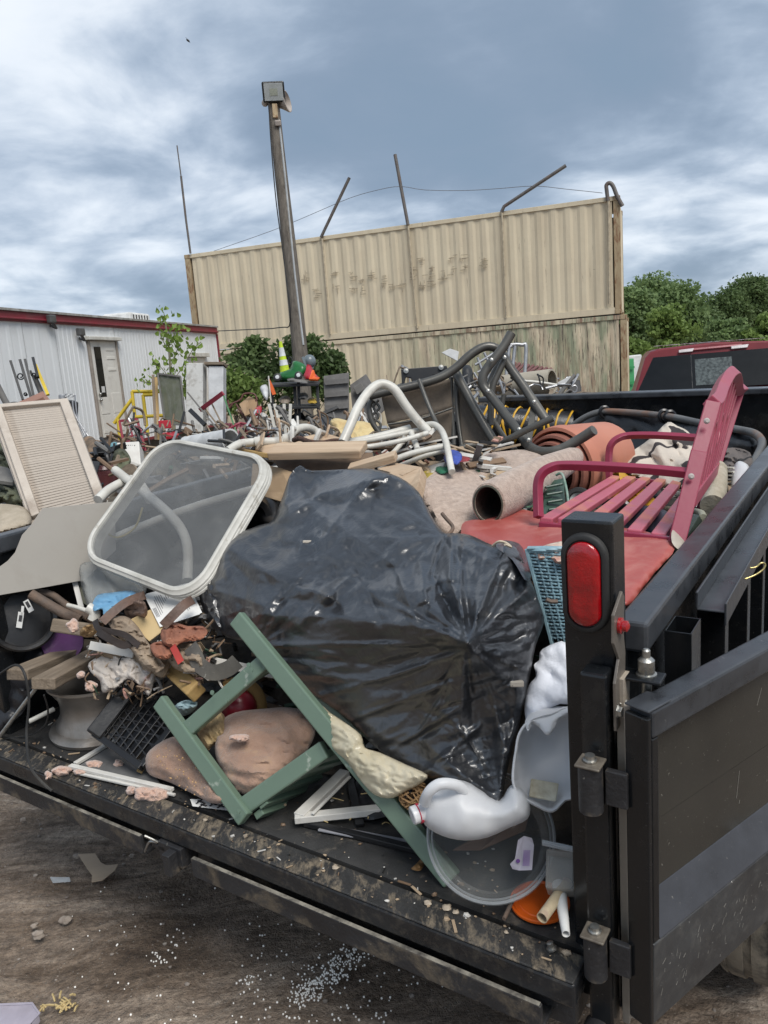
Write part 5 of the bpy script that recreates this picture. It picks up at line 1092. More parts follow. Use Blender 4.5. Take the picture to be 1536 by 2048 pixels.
strap([(326, 1252, 2.56), (345, 1232, 2.56), (368, 1210, 2.58), (386, 1199, 2.62)], .032, 'brown leather belt end with holes lying over the white letter')
strap([(195, 1262, 2.58), (215, 1275, 2.56), (245, 1290, 2.56), (262, 1286, 2.56)], .025, 'dark twisted leather strap heaped left of the envelope', mat('dark_leather', (.05, .035, .03), (.02, .016, .014), rough=.5, bump=.3))
strap([(190, 1240, 2.6), (196, 1256, 2.58), (215, 1262, 2.57), (250, 1270, 2.56), (278, 1292, 2.54)], .02, 'thin dark harness strap crossing under the envelope', MATS['dark_leather'])
strap([(380, 1292, 2.5), (390, 1310, 2.48), (400, 1330, 2.46), (425, 1345, 2.45), (455, 1338, 2.44), (475, 1322, 2.45)], .05, 'greyish paint spattered inner tube curling towards the green stand', mat('spattered', (.13, .12, .10), (.06, .055, .05), rough=.7, dirt=(.6, .58, .52), da=.9, ds=60, dth=.62))
m_rag = mat('rust_rag', (.33, .13, .075), (.2, .085, .055), sc=9, rough=.95, bump=.5, bs=40, dirt=(.6, .5, .38), da=.8, ds=40, dth=.64)
def rag(out, ct_, label, m, a=.014, s=.07, ang=.3, cat_='rag', step=2.8, name='rag', **k):
    return one(name, blob(out, ct_, front=k.get('front', .016), back=.03, edge=k.get('edge', 16), step=step, wr=wr_cloth(a, s, ang, 2.4, len(label))), m, label, cat_, smooth=60)
rag([(322, 1260), (345, 1244), (375, 1252), (405, 1252), (415, 1265), (400, 1280), (368, 1284), (345, 1295), (325, 1285)], [(322, 1260, 2.58), (415, 1265, 2.54), (368, 1288, 2.5)], 'rust coloured twisted rag lying beside the brown belt end', m_rag)
rag([(300, 1290), (330, 1282), (345, 1300), (338, 1318), (312, 1315)], [(300, 1290, 2.54), (345, 1300, 2.5), (320, 1316, 2.48)], 'small rust brown rag just below the envelope', m_rag)
strap([(345, 1292, 2.48), (352, 1305, 2.46), (362, 1325, 2.44)], .022, 'bright red glove finger hanging from the rust rag', mat('glove_red', (.45, .05, .04), rough=.8))
m_tan = mat('tan_cloth', (.32, .25, .18), (.2, .15, .11), sc=8, rough=.95, bump=.5, bs=60)
rag([(215, 1240), (250, 1232), (275, 1252), (300, 1290), (330, 1330), (312, 1345), (285, 1330), (262, 1300), (235, 1272)], [(215, 1240, 2.66), (330, 1335, 2.5), (262, 1290, 2.58)], 'dusty tan work glove stretched from the belts down to the yellow block', m_tan, name='work_glove', cat_='glove')
rag([(330, 1300), (372, 1285), (400, 1290), (408, 1330), (388, 1345), (350, 1338)], [(330, 1300, 2.56), (400, 1290, 2.52), (370, 1340, 2.48)], 'grey tan crumpled cloth right of the red glove finger', m_tan)
rag([(258, 1205), (285, 1200), (295, 1220), (290, 1235), (262, 1242), (248, 1225)], [(258, 1205, 2.74), (290, 1235, 2.68)], 'pinkish shredded stuffing left of the printed letter', mat('stuffing', (.4, .27, .2), (.2, .13, .1), sc=30, rough=1, bump=1), a=.02, s=.1)
towel = mat('towel', (.55, .5, .45), (.4, .36, .32), sc=5, rough=.95, bump=.4, bs=80, dirt=(.35, .03, .06), da=.95, ds=7, dth=.575, dist=1)
rag([(178, 1325), (215, 1308), (262, 1312), (285, 1330), (310, 1345), (308, 1365), (298, 1392), (280, 1372), (255, 1358), (230, 1378), (205, 1385), (200, 1362), (182, 1345)], [(178, 1325, 2.72), (285, 1330, 2.6), (298, 1390, 2.56), (205, 1385, 2.58)], 'dirty white towel with dark red stitching hanging over the rim', towel, a=.014, s=.05, ang=.9, cat_='towel', name='towel', edge=22)
rag([(350, 1412), (372, 1400), (395, 1405), (385, 1425), (360, 1432)], [(350, 1412, 2.5), (395, 1405, 2.5)], 'pale blue rag showing behind the green stand', mat('rag_blue', (.3, .42, .46), rough=.9), a=.015, s=.08)
rag([(165, 1255), (186, 1248), (195, 1262), (180, 1275), (160, 1270)], [(165, 1255, 2.68), (195, 1262, 2.66)], 'frayed tan fibre bundle left of the leather straps', mat('fibre', (.42, .27, .13), rough=1, bump=1), a=.02, s=.12)
# clear bag, grey boards, beige panel
m_clb = mat('clear_bag', (.42, .43, .42), (.3, .31, .3), rough=.22, alpha=.32, bump=.4, bs=20)
one('clear_bag', blob([(160, 1130), (200, 1125), (250, 1150), (292, 1162), (285, 1195), (250, 1188), (210, 1200), (180, 1215), (165, 1180)], [(160, 1130, 2.95), (290, 1165, 2.85), (180, 1210, 2.8)], front=.04, back=.05, edge=30, step=7, wr=wr_cloth(.02, .03, 1.1, 4)), m_clb, 'crumpled clear plastic bag behind the blue glove', 'plastic bag', smooth=60)
one('grey_board', G().slab([P(140, 1080, 3.12), P(172, 1078, 3.1), P(180, 1215, 2.95), P(158, 1200, 2.97)], .02), mat('green_grey_wood', (.16, .16, .12), (.1, .1, .08), rough=.85), 'greenish grey board standing behind the clear plastic bag', 'board')
bobj('white_post', P(150, 1165, 3.0), P(165, 1225, 2.94), .02, .02, m_wht, None, label='thin white upright piece left of the greenish board', cat_='post')
m_bei = mat('beige_panel', (.33, .31, .275), (.29, .27, .24), sc=1.2, rough=.55, bump=.02, dirt=(.2, .17, .14), da=.3)
bpl = [P(85, 1016, 2.9), P(230, 1003, 3.08), P(232, 1100, 3.0), P(170, 1160, 2.95), P(60, 1180, 2.88), P(-10, 1192, 2.82), P(-10, 1140, 2.8), P(15, 1122, 2.8), P(30, 1105, 2.82), P(44, 1070, 2.85), P(62, 1050, 2.87)]
bn_ = unit(np.cross(bpl[1]-bpl[4], bpl[5]-bpl[4])); bpl = [CAM+unit(p-CAM)*(((bpl[4]-CAM)@bn_)/(unit(p-CAM)@bn_)) for p in bpl]
one('beige_panel', G().slab(bpl, .012), m_bei, 'smooth beige grey sheet panel with torn left edge above the round black base', 'panel', bev=.001)
# planks standing against left wall (dark)
one('dark_sheet', blob([(-40, 1260), (20, 1300), (80, 1290), (90, 1330), (60, 1400), (30, 1440), (-40, 1470)], [(-40, 1260, 3.05), (80, 1290, 3.0), (60, 1400, 2.9), (-40, 1460, 2.95)], front=.02, back=.05, edge=20, step=9, wr=wr_cloth(.02, .02, .8, 4, 3)), m_tarp, 'creased black plastic sheet inside the left corner of the trailer', 'plastic sheet', smooth=60)
tobj('alu_tube', [P(0, 1472, 2.86), P(75, 1372, 2.8)], .008, m_gal, None, sm=1, label='shiny aluminium tube leaning from the lip to the grey planks', cat_='tube')
tobj('white_pipe', [P(58, 1443, 2.78), P(108, 1418, 2.84)], .009, m_tube, None, sm=1, label='short white stick lying on the deck left of the rim', cat_='stick')
tobj('black_cable', [P(0, 1348, 2.75), P(30, 1330, 2.66), P(48, 1345, 2.6), P(58, 1400, 2.6), P(53, 1470, 2.6), P(60, 1530, 2.52), P(80, 1560, 2.5), P(104, 1582, 2.48)], .0045, m_rub, None, n=6, label='thin black cable hanging over the planks and the rear lip', cat_='cable')
tobj('black_cable', [P(88, 1390, 2.6), P(96, 1420, 2.65), P(90, 1450, 2.75), P(60, 1470, 2.86), P(10, 1478, 2.9)], .003, m_rub, None, n=6, label='very thin dark wire curling on the deck left of the rim', cat_='cable')
one('yellow_scrap', G().ball(P(6, 1452, 2.98), .03, 8, lump=.8), mat('yellow_label', (.6, .5, .05)), 'small yellow scrap at the very left edge of the deck', 'scrap')
# white frames on the deck
def dk(x, y, u=.01): return KU(x, y, u)
wf = thing('window_frame', 'white window frame lying on the deck to the right of the green stand', 'window frame', dk(640, 1620, 0))
bobj('frame_side', dk(598, 1634, .035), dk(690, 1545, .035), .035, .02, m_wht, wf, TU); bobj('frame_side', dk(590, 1637, .03), dk(830, 1612, .03), .028, .02, m_wht, wf, TU)
bobj('frame_bead', dk(625, 1628, .048), dk(700, 1553, .048), .01, .006, m_wht, wf, TU)
wf2 = thing('picture_frame', 'thin black frame with paper edge lying under the white window frame', 'frame', dk(700, 1670, 0))
bobj('frame_side', dk(610, 1645, .012), dk(850, 1703, .012), .02, .015, m_pl, wf2, TU); bobj('frame_side', dk(640, 1655, .01), dk(830, 1690, .01), .03, .006, mat('strip_grey', (.3, .3, .32)), wf2, TU)
bobj('frame_side', dk(700, 1560, .02), dk(720, 1650, .012), .025, .01, m_pl, wf2, TU)
g = G()
for i in range(8):
    a = dk(rng.uniform(640, 780), rng.uniform(1590, 1680), .02); b = a+rng.normal(0, .05, 3)*[1, 1, .15]; g.tube(cat([a, (a+b)/2+ZV*.005, b], 3), .0015, 5)
one('straw_stalks', g, MATS['straw'], 'dry straw stalks scattered inside the white window frame', 'straw', kind='stuff')
tf = thing('screen_corner', 'narrow white screen frame corner lying on the lip below the crate', 'frame', dk(140, 1535, 0))
bobj('frame_strip', dk(140, 1532, .02), dk(345, 1580, .02), .018, .012, m_wht, tf, TU); bobj('frame_strip', dk(150, 1528, .02), dk(230, 1480, .02), .018, .012, m_wht, tf, TU); bobj('frame_strip', dk(150, 1545, .012), dk(350, 1590, .012), .01, .008, m_wht, tf, TU)
obj('screen_mesh', G().slab([dk(160, 1530, .016), dk(225, 1490, .016), dk(300, 1530, .016), dk(320, 1568, .016)], .002, -TU), mat('mesh_grey', (.14, .14, .14), alpha=.7), tf)
one('leaflet', G().slab([dk(380, 1598, .006), dk(385, 1612, .006), dk(470, 1622, .006), dk(462, 1600, .006)], .001, -TU), MATS['paper_white'], 'white leaflet with black print under the lower end of the green stand', 'leaflet')
lf = bpy.data.objects['leaflet']; g = G()
for x, y in ((398, 1603), (404, 1610), (425, 1608), (440, 1612)):
    g.box(dk(x, y, .008), (TL, TT, TU), (.012, .003, .0004)); g.box(dk(x+3, y, .008), (TL, TT, TU), (.003, .012, .0004))
obj('print', g, MATS['ink'], lf, kind='stuff')
one('black_debris', blob([(660, 1560), (700, 1500), (760, 1540), (840, 1600), (800, 1625), (720, 1640), (680, 1600)], [(660, 1560, 2.5), (760, 1530, 2.4), (800, 1625, 2.15), (700, 1630, 2.25)], front=.01, back=.02, edge=20, step=10, wr=wr_cloth(.015, .04, .2, 2, 1)), m_tarp, 'dark crumpled plastic on the deck inside the white window frame', 'plastic', smooth=60)
# clear yellow produce bag and nest
m_pb = mat('produce_bag', (.80, .73, .56), (.68, .6, .42), rough=.2, bump=.2, bs=12, alpha=.72, trl=.2)
one('produce_bag', blob([(642, 1412), (660, 1425), (690, 1445), (722, 1470), (730, 1495), (760, 1505), (810, 1528), (855, 1550), (840, 1568), (815, 1580), (785, 1596), (750, 1590), (720, 1560), (695, 1525), (665, 1500), (650, 1460)], [(642, 1412, 2.2), (722, 1475, 2.08), (850, 1552, 1.93), (780, 1592, 1.98), (665, 1495, 2.12)], front=.045, back=.04, edge=36, step=3.0, wr=wr_cloth(.006, .06, .6, 1.8, 4)), m_pb, 'translucent yellowish plastic bag squeezed between green stand and black bag', 'plastic bag', smooth=60)
g = G(); c0 = P(828, 1588, 1.98)
for i in range(90):
    a = c0+unit(rng.normal(size=3))*.03; b = c0+unit(rng.normal(size=3))*.036; m_ = (a+b)/2; m_ = c0+unit(m_-c0+1e-6)*.04; g.tube(cat([a, m_, b], 3), .0022, 4)
one('fibre_ball', g, mat('coir', (.4, .25, .12), (.22, .13, .06), rough=1), 'ball of brown coir fibre beside the milk jug cap', 'fibre ball', kind=None)
# milk jugs
m_jug = mat('milk_plastic', (.80, .81, .82), (.74, .75, .77), sc=2, rough=.42, rv=.05, bump=.05, bs=20, trl=.22, alpha=.80)
jg = thing('milk_jug', 'whole translucent white milk jug with pink ringed cap below the black bag', 'jug', P(940, 1680, 1.86))
tobj('jug_handle', PP((850, 1606, 1.80), (858, 1584, 1.775), (880, 1568, 1.77), (912, 1570, 1.78), (930, 1582, 1.79)), .013, m_jug, jg, n=10)
obj('jug_body', blob([(838, 1618), (840, 1595), (855, 1572), (885, 1560), (930, 1562), (970, 1585), (1000, 1600), (1022, 1570), (1050, 1585), (1060, 1610), (1055, 1638), (1020, 1655), (975, 1675), (930, 1681), (885, 1672), (850, 1650)], [(838, 1618, 1.86), (900, 1560, 1.86), (1055, 1600, 1.8), (930, 1680, 1.8), (950, 1620, 1.82)], front=.07, back=.06, edge=58, step=7, wr=lambda x, y: -.022*math.exp(-((x-885)**2/700+(y-1588)**2/120)) - .012*math.exp(-((x-985)**2/900+(y-1640)**2/900)) + .008*mnoise.noise(Vector((x*.03, y*.02, 4))) + .004*mnoise.noise(Vector((x*.015, y*.02, 1)))), m_jug, jg, smooth=70)
ca = unit(P(820, 1632, 1.83)-P(846, 1622, 1.84))
lobj('jug_neck', P(850, 1622, 1.83), ca, [(.026, -.01), (.021, .008), (.021, .016)], m_jug, jg, 24)
lobj('cap_ring', P(840, 1626, 1.83), ca, [(.0225, -.002), (.0235, 0), (.0235, .005), (.022, .006)], mat('pink_ring', (.6, .04, .08), rough=.35), jg, 24)
lobj('jug_cap', P(839, 1626, 1.83), ca, [(.0215, .005), (.0215, .018), (.019, .02), (0, .02)], mat('cap_white', (.75, .75, .76), rough=.35), jg, 24)
jc = thing('cut_jug', 'milk jug cut open with its hollow inside facing out beside the tail lamp post', 'jug', P(1080, 1625, 1.86))
ow = [(1032, 1500), (1040, 1465), (1062, 1440), (1100, 1428), (1150, 1425), (1160, 1580), (1130, 1600), (1105, 1622), (1075, 1612), (1040, 1590), (1026, 1560)]
obj('jug_shell', blob(ow, [(1032, 1500, 1.85), (1062, 1435, 1.88), (1150, 1430, 1.84), (1100, 1620, 1.76), (1030, 1570, 1.8)], front=-.075, back=.085, edge=30, step=7, wr=None), m_jug, jc, smooth=70)
obj('jug_lip', G().tube(cat([P(x, y, 1.83-.05*(y-1430)/180) for x, y in ow], 4, True), .0035, 6, True), m_jug, jc, smooth=60)
obj('jug_flap', blob([(1050, 1442), (1070, 1420), (1100, 1412), (1150, 1415), (1150, 1425), (1118, 1440), (1104, 1466), (1092, 1470), (1080, 1456), (1066, 1448), (1056, 1462)], [(1050, 1442, 1.84), (1100, 1412, 1.88), (1150, 1420, 1.82), (1100, 1468, 1.8)], front=.02, back=.004, edge=15, step=5), m_jug, jc, smooth=70)
obj('dried_residue', G().slab([P(1062, 1556, 1.84), P(1118, 1566, 1.82), P(1112, 1602, 1.79), P(1058, 1592, 1.8)], .006), mat('residue', (.62, .58, .46), (.35, .3, .2), sc=25, rough=.8), jc, bev=.003)
one('white_foam_sheet', blob([(1085, 1298), (1140, 1288), (1160, 1400), (1120, 1408), (1085, 1425), (1058, 1450), (1050, 1430), (1050, 1400), (1058, 1370), (1072, 1352), (1068, 1330), (1078, 1320)], [(1085, 1298, 1.95), (1140, 1295, 1.92), (1150, 1400, 1.84), (1055, 1440, 1.88), (1058, 1370, 1.92)], front=.02, back=.03, edge=20, step=7, wr=wr_cloth(.008, .02, .8, 2)), mat('foam_sheet', (.78, .80, .85), (.72, .74, .8), rough=.7, bump=.3, bs=60), 'white foam sheet folded between the black bag and the tail lamp post', 'foam sheet', smooth=60)
# clear round lid, blister, clamshell
m_clr = mat('clear_plastic', (.5, .52, .52), (.42, .44, .44), rough=.06, rv=.02, alpha=.12, bump=.0, spec=1)
lc_ = P(980, 1668, 1.88); la = unit(unit(CAM-lc_)+.35*UP-.12*RT)
ld = thing('clear_cover', 'large round clear plastic lid standing under the milk jug', 'lid', lc_-UP*.15)
lobj('lid_shell', lc_, la, [(.152, -.012), (.158, -.006), (.155, .0), (.15, .002), (.147, -.002), (.142, .002), (.136, .0), (.128, -.03), (.12, -.042), (.0, -.046)], m_clr, ld, 64)
lobj('lid_rim', lc_, la, [(.150, -.001), (.153, .004), (.157, .0), (.153, -.004), (.150, -.001)], mat('rim_clear', (.55, .58, .6), rough=.1, alpha=.42, bump=0), ld, 64)
lobj('lid_rim', lc_-la*.008, la, [(.142, -.001), (.144, .003), (.147, .0)], MATS['rim_clear'], ld, 64)
one('instruction_tag', G().slab([P(1025, 1738, 1.79), P(1020, 1728, 1.79), P(1030, 1718, 1.79), P(1036, 1680, 1.81), P(1048, 1672, 1.81), P(1064, 1676, 1.81), P(1068, 1690, 1.8), P(1064, 1740, 1.78), P(1038, 1741, 1.785)], .002), mat('tag_lilac', (.55, .52, .6), rough=.5, alpha=.8), 'pale lilac plastic tag with tiny purple print inside the clear lid', 'tag')
g = G()
for i in range(7): g.beam(P(1048+i*2, 1700, 1.785), P(1046+i*2, 1732, 1.775), .0012, .0004)
g.lathe(P(1036, 1722, 1.783), -FW, [(.005, 0), (.004, .0006), (0, .0006)], 12); tg = bpy.data.objects['instruction_tag']; obj('tag_print', g, mat('purple_ink', (.18, .08, .3)), tg, kind='stuff')
one('brown_card', G().slab([P(905, 1700, 1.93), P(1010, 1640, 1.96), P(1060, 1620, 1.94), P(1050, 1660, 1.92), P(960, 1700, 1.91)], .003), mat('brown_box', (.2, .12, .08), rough=.8), 'reddish brown card seen through the clear round lid', 'card')
bx_ = thing('clamshell_box', 'clear hinged plastic box with rolled edge beside the post', 'plastic box', P(1110, 1785, 1.76))
obj('box_shell', G().slab([P(1092, 1695, 1.78), P(1150, 1700, 1.76), P(1150, 1780, 1.7), P(1090, 1776, 1.72)], .05), mat('clear_box', (.42, .4, .36), rough=.12, alpha=.45, bump=.1), bx_, bev=.006)
for k in (0, 5): tobj('box_hinge', [P(1085, 1683+k*.8, 1.76), P(1150, 1697+k*.9, 1.73)], .0045, MATS['rim_clear'], bx_, sm=1)
c = KU(1080, 1808, .004); ol_ = thing('orange_cover', 'bright orange round bucket lid flat on the deck under the clear lid', 'lid', c)
lobj('lid_disc', c, TU, [(.066, 0), (.07, .004), (.07, .009), (.066, .0105), (.062, .0065), (.05, .006), (.048, .008), (0, .008)], mat('orange', (.68, .12, .01), (.6, .095, .01), rough=.35, bump=.05, dirt=(.2, .08, .03), da=.5, ds=20, dth=.6), ol_, 48)
def hollow(name, a, b, r0, r1, m, label, c):
    X = unit(b-a); L_ = np.linalg.norm(b-a); return one(name, G().lathe(a, X, [(r0*.85, .02), (r0*.85, 0), (r0, 0), (r1, L_), (r1*.8, L_)], 20), m, label, c, smooth=40)
hollow('cardboard_tube', P(1084, 1836, 1.66), P(1135, 1765, 1.76), .0125, .0125, mat('tube_card', (.5, .42, .28), (.38, .3, .19), sc=10, rough=.7, dirt=(.2, .1, .12), da=.6, ds=15), 'tan cardboard tube resting on the orange lid', 'tube')
hollow('white_tube', P(1132, 1868, 1.62), P(1118, 1770, 1.76), .0085, .016, mat('tube_white', (.7, .7, .68), rough=.4), 'tapered white plastic tube standing beside the post base', 'tube')
tobj('brown_stick', [P(1008, 1838, 1.76), P(1030, 1790, 1.82)], .005, m_rp, None, sm=1, label='short brown stick left of the orange lid', cat_='stick')
bo = thing('loose_bolt', 'shiny steel bolt standing on the rear lip near the post', 'bolt', K(-.07, .06, 0))
lobj('bolt_head', KU(1104, 1898, .002), unit(TU+.3*TT), [(.012, 0), (.012, .004), (.008, .005), (.008, .016), (.006, .017), (0, .017)], m_gal, bo, 8)
one('brown_leaf', blob([(830, 1730), (842, 1718), (850, 1722), (846, 1735), (838, 1742), (822, 1738)], [(830, 1730, on_deck(835, 1730)), (850, 1722, on_deck(850, 1722)), (838, 1742, on_deck(838, 1742))], front=.008, back=.003, edge=6, step=4, wr=wr_cloth(.008, .2, 0, 1)), mat('dead_leaf', (.22, .12, .045)), 'curled dead brown leaf on the deck left of the green stand foot', 'leaf', smooth=60)
# ---------------------------------------------------------------- glass table top
tt = thing('glass_tabletop', 'rounded glass patio table top with white rim leaning over the load', 'table top', P(350, 1180, 2.8))
Q4 = [P(322, 872, 3.2), P(548, 915, 3.0), P(382, 1200, 2.62), P(150, 1108, 2.82)]
def TQ(u, v, o=0):
    p = Q4[0]*(1-u)*(1-v)+Q4[1]*u*(1-v)+Q4[2]*u*v+Q4[3]*(1-u)*v; return p+tn*o
tn = unit(np.cross(Q4[1]-Q4[0], Q4[3]-Q4[0])); tn = tn if tn@(CAM-Q4[0]) > 0 else -tn
def rr_uv(ins, r=.2, n=8):
    out = []
    for cx_, cy_, a0 in ((1-r, r, -90), (1-r, 1-r, 0), (r, 1-r, 90), (r, r, 180)):
        for k in range(n+1):
            a = math.radians(a0+90*k/n); out.append((cx_+(r-ins)*math.cos(a), cy_+(r-ins)*math.sin(a)))
    return out
bk = unit(-tn*1.0+RT*.75-UP*.25)
prof = [(.0, 0), (-.006, .006), (-.012, 0.004), (-.02, -.004)]
g = G(); rings = []
for ins, o, b in ((.032, -.004, 0), (.030, .002, 0), (.018, .005, 0), (.005, .003, 0), (.0, 0, .004), (-.012, 0, .010), (-.012, 0, .014), (-.004, 0, .016), (-.012, 0, .020), (-.012, 0, .026), (-.004, 0, .028), (-.012, 0, .032), (-.012, 0, .040), (0, 0, .044), (.03, 0, .044)):
    rings.append([TQ(u, v, o)+bk*b for u, v in rr_uv(ins)])
n = len(rings[0]); g.add([p for r in rings for p in r], [(i*n+k, i*n+(k+1) % n, ((i+1) % len(rings))*n+(k+1) % n, ((i+1) % len(rings))*n+k) for i in range(len(rings)) for k in range(n)])
obj('rim', g, mat('rim_offwhite', (.52, .51, .47), (.4, .39, .35), sc=14, rough=.45, bump=.1, dirt=(.2, .17, .12), da=.7, ds=20, dth=.57), tt, smooth=30)
m_tab = mat('dusty_glass', (.20, .205, .205), (.13, .135, .137), sc=3.5, rough=.16, alpha=.27, bump=.04, bs=8, dirt=(.5, .5, .47), da=.22, ds=5, dist=.8, scr=.18, scrc=(.6, .6, .57), dth=.53)
g = G().slab([TQ(u, v, -.006) for u, v in rr_uv(.026)], .005, -tn); obj('glass', g, m_tab, tt)
# shapes behind the glass
tobj('white_pipe', [P(230, 940, 3.5), P(330, 1020, 3.2), P(372, 1080, 3.05), P(375, 1160, 2.95)], .02, m_tube, None, label='curved white pipe seen dimly behind the glass table top', cat_='pipe')
tobj('white_pipe', [P(190, 1120, 3.1), P(215, 1085, 3.15), P(290, 1050, 3.2), P(400, 1010, 3.2), P(520, 975, 3.2)], .018, m_tube, None, label='long white pipe crossing low behind the glass table top', cat_='pipe')
tobj('white_pipe', [P(196, 1000, 3.3), P(225, 975, 3.4), P(270, 960, 3.5), P(300, 1000, 3.4)], .022, m_tube, None, label='fat white pipe emerging at the upper left of the glass table top', cat_='pipe')
tobj('yellow_hoop', [P(205, 1060, 3.0), P(235, 1075, 3.0), P(270, 1055, 3.0), P(285, 1015, 3.0)], .004, mat('hoop', (.5, .4, .12)), None, label='thin yellow hoop behind the glass table top', cat_='hoop')
bk_ = thing('black_bucket', 'round black plastic bucket lying between the glass table top and black bag', 'bucket', P(500, 1060, 3.0))
lobj('bucket_wall', P(503, 1037, 3.0), unit(P(530, 1000, 3.4)-P(503, 1037, 3.0)), [(.055, .01), (.075, .0), (.082, .0), (.08, .03), (.066, .25), (.0, .25)], m_pl, bk_, 32)
one('black_tub', blob([(500, 1005), (530, 990), (556, 1000), (556, 1040), (545, 1052), (520, 1040)], [(500, 1005, 3.15), (556, 1040, 3.0), (545, 1000, 3.1)], front=.04, back=.05, edge=20, step=6), m_pl, 'dark glossy tub edge between the bucket and the plywood box', 'tub', smooth=60)
tobj('white_tube_end', [P(452, 1086, 2.85), P(475, 1078, 2.88), P(500, 1070, 2.95)], .016, m_tube, None, sm=2, label='scuffed white tube end below the black bucket', cat_='tube')
one('maroon_scrap', G().slab([P(437, 1105, 2.85), P(455, 1098, 2.86), P(450, 1120, 2.82), P(438, 1125, 2.82)], .01), mat('maroon', (.22, .03, .05)), 'small maroon scrap by the corner of the glass table top', 'scrap')
# ---------------------------------------------------------------- boards and plywood box
one('plywood_box', G().slab([P(505, 925, 3.3), P(560, 935, 3.15), P(600, 950, 3.08), P(585, 985, 3.02), P(562, 1003, 3.02), P(500, 985, 3.2)], .015), mat('ply', (.40, .29, .18), (.32, .22, .13), sc=3, rough=.8, bump=.2, st=(2, 2, 6), dirt=(.15, .09, .05), da=.4), 'open plywood box side left of the black bag top', 'box', bev=.002)
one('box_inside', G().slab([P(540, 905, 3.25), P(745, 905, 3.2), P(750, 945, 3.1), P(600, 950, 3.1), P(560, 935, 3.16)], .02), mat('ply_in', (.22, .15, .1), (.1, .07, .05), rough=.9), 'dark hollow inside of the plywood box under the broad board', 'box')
bobj('broad_board', P(545, 903, 3.15), P(728, 899, 3.05), .115, .035, m_pine, None, unit(UP*.9-FW*.45), bev=.005, label='broad pale board lying across the plywood box', cat_='board')
bobj('thin_board', P(520, 905, 3.35), P(640, 878, 3.5), .10, .02, m_pine, None, unit(UP*.9-FW*.4), bev=.003, label='thin pale board under the rusty chain', cat_='board')
one('wood_wedge', G().slab([P(600, 885, 3.45), P(650, 866, 3.5), P(690, 878, 3.4), P(690, 890, 3.35), P(640, 890, 3.35)], .02), m_pine, 'tan wedge of board behind the rusty chain', 'board')
tobj('rusty_chain', [P(588, 880, 3.3), P(600, 877, 3.25), P(620, 884, 3.2), P(645, 886, 3.2), P(668, 882, 3.2), P(684, 884, 3.2), P(688, 894, 3.15)], .0115, mat('chain_rust', (.1, .05, .035), (.04, .025, .02), sc=60, rough=.9, bump=1), None, label='rusty brown chain lying on the thin board', cat_='chain')
bobj('white_wood', P(700, 938, 3.0), P(792, 912, 2.95), .06, .03, m_pine, None, unit(UP*.9-FW*.4), bev=.003, label='pale board end leaning right above the black bag', cat_='board')
one('wood_block', G().slab([P(776, 945, 2.85), P(843, 934, 2.8), P(838, 962, 2.72), P(832, 985, 2.7), P(815, 975, 2.74)], .05), m_pine, 'pale box end of timber right of the black bag top', 'timber', bev=.003)
one('wood_block', G().slab([P(755, 938, 2.92), P(788, 925, 3.0), P(843, 934, 2.8), P(805, 950, 2.8)], .02), m_pine, 'flat top face of the pale timber above the black bag', 'timber')
bobj('tan_wood', P(485, 902, 3.4), P(540, 912, 3.3), .06, .02, m_yel, None, UP, label='yellow brown wood scrap behind the table top corner', cat_='wood')
# brown striped board stack behind white tubes
ss_ = thing('slat_stack', 'stack of thin red brown and white slats behind the white tubes', 'slats', P(790, 930, 3.6))
for i in range(9):
    bobj('striped_slat', P(740+i*13, 925-i*5, 3.5+.02*i), P(806+i*8, 880-i*3, 3.7), .022, .012, mat('slat_red_brown', (.2, .08, .05), (.13, .05, .035), rough=.8) if i % 2 else m_wht, ss_)
# ---------------------------------------------------------------- white tube chair frame
wc = thing('white_chair_frame', 'white tubular chair frame with high arch standing above the boards', 'chair frame', P(780, 950, 3.3))
def wt(pts, r=.017, par=None, m=m_tube): return tobj('frame_tube', [P(*p) for p in pts], r, m, par or wc, n=10, sm=6)
wt([(686, 884, 3.15), (700, 852, 3.18), (716, 815, 3.22), (738, 783, 3.27), (762, 768, 3.3), (788, 778, 3.3), (812, 812, 3.3), (836, 842, 3.3), (858, 864, 3.3)], .02)
wt([(690, 886, 3.2), (740, 880, 3.25), (800, 868, 3.3), (860, 856, 3.35)], .012); wt([(690, 896, 3.15), (740, 893, 3.2), (800, 882, 3.2), (855, 866, 3.25)], .011)
wt([(700, 884, 3.25), (760, 872, 3.3), (820, 856, 3.35)], .016)
wt([(846, 852, 3.35), (866, 849, 3.3), (882, 860, 3.25), (892, 885, 3.15), (900, 925, 3.05), (904, 944, 3.0)], .014)
wt([(760, 932, 3.15), (820, 908, 3.15), (890, 892, 3.15)], .013); wt([(775, 918, 3.25), (800, 890, 3.3), (810, 872, 3.3)], .011); wt([(822, 865, 3.3), (832, 890, 3.25), (835, 900, 3.2)], .013)
wt([(790, 935, 3.2), (850, 912, 3.2), (895, 900, 3.2)], .010)
wc2 = thing('white_chair_frame', 'low white bent tube running left behind the glass table corner', 'chair frame', P(550, 900, 3.5))
wt([(456, 902, 3.3), (480, 888, 3.35), (515, 884, 3.4), (560, 882, 3.45), (578, 874, 3.5), (592, 860, 3.55), (610, 855, 3.6), (628, 860, 3.65), (640, 872, 3.65)], .019, wc2)
for x, y, d in ((516, 884, 3.38), (572, 878, 3.46)): tobj('tube_collar', [P(x-5, y+1, d), P(x+6, y-1, d)], .024, m_tube, wc2, n=12, sm=1)
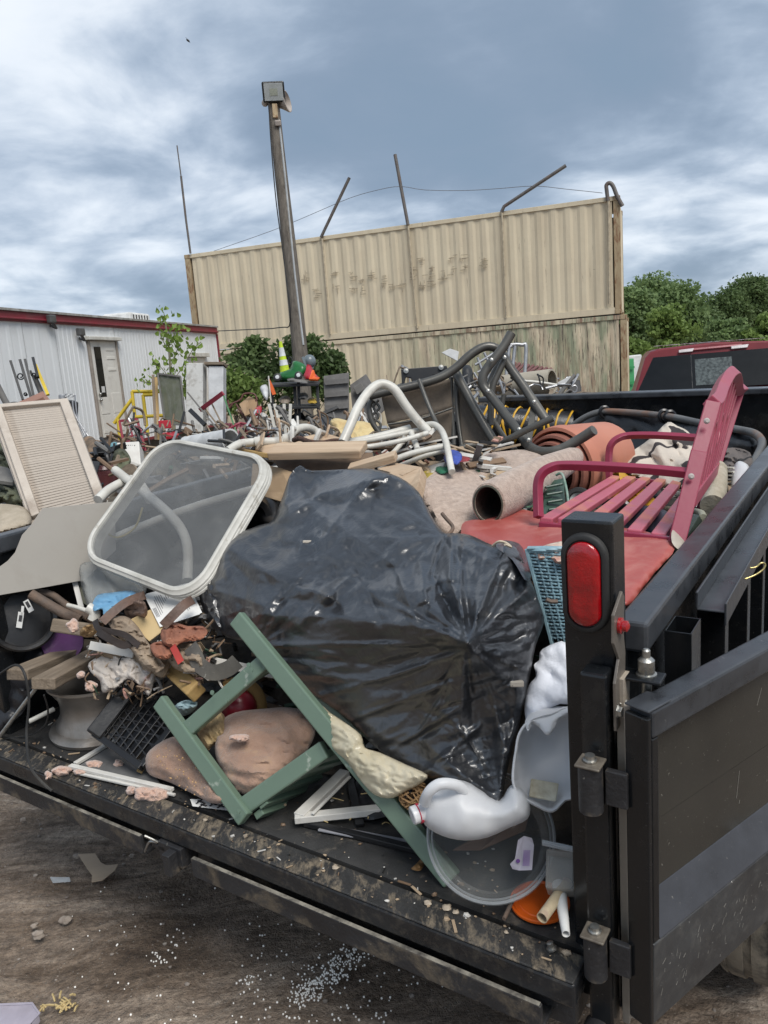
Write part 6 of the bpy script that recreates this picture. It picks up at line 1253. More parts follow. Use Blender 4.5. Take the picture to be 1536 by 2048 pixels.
# ---------------------------------------------------------------- patio chairs, dark frames
m_pf = mat('patio_frame', (.10, .098, .088), (.075, .072, .065), sc=4, rough=.38, metal=.25, bump=.05, dirt=(.2, .19, .17), da=.3)
m_sling = mat('sling_brown', (.16, .13, .10), (.125, .1, .078), sc=40, rough=.8, bump=.5, bs=300)
pc = thing('patio_chair', 'dark grey folding patio chair with brown mesh back, upside down', 'patio chair', P(900, 900, 4.0))
def pt(pts, r=.021, par=None, fl=None): return tobj('frame_tube', [P(*p) for p in pts], r, m_pf, par or pc, n=10, sm=5, flat=fl)
pt([(738, 792, 3.9), (770, 784, 3.9), (800, 778, 3.9), (843, 767, 3.9), (880, 755, 3.9), (910, 737, 3.9), (940, 710, 3.9), (965, 695, 3.9), (985, 694, 3.9), (1002, 705, 3.9), (1020, 735, 3.85), (1045, 770, 3.8), (1067, 803, 3.75), (1092, 840, 3.7)], .023)
pt([(910, 742, 4.0), (945, 808, 3.9), (987, 880, 3.8), (1008, 902, 3.75)], .023)
pt([(838, 760, 3.8), (852, 798, 3.75), (870, 840, 3.7), (892, 880, 3.6), (910, 900, 3.55), (931, 911, 3.5)], .011)
pt([(745, 800, 3.95), (738, 815, 3.95), (745, 845, 3.95), (762, 870, 3.95)], .014)
for a, b in ((0, 1), (1, 0)): pt([(745+12*a, 800, 3.96), (757-12*a+2, 815, 3.96), (745+12*a, 832, 3.96), (757-12*a+4, 848, 3.96), (756+8*a, 866, 3.96)], .007)
g = G()
def quadgrid(c, nu=8, nv=8, sag=.03): return G().grid(lambda u, v: (c[0]*(1-u)*(1-v)+c[1]*u*(1-v)+c[2]*u*v+c[3]*(1-u)*v)+FW*sag*math.sin(math.pi*v)*math.sin(math.pi*u), nu, nv)
obj('back_sling', quadgrid(PP((762, 790, 3.95), (900, 758, 3.98), (905, 815, 4.0), (775, 848, 3.97))), m_sling, pc, smooth=60, sol=.004)
obj('seat_sling', quadgrid(PP((776, 850, 3.96), (905, 818, 3.98), (902, 880, 4.0), (800, 890, 3.97))), m_sling, pc, smooth=60, sol=.004)
pt([(776, 849, 3.94), (840, 838, 3.94), (905, 816, 3.95)], .006)
pc2 = thing('patio_chair', 'second dark patio chair, its brown mesh seat standing edge on beside the first', 'patio chair', P(990, 900, 3.9))
obj('seat_sling', quadgrid(PP((914, 748, 4.05), (940, 800, 3.95), (985, 888, 3.85), (922, 905, 3.95)), sag=.02), m_sling, pc2, smooth=60, sol=.004)
pt([(912, 745, 4.0), (914, 820, 4.0), (925, 900, 3.95)], .012, pc2); pt([(902, 755, 4.02), (904, 820, 4.02), (908, 890, 4.0)], .012, pc2); pt([(928, 833, 4.0), (945, 862, 3.95), (965, 890, 3.9)], .004, pc2)
pt([(1023, 666, 3.8), (1008, 692, 3.8), (990, 716, 3.8), (972, 740, 3.8), (965, 757, 3.8), (968, 775, 3.8), (984, 795, 3.78), (1013, 833, 3.7), (1040, 868, 3.6), (1056, 890, 3.55), (1072, 901, 3.5), (1090, 904, 3.45), (1110, 902, 3.4), (1130, 895, 3.38), (1160, 878, 3.35), (1188, 860, 3.3)], .023, pc2)
pt([(1008, 722, 3.85), (997, 745, 3.85), (985, 775, 3.85), (982, 815, 3.85), (981, 850, 3.85)], .017, pc2); pt([(1008, 720, 3.9), (990, 745, 3.9), (976, 778, 3.86)], .02, pc2)
pt([(920, 898, 3.6), (945, 890, 3.6), (985, 889, 3.6), (1013, 880, 3.55), (1057, 858, 3.5), (1107, 836, 3.45)], .016, pc2); pt([(986, 840, 3.9), (1008, 875, 3.8), (1030, 900, 3.7)], .014, pc2); pt([(990, 850, 3.9), (997, 845, 3.9), (1008, 790, 3.9)], .013, pc2)
bobj('brace', P(1068, 806, 3.78), P(1056, 892, 3.6), .03, .006, m_pf, pc2, None, .002)
for x, y, d in ((976, 782, 3.77), (1009, 715, 3.84), (983, 720, 3.78), (1068, 804, 3.7), (1038, 859, 3.56), (1057, 880, 3.52)): lobj('rivet', P(x, y, d-.02), -FW, [(.011, 0), (.009, .006), (0, .008)], m_gal, pc2, 12)
g = G().slab(PP((802, 738, 4.3), (893, 731, 4.3), (898, 742, 4.3), (880, 750, 4.3), (866, 750, 4.3), (864, 768, 4.3), (826, 772, 4.3), (822, 756, 4.3), (812, 754, 4.3), (808, 770, 4.3), (804, 770, 4.3)), .02)
bp_ = one('bracket_plate', g, m_pl, 'black metal bracket plate with two round bolt heads behind the mesh chair', 'bracket', bev=.003)
for x, y in ((812, 742), (882, 735)): lobj('bolt_head', P(x, y, 4.29), -FW, [(.015, 0), (.014, .006), (0, .008)], m_gal, bp_, 14)
# colourful bits by the carpet
for i, (x, y, w_, h_, c_, lb, nm) in enumerate(((905, 915, 18, 16, (.05, .09, .4), 'blue and red printed bag beside the thin patio chair leg', 'printed_bag'), (925, 918, 14, 6, (.3, .03, .03), 'small red scrap on the heap beside the printed bag', 'red_scrap'), (885, 938, 14, 9, (.03, .2, .1), 'green plastic lid left of the carpet', 'green_cap_piece'), (855, 950, 12, 10, (.45, .33, .05), 'yellow plastic cup left of the carpet', 'yellow_cup'), (870, 958, 20, 5, (.5, .5, .48), 'pale scrap left of the carpet edge', 'pale_scrap'))):
    one(nm, blob([(x-w_, y), (x-w_*.3, y-h_), (x+w_, y-h_*.5), (x+w_*.8, y+h_*.7), (x-w_*.4, y+h_)], [(x-w_, y, 3.15), (x+w_, y-h_, 3.2), (x, y+h_, 3.05)], front=.03, back=.05, edge=8, step=4, wr=wr_cloth(.01, .1, 0, 1, i)), mat('c_'+nm, c_, tuple(q*.5 for q in c_), sc=30, rough=.5), lb, 'scrap', smooth=60)
insx = one('insulation_slab', blob([(660, 845), (672, 836), (700, 842), (730, 843), (760, 858), (756, 872), (735, 880), (712, 884), (690, 880), (672, 865)], [(660, 845, 5.2), (760, 860, 5.1), (700, 884, 4.9)], front=.1, back=.1, edge=18, step=4, wr=lambda a, b: .06*mnoise.noise(Vector((a*.1, b*.1, 1)))), m_insy, 'ragged yellow insulation slab behind the white chair arch', 'insulation', smooth=60)
# ---------------------------------------------------------------- carpet
m_car = mat('carpet', (.52, .41, .335), (.36, .27, .215), sc=42, rough=.97, bump=.7, bs=150, sheen=.3, dist=.6)
cpt = thing('carpet', 'pinkish beige carpet rolled up with its dark roll end open to the viewer', 'carpet', P(950, 1060, 2.8))
obj('loose_flap', blob([(836, 978), (852, 958), (880, 938), (920, 920), (960, 908), (1010, 902), (1050, 899), (1095, 905), (1090, 940), (1060, 990), (1010, 1035), (960, 1045), (925, 1070), (905, 1078), (880, 1068), (862, 1035), (845, 1005)], [(836, 978, 2.95), (900, 925, 3.25), (1000, 902, 3.5), (1095, 905, 3.55), (1060, 990, 3.0), (960, 1045, 2.75), (890, 1070, 2.7), (930, 980, 2.98), (860, 1020, 2.82)], front=.05, back=.06, edge=40, step=8, wr=wr_cloth(.02, .008, -.5, 2, 5)), m_car, cpt, smooth=60)
ra, rb = P(977, 1008, 2.62), P(1148, 916, 3.3); X = unit(rb-ra); L_ = np.linalg.norm(rb-ra)
lobj('rolled_part', ra, X, [(.050, .05), (.05, 0), (.055, -.003), (.062, .0), (.066, .05), (.066, L_*.3), (.062, L_*.6), (.045, L_*.95), (.035, L_+.02), (.0, L_+.03)], m_car, cpt, 36, sx=RT, sq=1.18)
lobj('backing_edge', ra-X*.004, X, [(.049, .0), (.052, -.003), (.056, .0)], mat('backing_green', (.07, .075, .055), rough=.9), cpt, 36, sx=RT, sq=1.2)
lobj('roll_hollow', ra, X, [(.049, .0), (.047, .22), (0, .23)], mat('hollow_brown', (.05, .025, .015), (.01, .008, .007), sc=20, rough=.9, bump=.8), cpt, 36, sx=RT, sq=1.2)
tobj('steel_hook', [P(884, 1027, 2.5), P(893, 1038, 2.48), P(905, 1052, 2.46), P(903, 1062, 2.44), P(893, 1070, 2.43), P(878, 1072, 2.43)], .006, m_rp, None, label='bent rusty steel hook standing before the carpet', cat_='hook')
# ---------------------------------------------------------------- red cushion and blue basket
m_vin = mat('red_vinyl_cushion', (.40, .088, .072), (.33, .07, .06), sc=2.5, rough=.42, rv=.06, bump=.15, bs=14, dirt=(.55, .33, .28), da=.25, ds=10)
one('red_cushion', blob([(922, 1062), (930, 1043), (980, 1035), (1040, 1020), (1060, 1022), (1120, 1034), (1180, 1042), (1245, 1055), (1300, 1065), (1352, 1092), (1310, 1145), (1275, 1190), (1255, 1212), (1230, 1205), (1175, 1165), (1120, 1135), (1060, 1112), (1000, 1095), (950, 1080), (925, 1072)],
    [(922, 1062, 2.55), (1040, 1020, 2.75), (1180, 1042, 2.55), (1352, 1092, 2.15), (1255, 1212, 1.78), (1120, 1135, 2.1), (1000, 1095, 2.3), (1150, 1085, 2.25)], front=.045, back=.06, edge=26, step=8, wr=lambda x, y: .012*math.exp(-((x-1050)/90)**2)*mnoise.noise(Vector((x*.012, (y-x*.2)*.06, 2)))*2+.003*mnoise.noise(Vector((x*.02, y*.03, 1)))), m_vin, 'faded red vinyl cushion lying under the pink bench and behind the lamp post', 'cushion', smooth=70)
wb = thing('wicker_basket', 'light blue woven wicker basket standing between black bag and lamp post', 'basket', P(1130, 1290, 1.95))
m_wk = mat('blue_wicker', (.30, .45, .50), (.2, .33, .39), sc=20, rough=.5, bump=.1)
def BK(u, v):   # u across 0..1, v down 0..1
    x = 1056+u*140+v*(52-u*40); y = 1098+v*(192-u*14); d = 2.02-.02*u+.02*v-.055*math.sin(math.pi*min(1, u*1.0+.15))
    return P(x, y, d)
for i in range(10):
    u = i/9; tobj('stake', [BK(u, v) for v in np.linspace(0, 1, 7)], .0028, m_wk, wb, n=5, sm=2)
for j in range(27):
    v = .03+j/28; tobj('weaver', [BK(u, v+.12*(u-.5)*.6)-FW*.004*(1 if (k+j) % 2 else -1) for k, u in enumerate(np.linspace(0, 1, 19))], .0032, m_wk, wb, n=5, sm=1)
for j in range(3): tobj('basket_rim', [BK(u, -.01+.012*j)-FW*.006*math.cos(k+j*2) for k, u in enumerate(np.linspace(0, 1, 14))], .0055, m_wk, wb, n=6, sm=2)
tobj('basket_edge', [BK(0, v)+RT*-.004 for v in np.linspace(0, 1, 8)], .006, m_wk, wb, n=6, sm=2)
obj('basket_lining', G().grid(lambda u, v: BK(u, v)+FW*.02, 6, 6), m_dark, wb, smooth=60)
one('floral_lining', blob([(1066, 1105), (1085, 1092), (1125, 1082), (1150, 1085), (1150, 1120), (1118, 1128), (1100, 1118), (1080, 1120)], [(1066, 1105, 2.02), (1150, 1085, 2.05), (1118, 1128, 1.94)], front=.03, back=.03, edge=16, step=4, wr=wr_cloth(.012, .06, .2, 2)), mat('floral', (.6, .52, .42), (.45, .22, .17), sc=28, rough=.9, bump=.3), 'cream and red patterned cloth in the top of the blue wicker basket', 'cloth', smooth=60)
one('brown_twig', G().tube(PP((1092, 1199, 1.9), (1102, 1203, 1.9), (1115, 1203, 1.9)), .006, 6), m_rp, 'small brown curl of bark stuck on the wicker basket', 'twig', smooth=60)
# ---------------------------------------------------------------- pink bench
m_pk = mat('pink_paint', (.36, .062, .10), (.30, .05, .08), sc=3, rough=.42, rv=.06, bump=.05, dirt=(.45, .2, .1), da=.45, ds=4, dth=.56)
m_pkd = mat('pink_dark', (.27, .03, .065), (.23, .025, .055), sc=3, rough=.4, bump=.03)
bn = thing('garden_bench', 'pink painted slatted metal garden bench standing on the load', 'bench', P(1230, 1080, 2.4))
def arm(pts, w_=.028): 
    q = cat([P(*p) for p in pts], 6); return obj('arm', G().tube(q, w_*.62, 4), m_pkd, bn, bev=.002)
arm([(1077, 1035, 2.47), (1076, 1000, 2.49), (1076, 970, 2.5), (1082, 950, 2.5), (1098, 937, 2.5), (1125, 931, 2.5), (1200, 933, 2.43), (1300, 939, 2.34), (1384, 947, 2.27)])
arm([(1222, 975, 3.45), (1218, 945, 3.47), (1218, 910, 3.5), (1222, 890, 3.5), (1236, 877, 3.5), (1260, 871, 3.5), (1320, 871, 3.42), (1402, 876, 3.33)])
pk1 = bobj('back_post', P(1352, 1092, 2.2), P(1398, 905, 2.28), .047, .03, m_pkd, bn, None, .003); bobj('back_post', P(1396, 912, 2.28), P(1426, 806, 2.33), .045, .03, m_pkd, bn, None, .003)
bobj('back_post', P(1400, 1030, 3.2), P(1432, 925, 3.27), .045, .03, m_pkd, bn, None, .003); bobj('back_post', P(1432, 930, 3.27), P(1480, 775, 3.35), .045, .03, m_pkd, bn, None, .003)
top = cat([P(1424, 808, 2.33), P(1432, 800, 2.42), P(1442, 775, 2.6), P(1455, 753, 2.75), P(1466, 747, 2.85), P(1471, 760, 3.05), P(1474, 778, 3.2), P(1484, 778, 3.33)], 6)
obj('crown_rail', G().tube(top, .028, 4), m_pk, bn, bev=.003)
bobj('lower_back_rail', P(1384, 1000, 2.25), P(1436, 930, 3.25), .04, .025, m_pk, bn, unit(TT), .003)
tp2 = [P(1426, 812, 2.36), P(1480, 782, 3.3)]; lo = [P(1386, 992, 2.29), P(1436, 926, 3.2)]
for i in range(9):
    f = (i+.6)/9.4; a = lo[0]*(1-f)+lo[1]*f; b = top[min(len(top)-1, int(f*(len(top)-5))+2)]; bobj('back_bar', a, b, .016, .012, m_pk, bn, unit(TT), .001)
for i in (1, 3, 5, 7):
    f = (i+.1)/9.4; a = lo[0]*(1-f)+lo[1]*f; b = top[min(len(top)-1, int(f*(len(top)-5))+2)]; c = a*.55+b*.45
    tobj('back_scroll', [c+(unit(lo[1]-lo[0])*math.cos(k)*.05+unit(b-a)*math.sin(k)*.06) for k in np.linspace(0, 6.28, 9)[:-1]], .006, m_pk, bn, n=6, sm=2, closed=True)
sn = unit(np.cross(P(1240, 958, 3.45)-P(1090, 1040, 2.45), P(1350, 1085, 2.22)-P(1090, 1040, 2.45))); sn = sn if sn[2] > 0 else -sn
ends = [((1092, 1042, 2.46), (1233, 956, 3.46)), ((1128, 1044, 2.43), (1262, 957, 3.43)), ((1175, 1050, 2.39), (1291, 959, 3.40)), ((1222, 1058, 2.34), (1322, 962, 3.37)), ((1268, 1066, 2.30), (1354, 966, 3.34)), ((1316, 1074, 2.26), (1387, 972, 3.31))]
m_pks = mat('pink_worn', (.47, .12, .17), (.42, .095, .13), sc=3, rough=.45, bump=.05, dirt=(.50, .24, .12), da=.8, ds=3, dth=.5)
for a, b in ends: bobj('seat_slat', P(*a), P(*b), .042, .022, m_pks, bn, sn, .004)
bobj('seat_end_bar', P(1080, 1052, 2.47), P(1352, 1085, 2.22), .025, .03, m_pkd, bn, sn, .003); bobj('seat_end_bar', P(1226, 960, 3.48), P(1425, 975, 3.28), .025, .03, m_pkd, bn, sn, .003)
for x, y, d in ((1382, 953, 2.24), (1413, 842, 2.28)): lobj('bolt_cap', P(x, y, d-.012), -FW, [(.009, 0), (.009, .003), (.005, .007), (0, .007)], mat('cap_grey', (.5, .45, .42), rough=.4), bn, 16)
# ---------------------------------------------------------------- terracotta pots
m_ter = mat('terracotta', (.50, .20, .13), (.43, .165, .105), sc=3, rough=.55, bump=.05, dirt=(.5, .32, .26), da=.3, ds=3)
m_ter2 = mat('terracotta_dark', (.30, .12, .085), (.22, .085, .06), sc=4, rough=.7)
pa, pb_ = P(1118, 938, 3.65), P(1232, 903, 3.95); X = unit(pb_-pa)
def pot(off, r, m, label, depth=.34):
    a = pa+X*off; return one('flower_pot', G().lathe(a, X, [(r*.86, .10), (r*.9, .0), (r*.93, -.012), (r*1.0, -.008), (r*1.02, .02), (r*1.02, .05), (r*.96, .056), (r*.97, .12), (r*.92, .22), (r*.84, depth-.02), (r*.8, depth), (0, depth)], 44, sx=UP), m, label, 'flower pot', smooth=40, group='nested terracotta pots')
pot(0, .2, m_ter, 'largest terracotta plastic pot lying on its side behind the carpet roll', .40)
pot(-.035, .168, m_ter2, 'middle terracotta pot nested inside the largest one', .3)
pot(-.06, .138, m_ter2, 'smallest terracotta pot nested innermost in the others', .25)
# green tray, small wheel, yellow cloth, sheets
gt_ = thing('green_tray', 'dark green ribbed plastic planter tray behind the front arm of the bench', 'tray', P(1100, 1040, 2.9))
m_dg = mat('dark_green', (.035, .075, .055), (.025, .055, .04), rough=.4, bump=.05)
q_ = PP((1078, 1010, 2.85), (1098, 962, 2.95), (1128, 955, 2.95), (1132, 1030, 2.8), (1076, 1034, 2.75)); obj('tray_base', G().slab(q_, .02), m_dg, gt_, bev=.004)
for i in range(4): bobj('tray_rib', P(1090+i*2, 975+i*15, 2.87-.03*i), P(1126, 968+i*16, 2.87-.03*i), .01, .014, m_dg, gt_, None, .004)
tobj('tray_rim', PP((1112, 950, 2.9), (1124, 948, 2.88), (1132, 975, 2.85), (1136, 1000, 2.8), (1138, 1024, 2.76)), .005, mat('scuffed_green', (.3, .38, .33), (.1, .2, .15), sc=30), gt_)
sw = thing('small_wheel', 'small grey spoked wheel with black tyre half hidden by the bench slats', 'wheel', P(1155, 1020, 3.0))
wc_ = P(1156, 1002, 3.05); wa = unit(-FW+.3*UP-.5*RT); lobj('tyre', wc_, wa, [(.035, -.014), (.05, -.014), (.056, -.006), (.056, .006), (.05, .014), (.035, .014)], m_rub, sw, 28); lobj('hub', wc_, wa, [(.036, .008), (.03, .012), (.01, .006), (0, .014)], m_gal, sw, 20)
m_ylw = mat('yellow_cloth', (.62, .36, .03), (.5, .27, .02), sc=10, rough=.8, bump=.3, bs=80)
rag([(1238, 900), (1250, 898), (1258, 925), (1262, 958), (1240, 962)], [(1238, 900, 3.9), (1262, 958, 3.6)], 'yellow cloth standing right of the terracotta pots', m_ylw, a=.03, s=.05, cat_='cloth', name='yellow_cloth')
rag([(1222, 950), (1250, 942), (1285, 946), (1292, 956), (1255, 962), (1225, 962)], [(1222, 950, 3.65), (1292, 956, 3.6)], 'bright yellow netting at the far ends of the bench slats', mat('yellow_net', (.68, .52, .03), (.4, .3, .02), sc=60, rough=.7, bump=1), a=.02, s=.1, cat_='netting', name='yellow_netting')
rag([(1205, 985), (1240, 960), (1275, 968), (1300, 990), (1320, 1010), (1290, 1022), (1255, 1010), (1215, 1008)], [(1205, 985, 3.2), (1275, 968, 3.4), (1320, 1010, 3.0), (1255, 1012, 2.95)], 'orange yellow crumpled cloth seen through the bench slats', m_ylw, a=.035, s=.05, cat_='cloth', name='yellow_cloth', front=.04)
rag([(1205, 1002), (1240, 996), (1262, 1010), (1250, 1024), (1212, 1022)], [(1205, 1002, 2.95), (1262, 1010, 2.9)], 'white crumpled paper under the third bench slat', MATS['paper_white'], a=.02, s=.06, cat_='paper', name='crumpled_paper')
def stripe_mat(name, base, dark, sc_, ang):
    m = mat(name, base, tuple(q*.85 for q in base), sc=5, rough=.9, bump=.3, bs=90); t = m.node_tree; L = t.links.new; b = [n for n in t.nodes if n.type == 'BSDF_PRINCIPLED'][0]
    src = b.inputs['Base Color'].links[0].from_socket; tc = [n for n in t.nodes if n.type == 'TEX_COORD'][0]
    mp = t.nodes.new('ShaderNodeMapping'); mp.inputs['Rotation'].default_value = ang; L(tc.outputs['Object'], mp.inputs[0])
    w_ = t.nodes.new('ShaderNodeTexWave'); w_.inputs['Scale'].default_value = sc_; w_.inputs['Distortion'].default_value = 5; w_.inputs['Detail'].default_value = 2; w_.inputs['Detail Scale'].default_value = 1.2; L(mp.outputs[0], w_.inputs['Vector'])
    r = t.nodes.new('ShaderNodeMapRange'); r.inputs[1].default_value = .86; r.inputs[2].default_value = .9; L(w_.outputs['Fac'], r.inputs[0])
    x = t.nodes.new('ShaderNodeMix'); x.data_type = 'RGBA'; L(r.outputs[0], x.inputs[0]); L(src, x.inputs[6]); x.inputs[7].default_value = (*dark, 1); L(x.outputs[2], b.inputs['Base Color']); return m
m_str = stripe_mat('striped_sheet', (.58, .51, .43), (.03, .022, .022), 1.9, (.4, .5, .9))
one('striped_sheet', blob([(1252, 925), (1262, 905), (1290, 885), (1312, 866), (1336, 844), (1355, 852), (1375, 862), (1392, 885), (1398, 915), (1400, 950), (1360, 960), (1300, 955), (1260, 950)], [(1252, 930, 3.7), (1290, 885, 4.0), (1336, 844, 4.3), (1392, 885, 4.0), (1400, 950, 3.5), (1300, 955, 3.5), (1330, 910, 3.75)], front=.08, back=.1, edge=30, step=5, wr=wr_cloth(.06, .022, .5, 2.2, 6)), m_str, 'cream cloth with dark stripes heaped behind the bench', 'sheet', smooth=60)
one('striped_sheet', blob([(1285, 952), (1340, 945), (1395, 955), (1385, 985), (1350, 975), (1290, 970)], [(1285, 952, 3.5), (1395, 955, 3.3), (1350, 975, 3.3)], front=.03, back=.05, edge=14, step=5, wr=wr_cloth(.02, .04, .2, 3, 2)), m_str, 'lower fold of cream striped cloth between bench arm and seat', 'sheet', smooth=60)
rag([(1438, 905), (1465, 895), (1500, 905), (1502, 935), (1470, 940), (1440, 938)], [(1438, 905, 3.9), (1502, 935, 3.5), (1470, 895, 3.9)], 'grey brown striped canvas heap right of the bench back', stripe_mat('canvas_brown', (.13, .11, .1), (.02, .018, .018), 2.2, (.2, .1, .5)), a=.05, s=.05, cat_='canvas', name='canvas')
one('white_jug', blob([(1464, 945), (1470, 928), (1480, 922), (1496, 930), (1500, 945), (1490, 960), (1475, 985), (1463, 975)], [(1464, 945, 3.2), (1500, 940, 3.15), (1475, 985, 3.0)], front=.06, back=.06, edge=16, step=4), m_jug, 'pale translucent jug against the right rail behind the bench', 'jug', smooth=70)
one('fabric_roll', G().tube(cat(PP((1432, 940, 3.2), (1430, 975, 3.05), (1425, 1012, 2.9)), 4), .045, 14), mat('roll_cream', (.48, .44, .36), (.3, .27, .2), sc=14, rough=.95, bump=.6, bs=30), 'cream rolled fabric standing right of the bench back foot', 'fabric roll', smooth=50)
wrk = thing('wire_rack', 'white wire rack wedged beside the right rail', 'rack', P(1455, 960, 3.2))
for i in range(5): tobj('rack_wire', PP((1446, 935+i*8, 3.2), (1468, 936+i*8, 3.15)), .005, m_tube, wrk, sm=1)
tobj('rack_wire', PP((1448, 930, 3.2), (1450, 980, 3.1)), .006, m_tube, wrk, sm=1)
one('suitcase', G().slab(PP((1330, 1025, 2.6), (1400, 1022, 2.65), (1408, 1040, 2.6), (1372, 1080, 2.3), (1330, 1060, 2.35)), .15), mat('case_green', (.03, .045, .035), rough=.5), 'dark green hard case with pale rim under the bench back', 'case', bev=.02)
tobj('pale_strip', PP((1250, 1012, 3.1), (1300, 1017, 3.05), (1370, 1022, 2.9), (1400, 1026, 2.75), (1406, 1036, 2.62)), .014, mat('rim_olive', (.33, .33, .25), rough=.5), None, label='pale olive rim of the case running under the bench slats', cat_='rim')
one('care_label', G().slab(PP((1385, 998, 2.6), (1398, 1002, 2.6), (1393, 1014, 2.58), (1380, 1010, 2.58)), .002), MATS['paper_white'], 'small white paper tag hanging under the bench back', 'tag')
one('dark_bundle', blob([(1250, 1010), (1330, 1020), (1360, 1060), (1330, 1075), (1270, 1060), (1230, 1045)], [(1250, 1010, 2.9), (1360, 1060, 2.4), (1230, 1045, 2.7)], front=.03, back=.1, edge=20, step=8, wr=wr_cloth(.03, .03, .2, 3, 2)), mat('dark_blue', (.015, .02, .035), rough=.5), 'dark bundle lying under the near bench slats', 'bundle', smooth=60)
one('white_rag', blob([(1345, 1060), (1362, 1072), (1372, 1090), (1360, 1100), (1344, 1085)], [(1345, 1060, 2.2), (1362, 1072, 2.2), (1360, 1100, 2.12)], front=.01, back=.02, edge=8, step=4), mat('rag_pale', (.5, .45, .38)), 'small pale rag beside the bench foot on the right rail', 'rag', smooth=60)
tobj('gold_clip', PP((1490, 1158, 1.6), (1510, 1150, 1.6), (1527, 1138, 1.6), (1530, 1128, 1.6), (1522, 1126, 1.6), (1512, 1134, 1.6), (1500, 1136, 1.6)), .002, mat('brass', (.6, .5, .22), rough=.3, metal=.9), None, label='thin brass coloured wire clip hanging outside the ramp rack', cat_='clip')
# ---------------------------------------------------------------- louvre shutter behind the left rail
lvs = thing('louvre_shutter', 'beige louvred door leaning behind the left side of the trailer', 'shutter', P(140, 1030, 4.2))
a0, a1, a2, a3 = P(-6, 815, 4.7), P(138, 803, 4.7), P(212, 1000, 4.2), P(72, 1035, 4.2)
def LV(u, v): return a0*(1-u)*(1-v)+a1*u*(1-v)+a2*u*v+a3*(1-u)*v
ln = unit(np.cross(a1-a0, a3-a0)); ln = ln if ln@(CAM-a0) > 0 else -ln; lv_ = unit(a3-a0)
m_lou = mat('louvre_paint', (.53, .47, .40), (.46, .40, .34), sc=5, rough=.6, dirt=(.22, .17, .13), da=.55, ds=4)
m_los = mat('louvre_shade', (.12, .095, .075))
bobj('stile', LV(.015, 0), LV(.015, 1), .045, .05, m_lou, lvs, ln, .006); bobj('stile', LV(.94, 0), LV(.94, 1), .05, .05, m_lou, lvs, ln, .006); bobj('rail', LV(0, .01), LV(.97, .01), .03, .05, m_lou, lvs, ln, .005)
bobj('stile', LV(-.07, 0)-ln*.03, LV(-.06, 1.1)-ln*.03, .03, .05, m_lou, lvs, ln, .005); bobj('outer_edge', LV(-.12, .05)-ln*.07, LV(-.1, 1.1)-ln*.07, .025, .05, m_lou, lvs, ln, .005)
for i in range(44):
    v = .035+i*.0222; wide = i in (11, 22, 33); sl_ = bobj('louvre', LV(.05, v)-ln*.012, LV(.9, v-.002)-ln*.008, .0125 if not wide else .0145, .006, m_lou, lvs, unit(ln+.55*lv_), 0)
obj('shade_backing', G().slab([LV(.03, .02)-ln*.03, LV(.92, .02)-ln*.03, LV(.92, .99)-ln*.03, LV(.03, .99)-ln*.03], .006, -ln), m_los, lvs)  # dark sheet added behind the slats, its colour paints the shade between them
# ================================================================ YARD JUNK BEHIND THE TRAILER
def heap(name, label, x0, x1, d0, d1, yt, n=170, seed=0, bits=True):
    """rubble mound seen between pixel columns x0..x1 from depth d0 (near) to d1, crest height read from row yt"""
    r = np.random.default_rng(seed)
    def f(u, v):
        d = d0+(d1-d0)*v; x = x0+(x1-x0)*u; p = P(x, 900, d); zt = P((x0+x1)/2, yt, (d0+d1)/2)[2]
        e = min(1, 5*u, 5*(1-u))*min(1, 4*v, 4*(1-v)); h = max(0, zt)*e*(.75+.5*fbm((p[0]*1.3, p[1]*1.3, seed))); return np.array([p[0], p[1], max(-.02, h)])
    g = G().grid(f, 40, 24); g.cur = 0; g.mi = [0]*len(g.f); sm = [m_heap]+mm
    for i in range(n):
        g.cur = 1+int(r.choice(8, p=[.2, .27, .12, .15, .2, .03, .02, .01])); c = f(r.random(), r.random())+ZV*.04; a = unit(r.normal(size=3)*[1, 1, .5]); k = r.random()
        if k < .4: g.beam(c-a*r.uniform(.1, .4), c+a*r.uniform(.1, .4), r.uniform(.02, .12), r.uniform(.01, .05), r.normal(size=3))
        elif k < .8: g.tube([c-a*.3, c+r.normal(0, .06, 3), c+a*.3], r.uniform(.01, .03), 6)
        else: g.ball(c, r.uniform(.06, .14), 8, (1, r.uniform(.4, 1), .6), lump=.9)
    obj(name, g, sm, None, label=label, cat_='scrap heap', kind='stuff')
m_heap = mat('heap_yard', (.15, .13, .10), (.05, .045, .038), sc=5, rough=.9, bump=1, bs=12)
heap('scrap_heap', 'heap of mixed yard scrap before the office trailer', 20, 520, 7, 12.5, 905, 420, 1)
heap('scrap_heap', 'heap of metal scrap at the foot of the tan containers', 760, 1190, 10, 17, 800, 420, 2)
heap('scrap_heap', 'low jumble of scrap under the pole and black shelves', 420, 800, 8, 14, 850, 380, 3)
heap('scrap_heap', 'rubbish heap against the outside of the left trailer wall', -220, 240, 4.6, 7, 960, 320, 4)
def px(name, lab, c, pts): return thing(name, lab, c, P(*pts))
def bar(par, name, a, b, wpx, m, t=None, **k):
    d = (a[2]+b[2])/2; w_ = wpx*d/1540; return bobj(name, P(*a), P(*b), w_, t or w_, m, par, None, **k)
m_bk = mat('yard_black', (.02, .021, .023), rough=.5, bump=.05)
m_gy = mat('yard_grey', (.17, .165, .155), (.11, .105, .1), rough=.8)
m_sil = mat('yard_silver', (.42, .43, .44), (.3, .3, .31), rough=.4, metal=.6)
m_yp = mat('yellow_paint', (.62, .46, .03), (.5, .36, .03), rough=.5, dirt=(.3, .2, .1), da=.3)
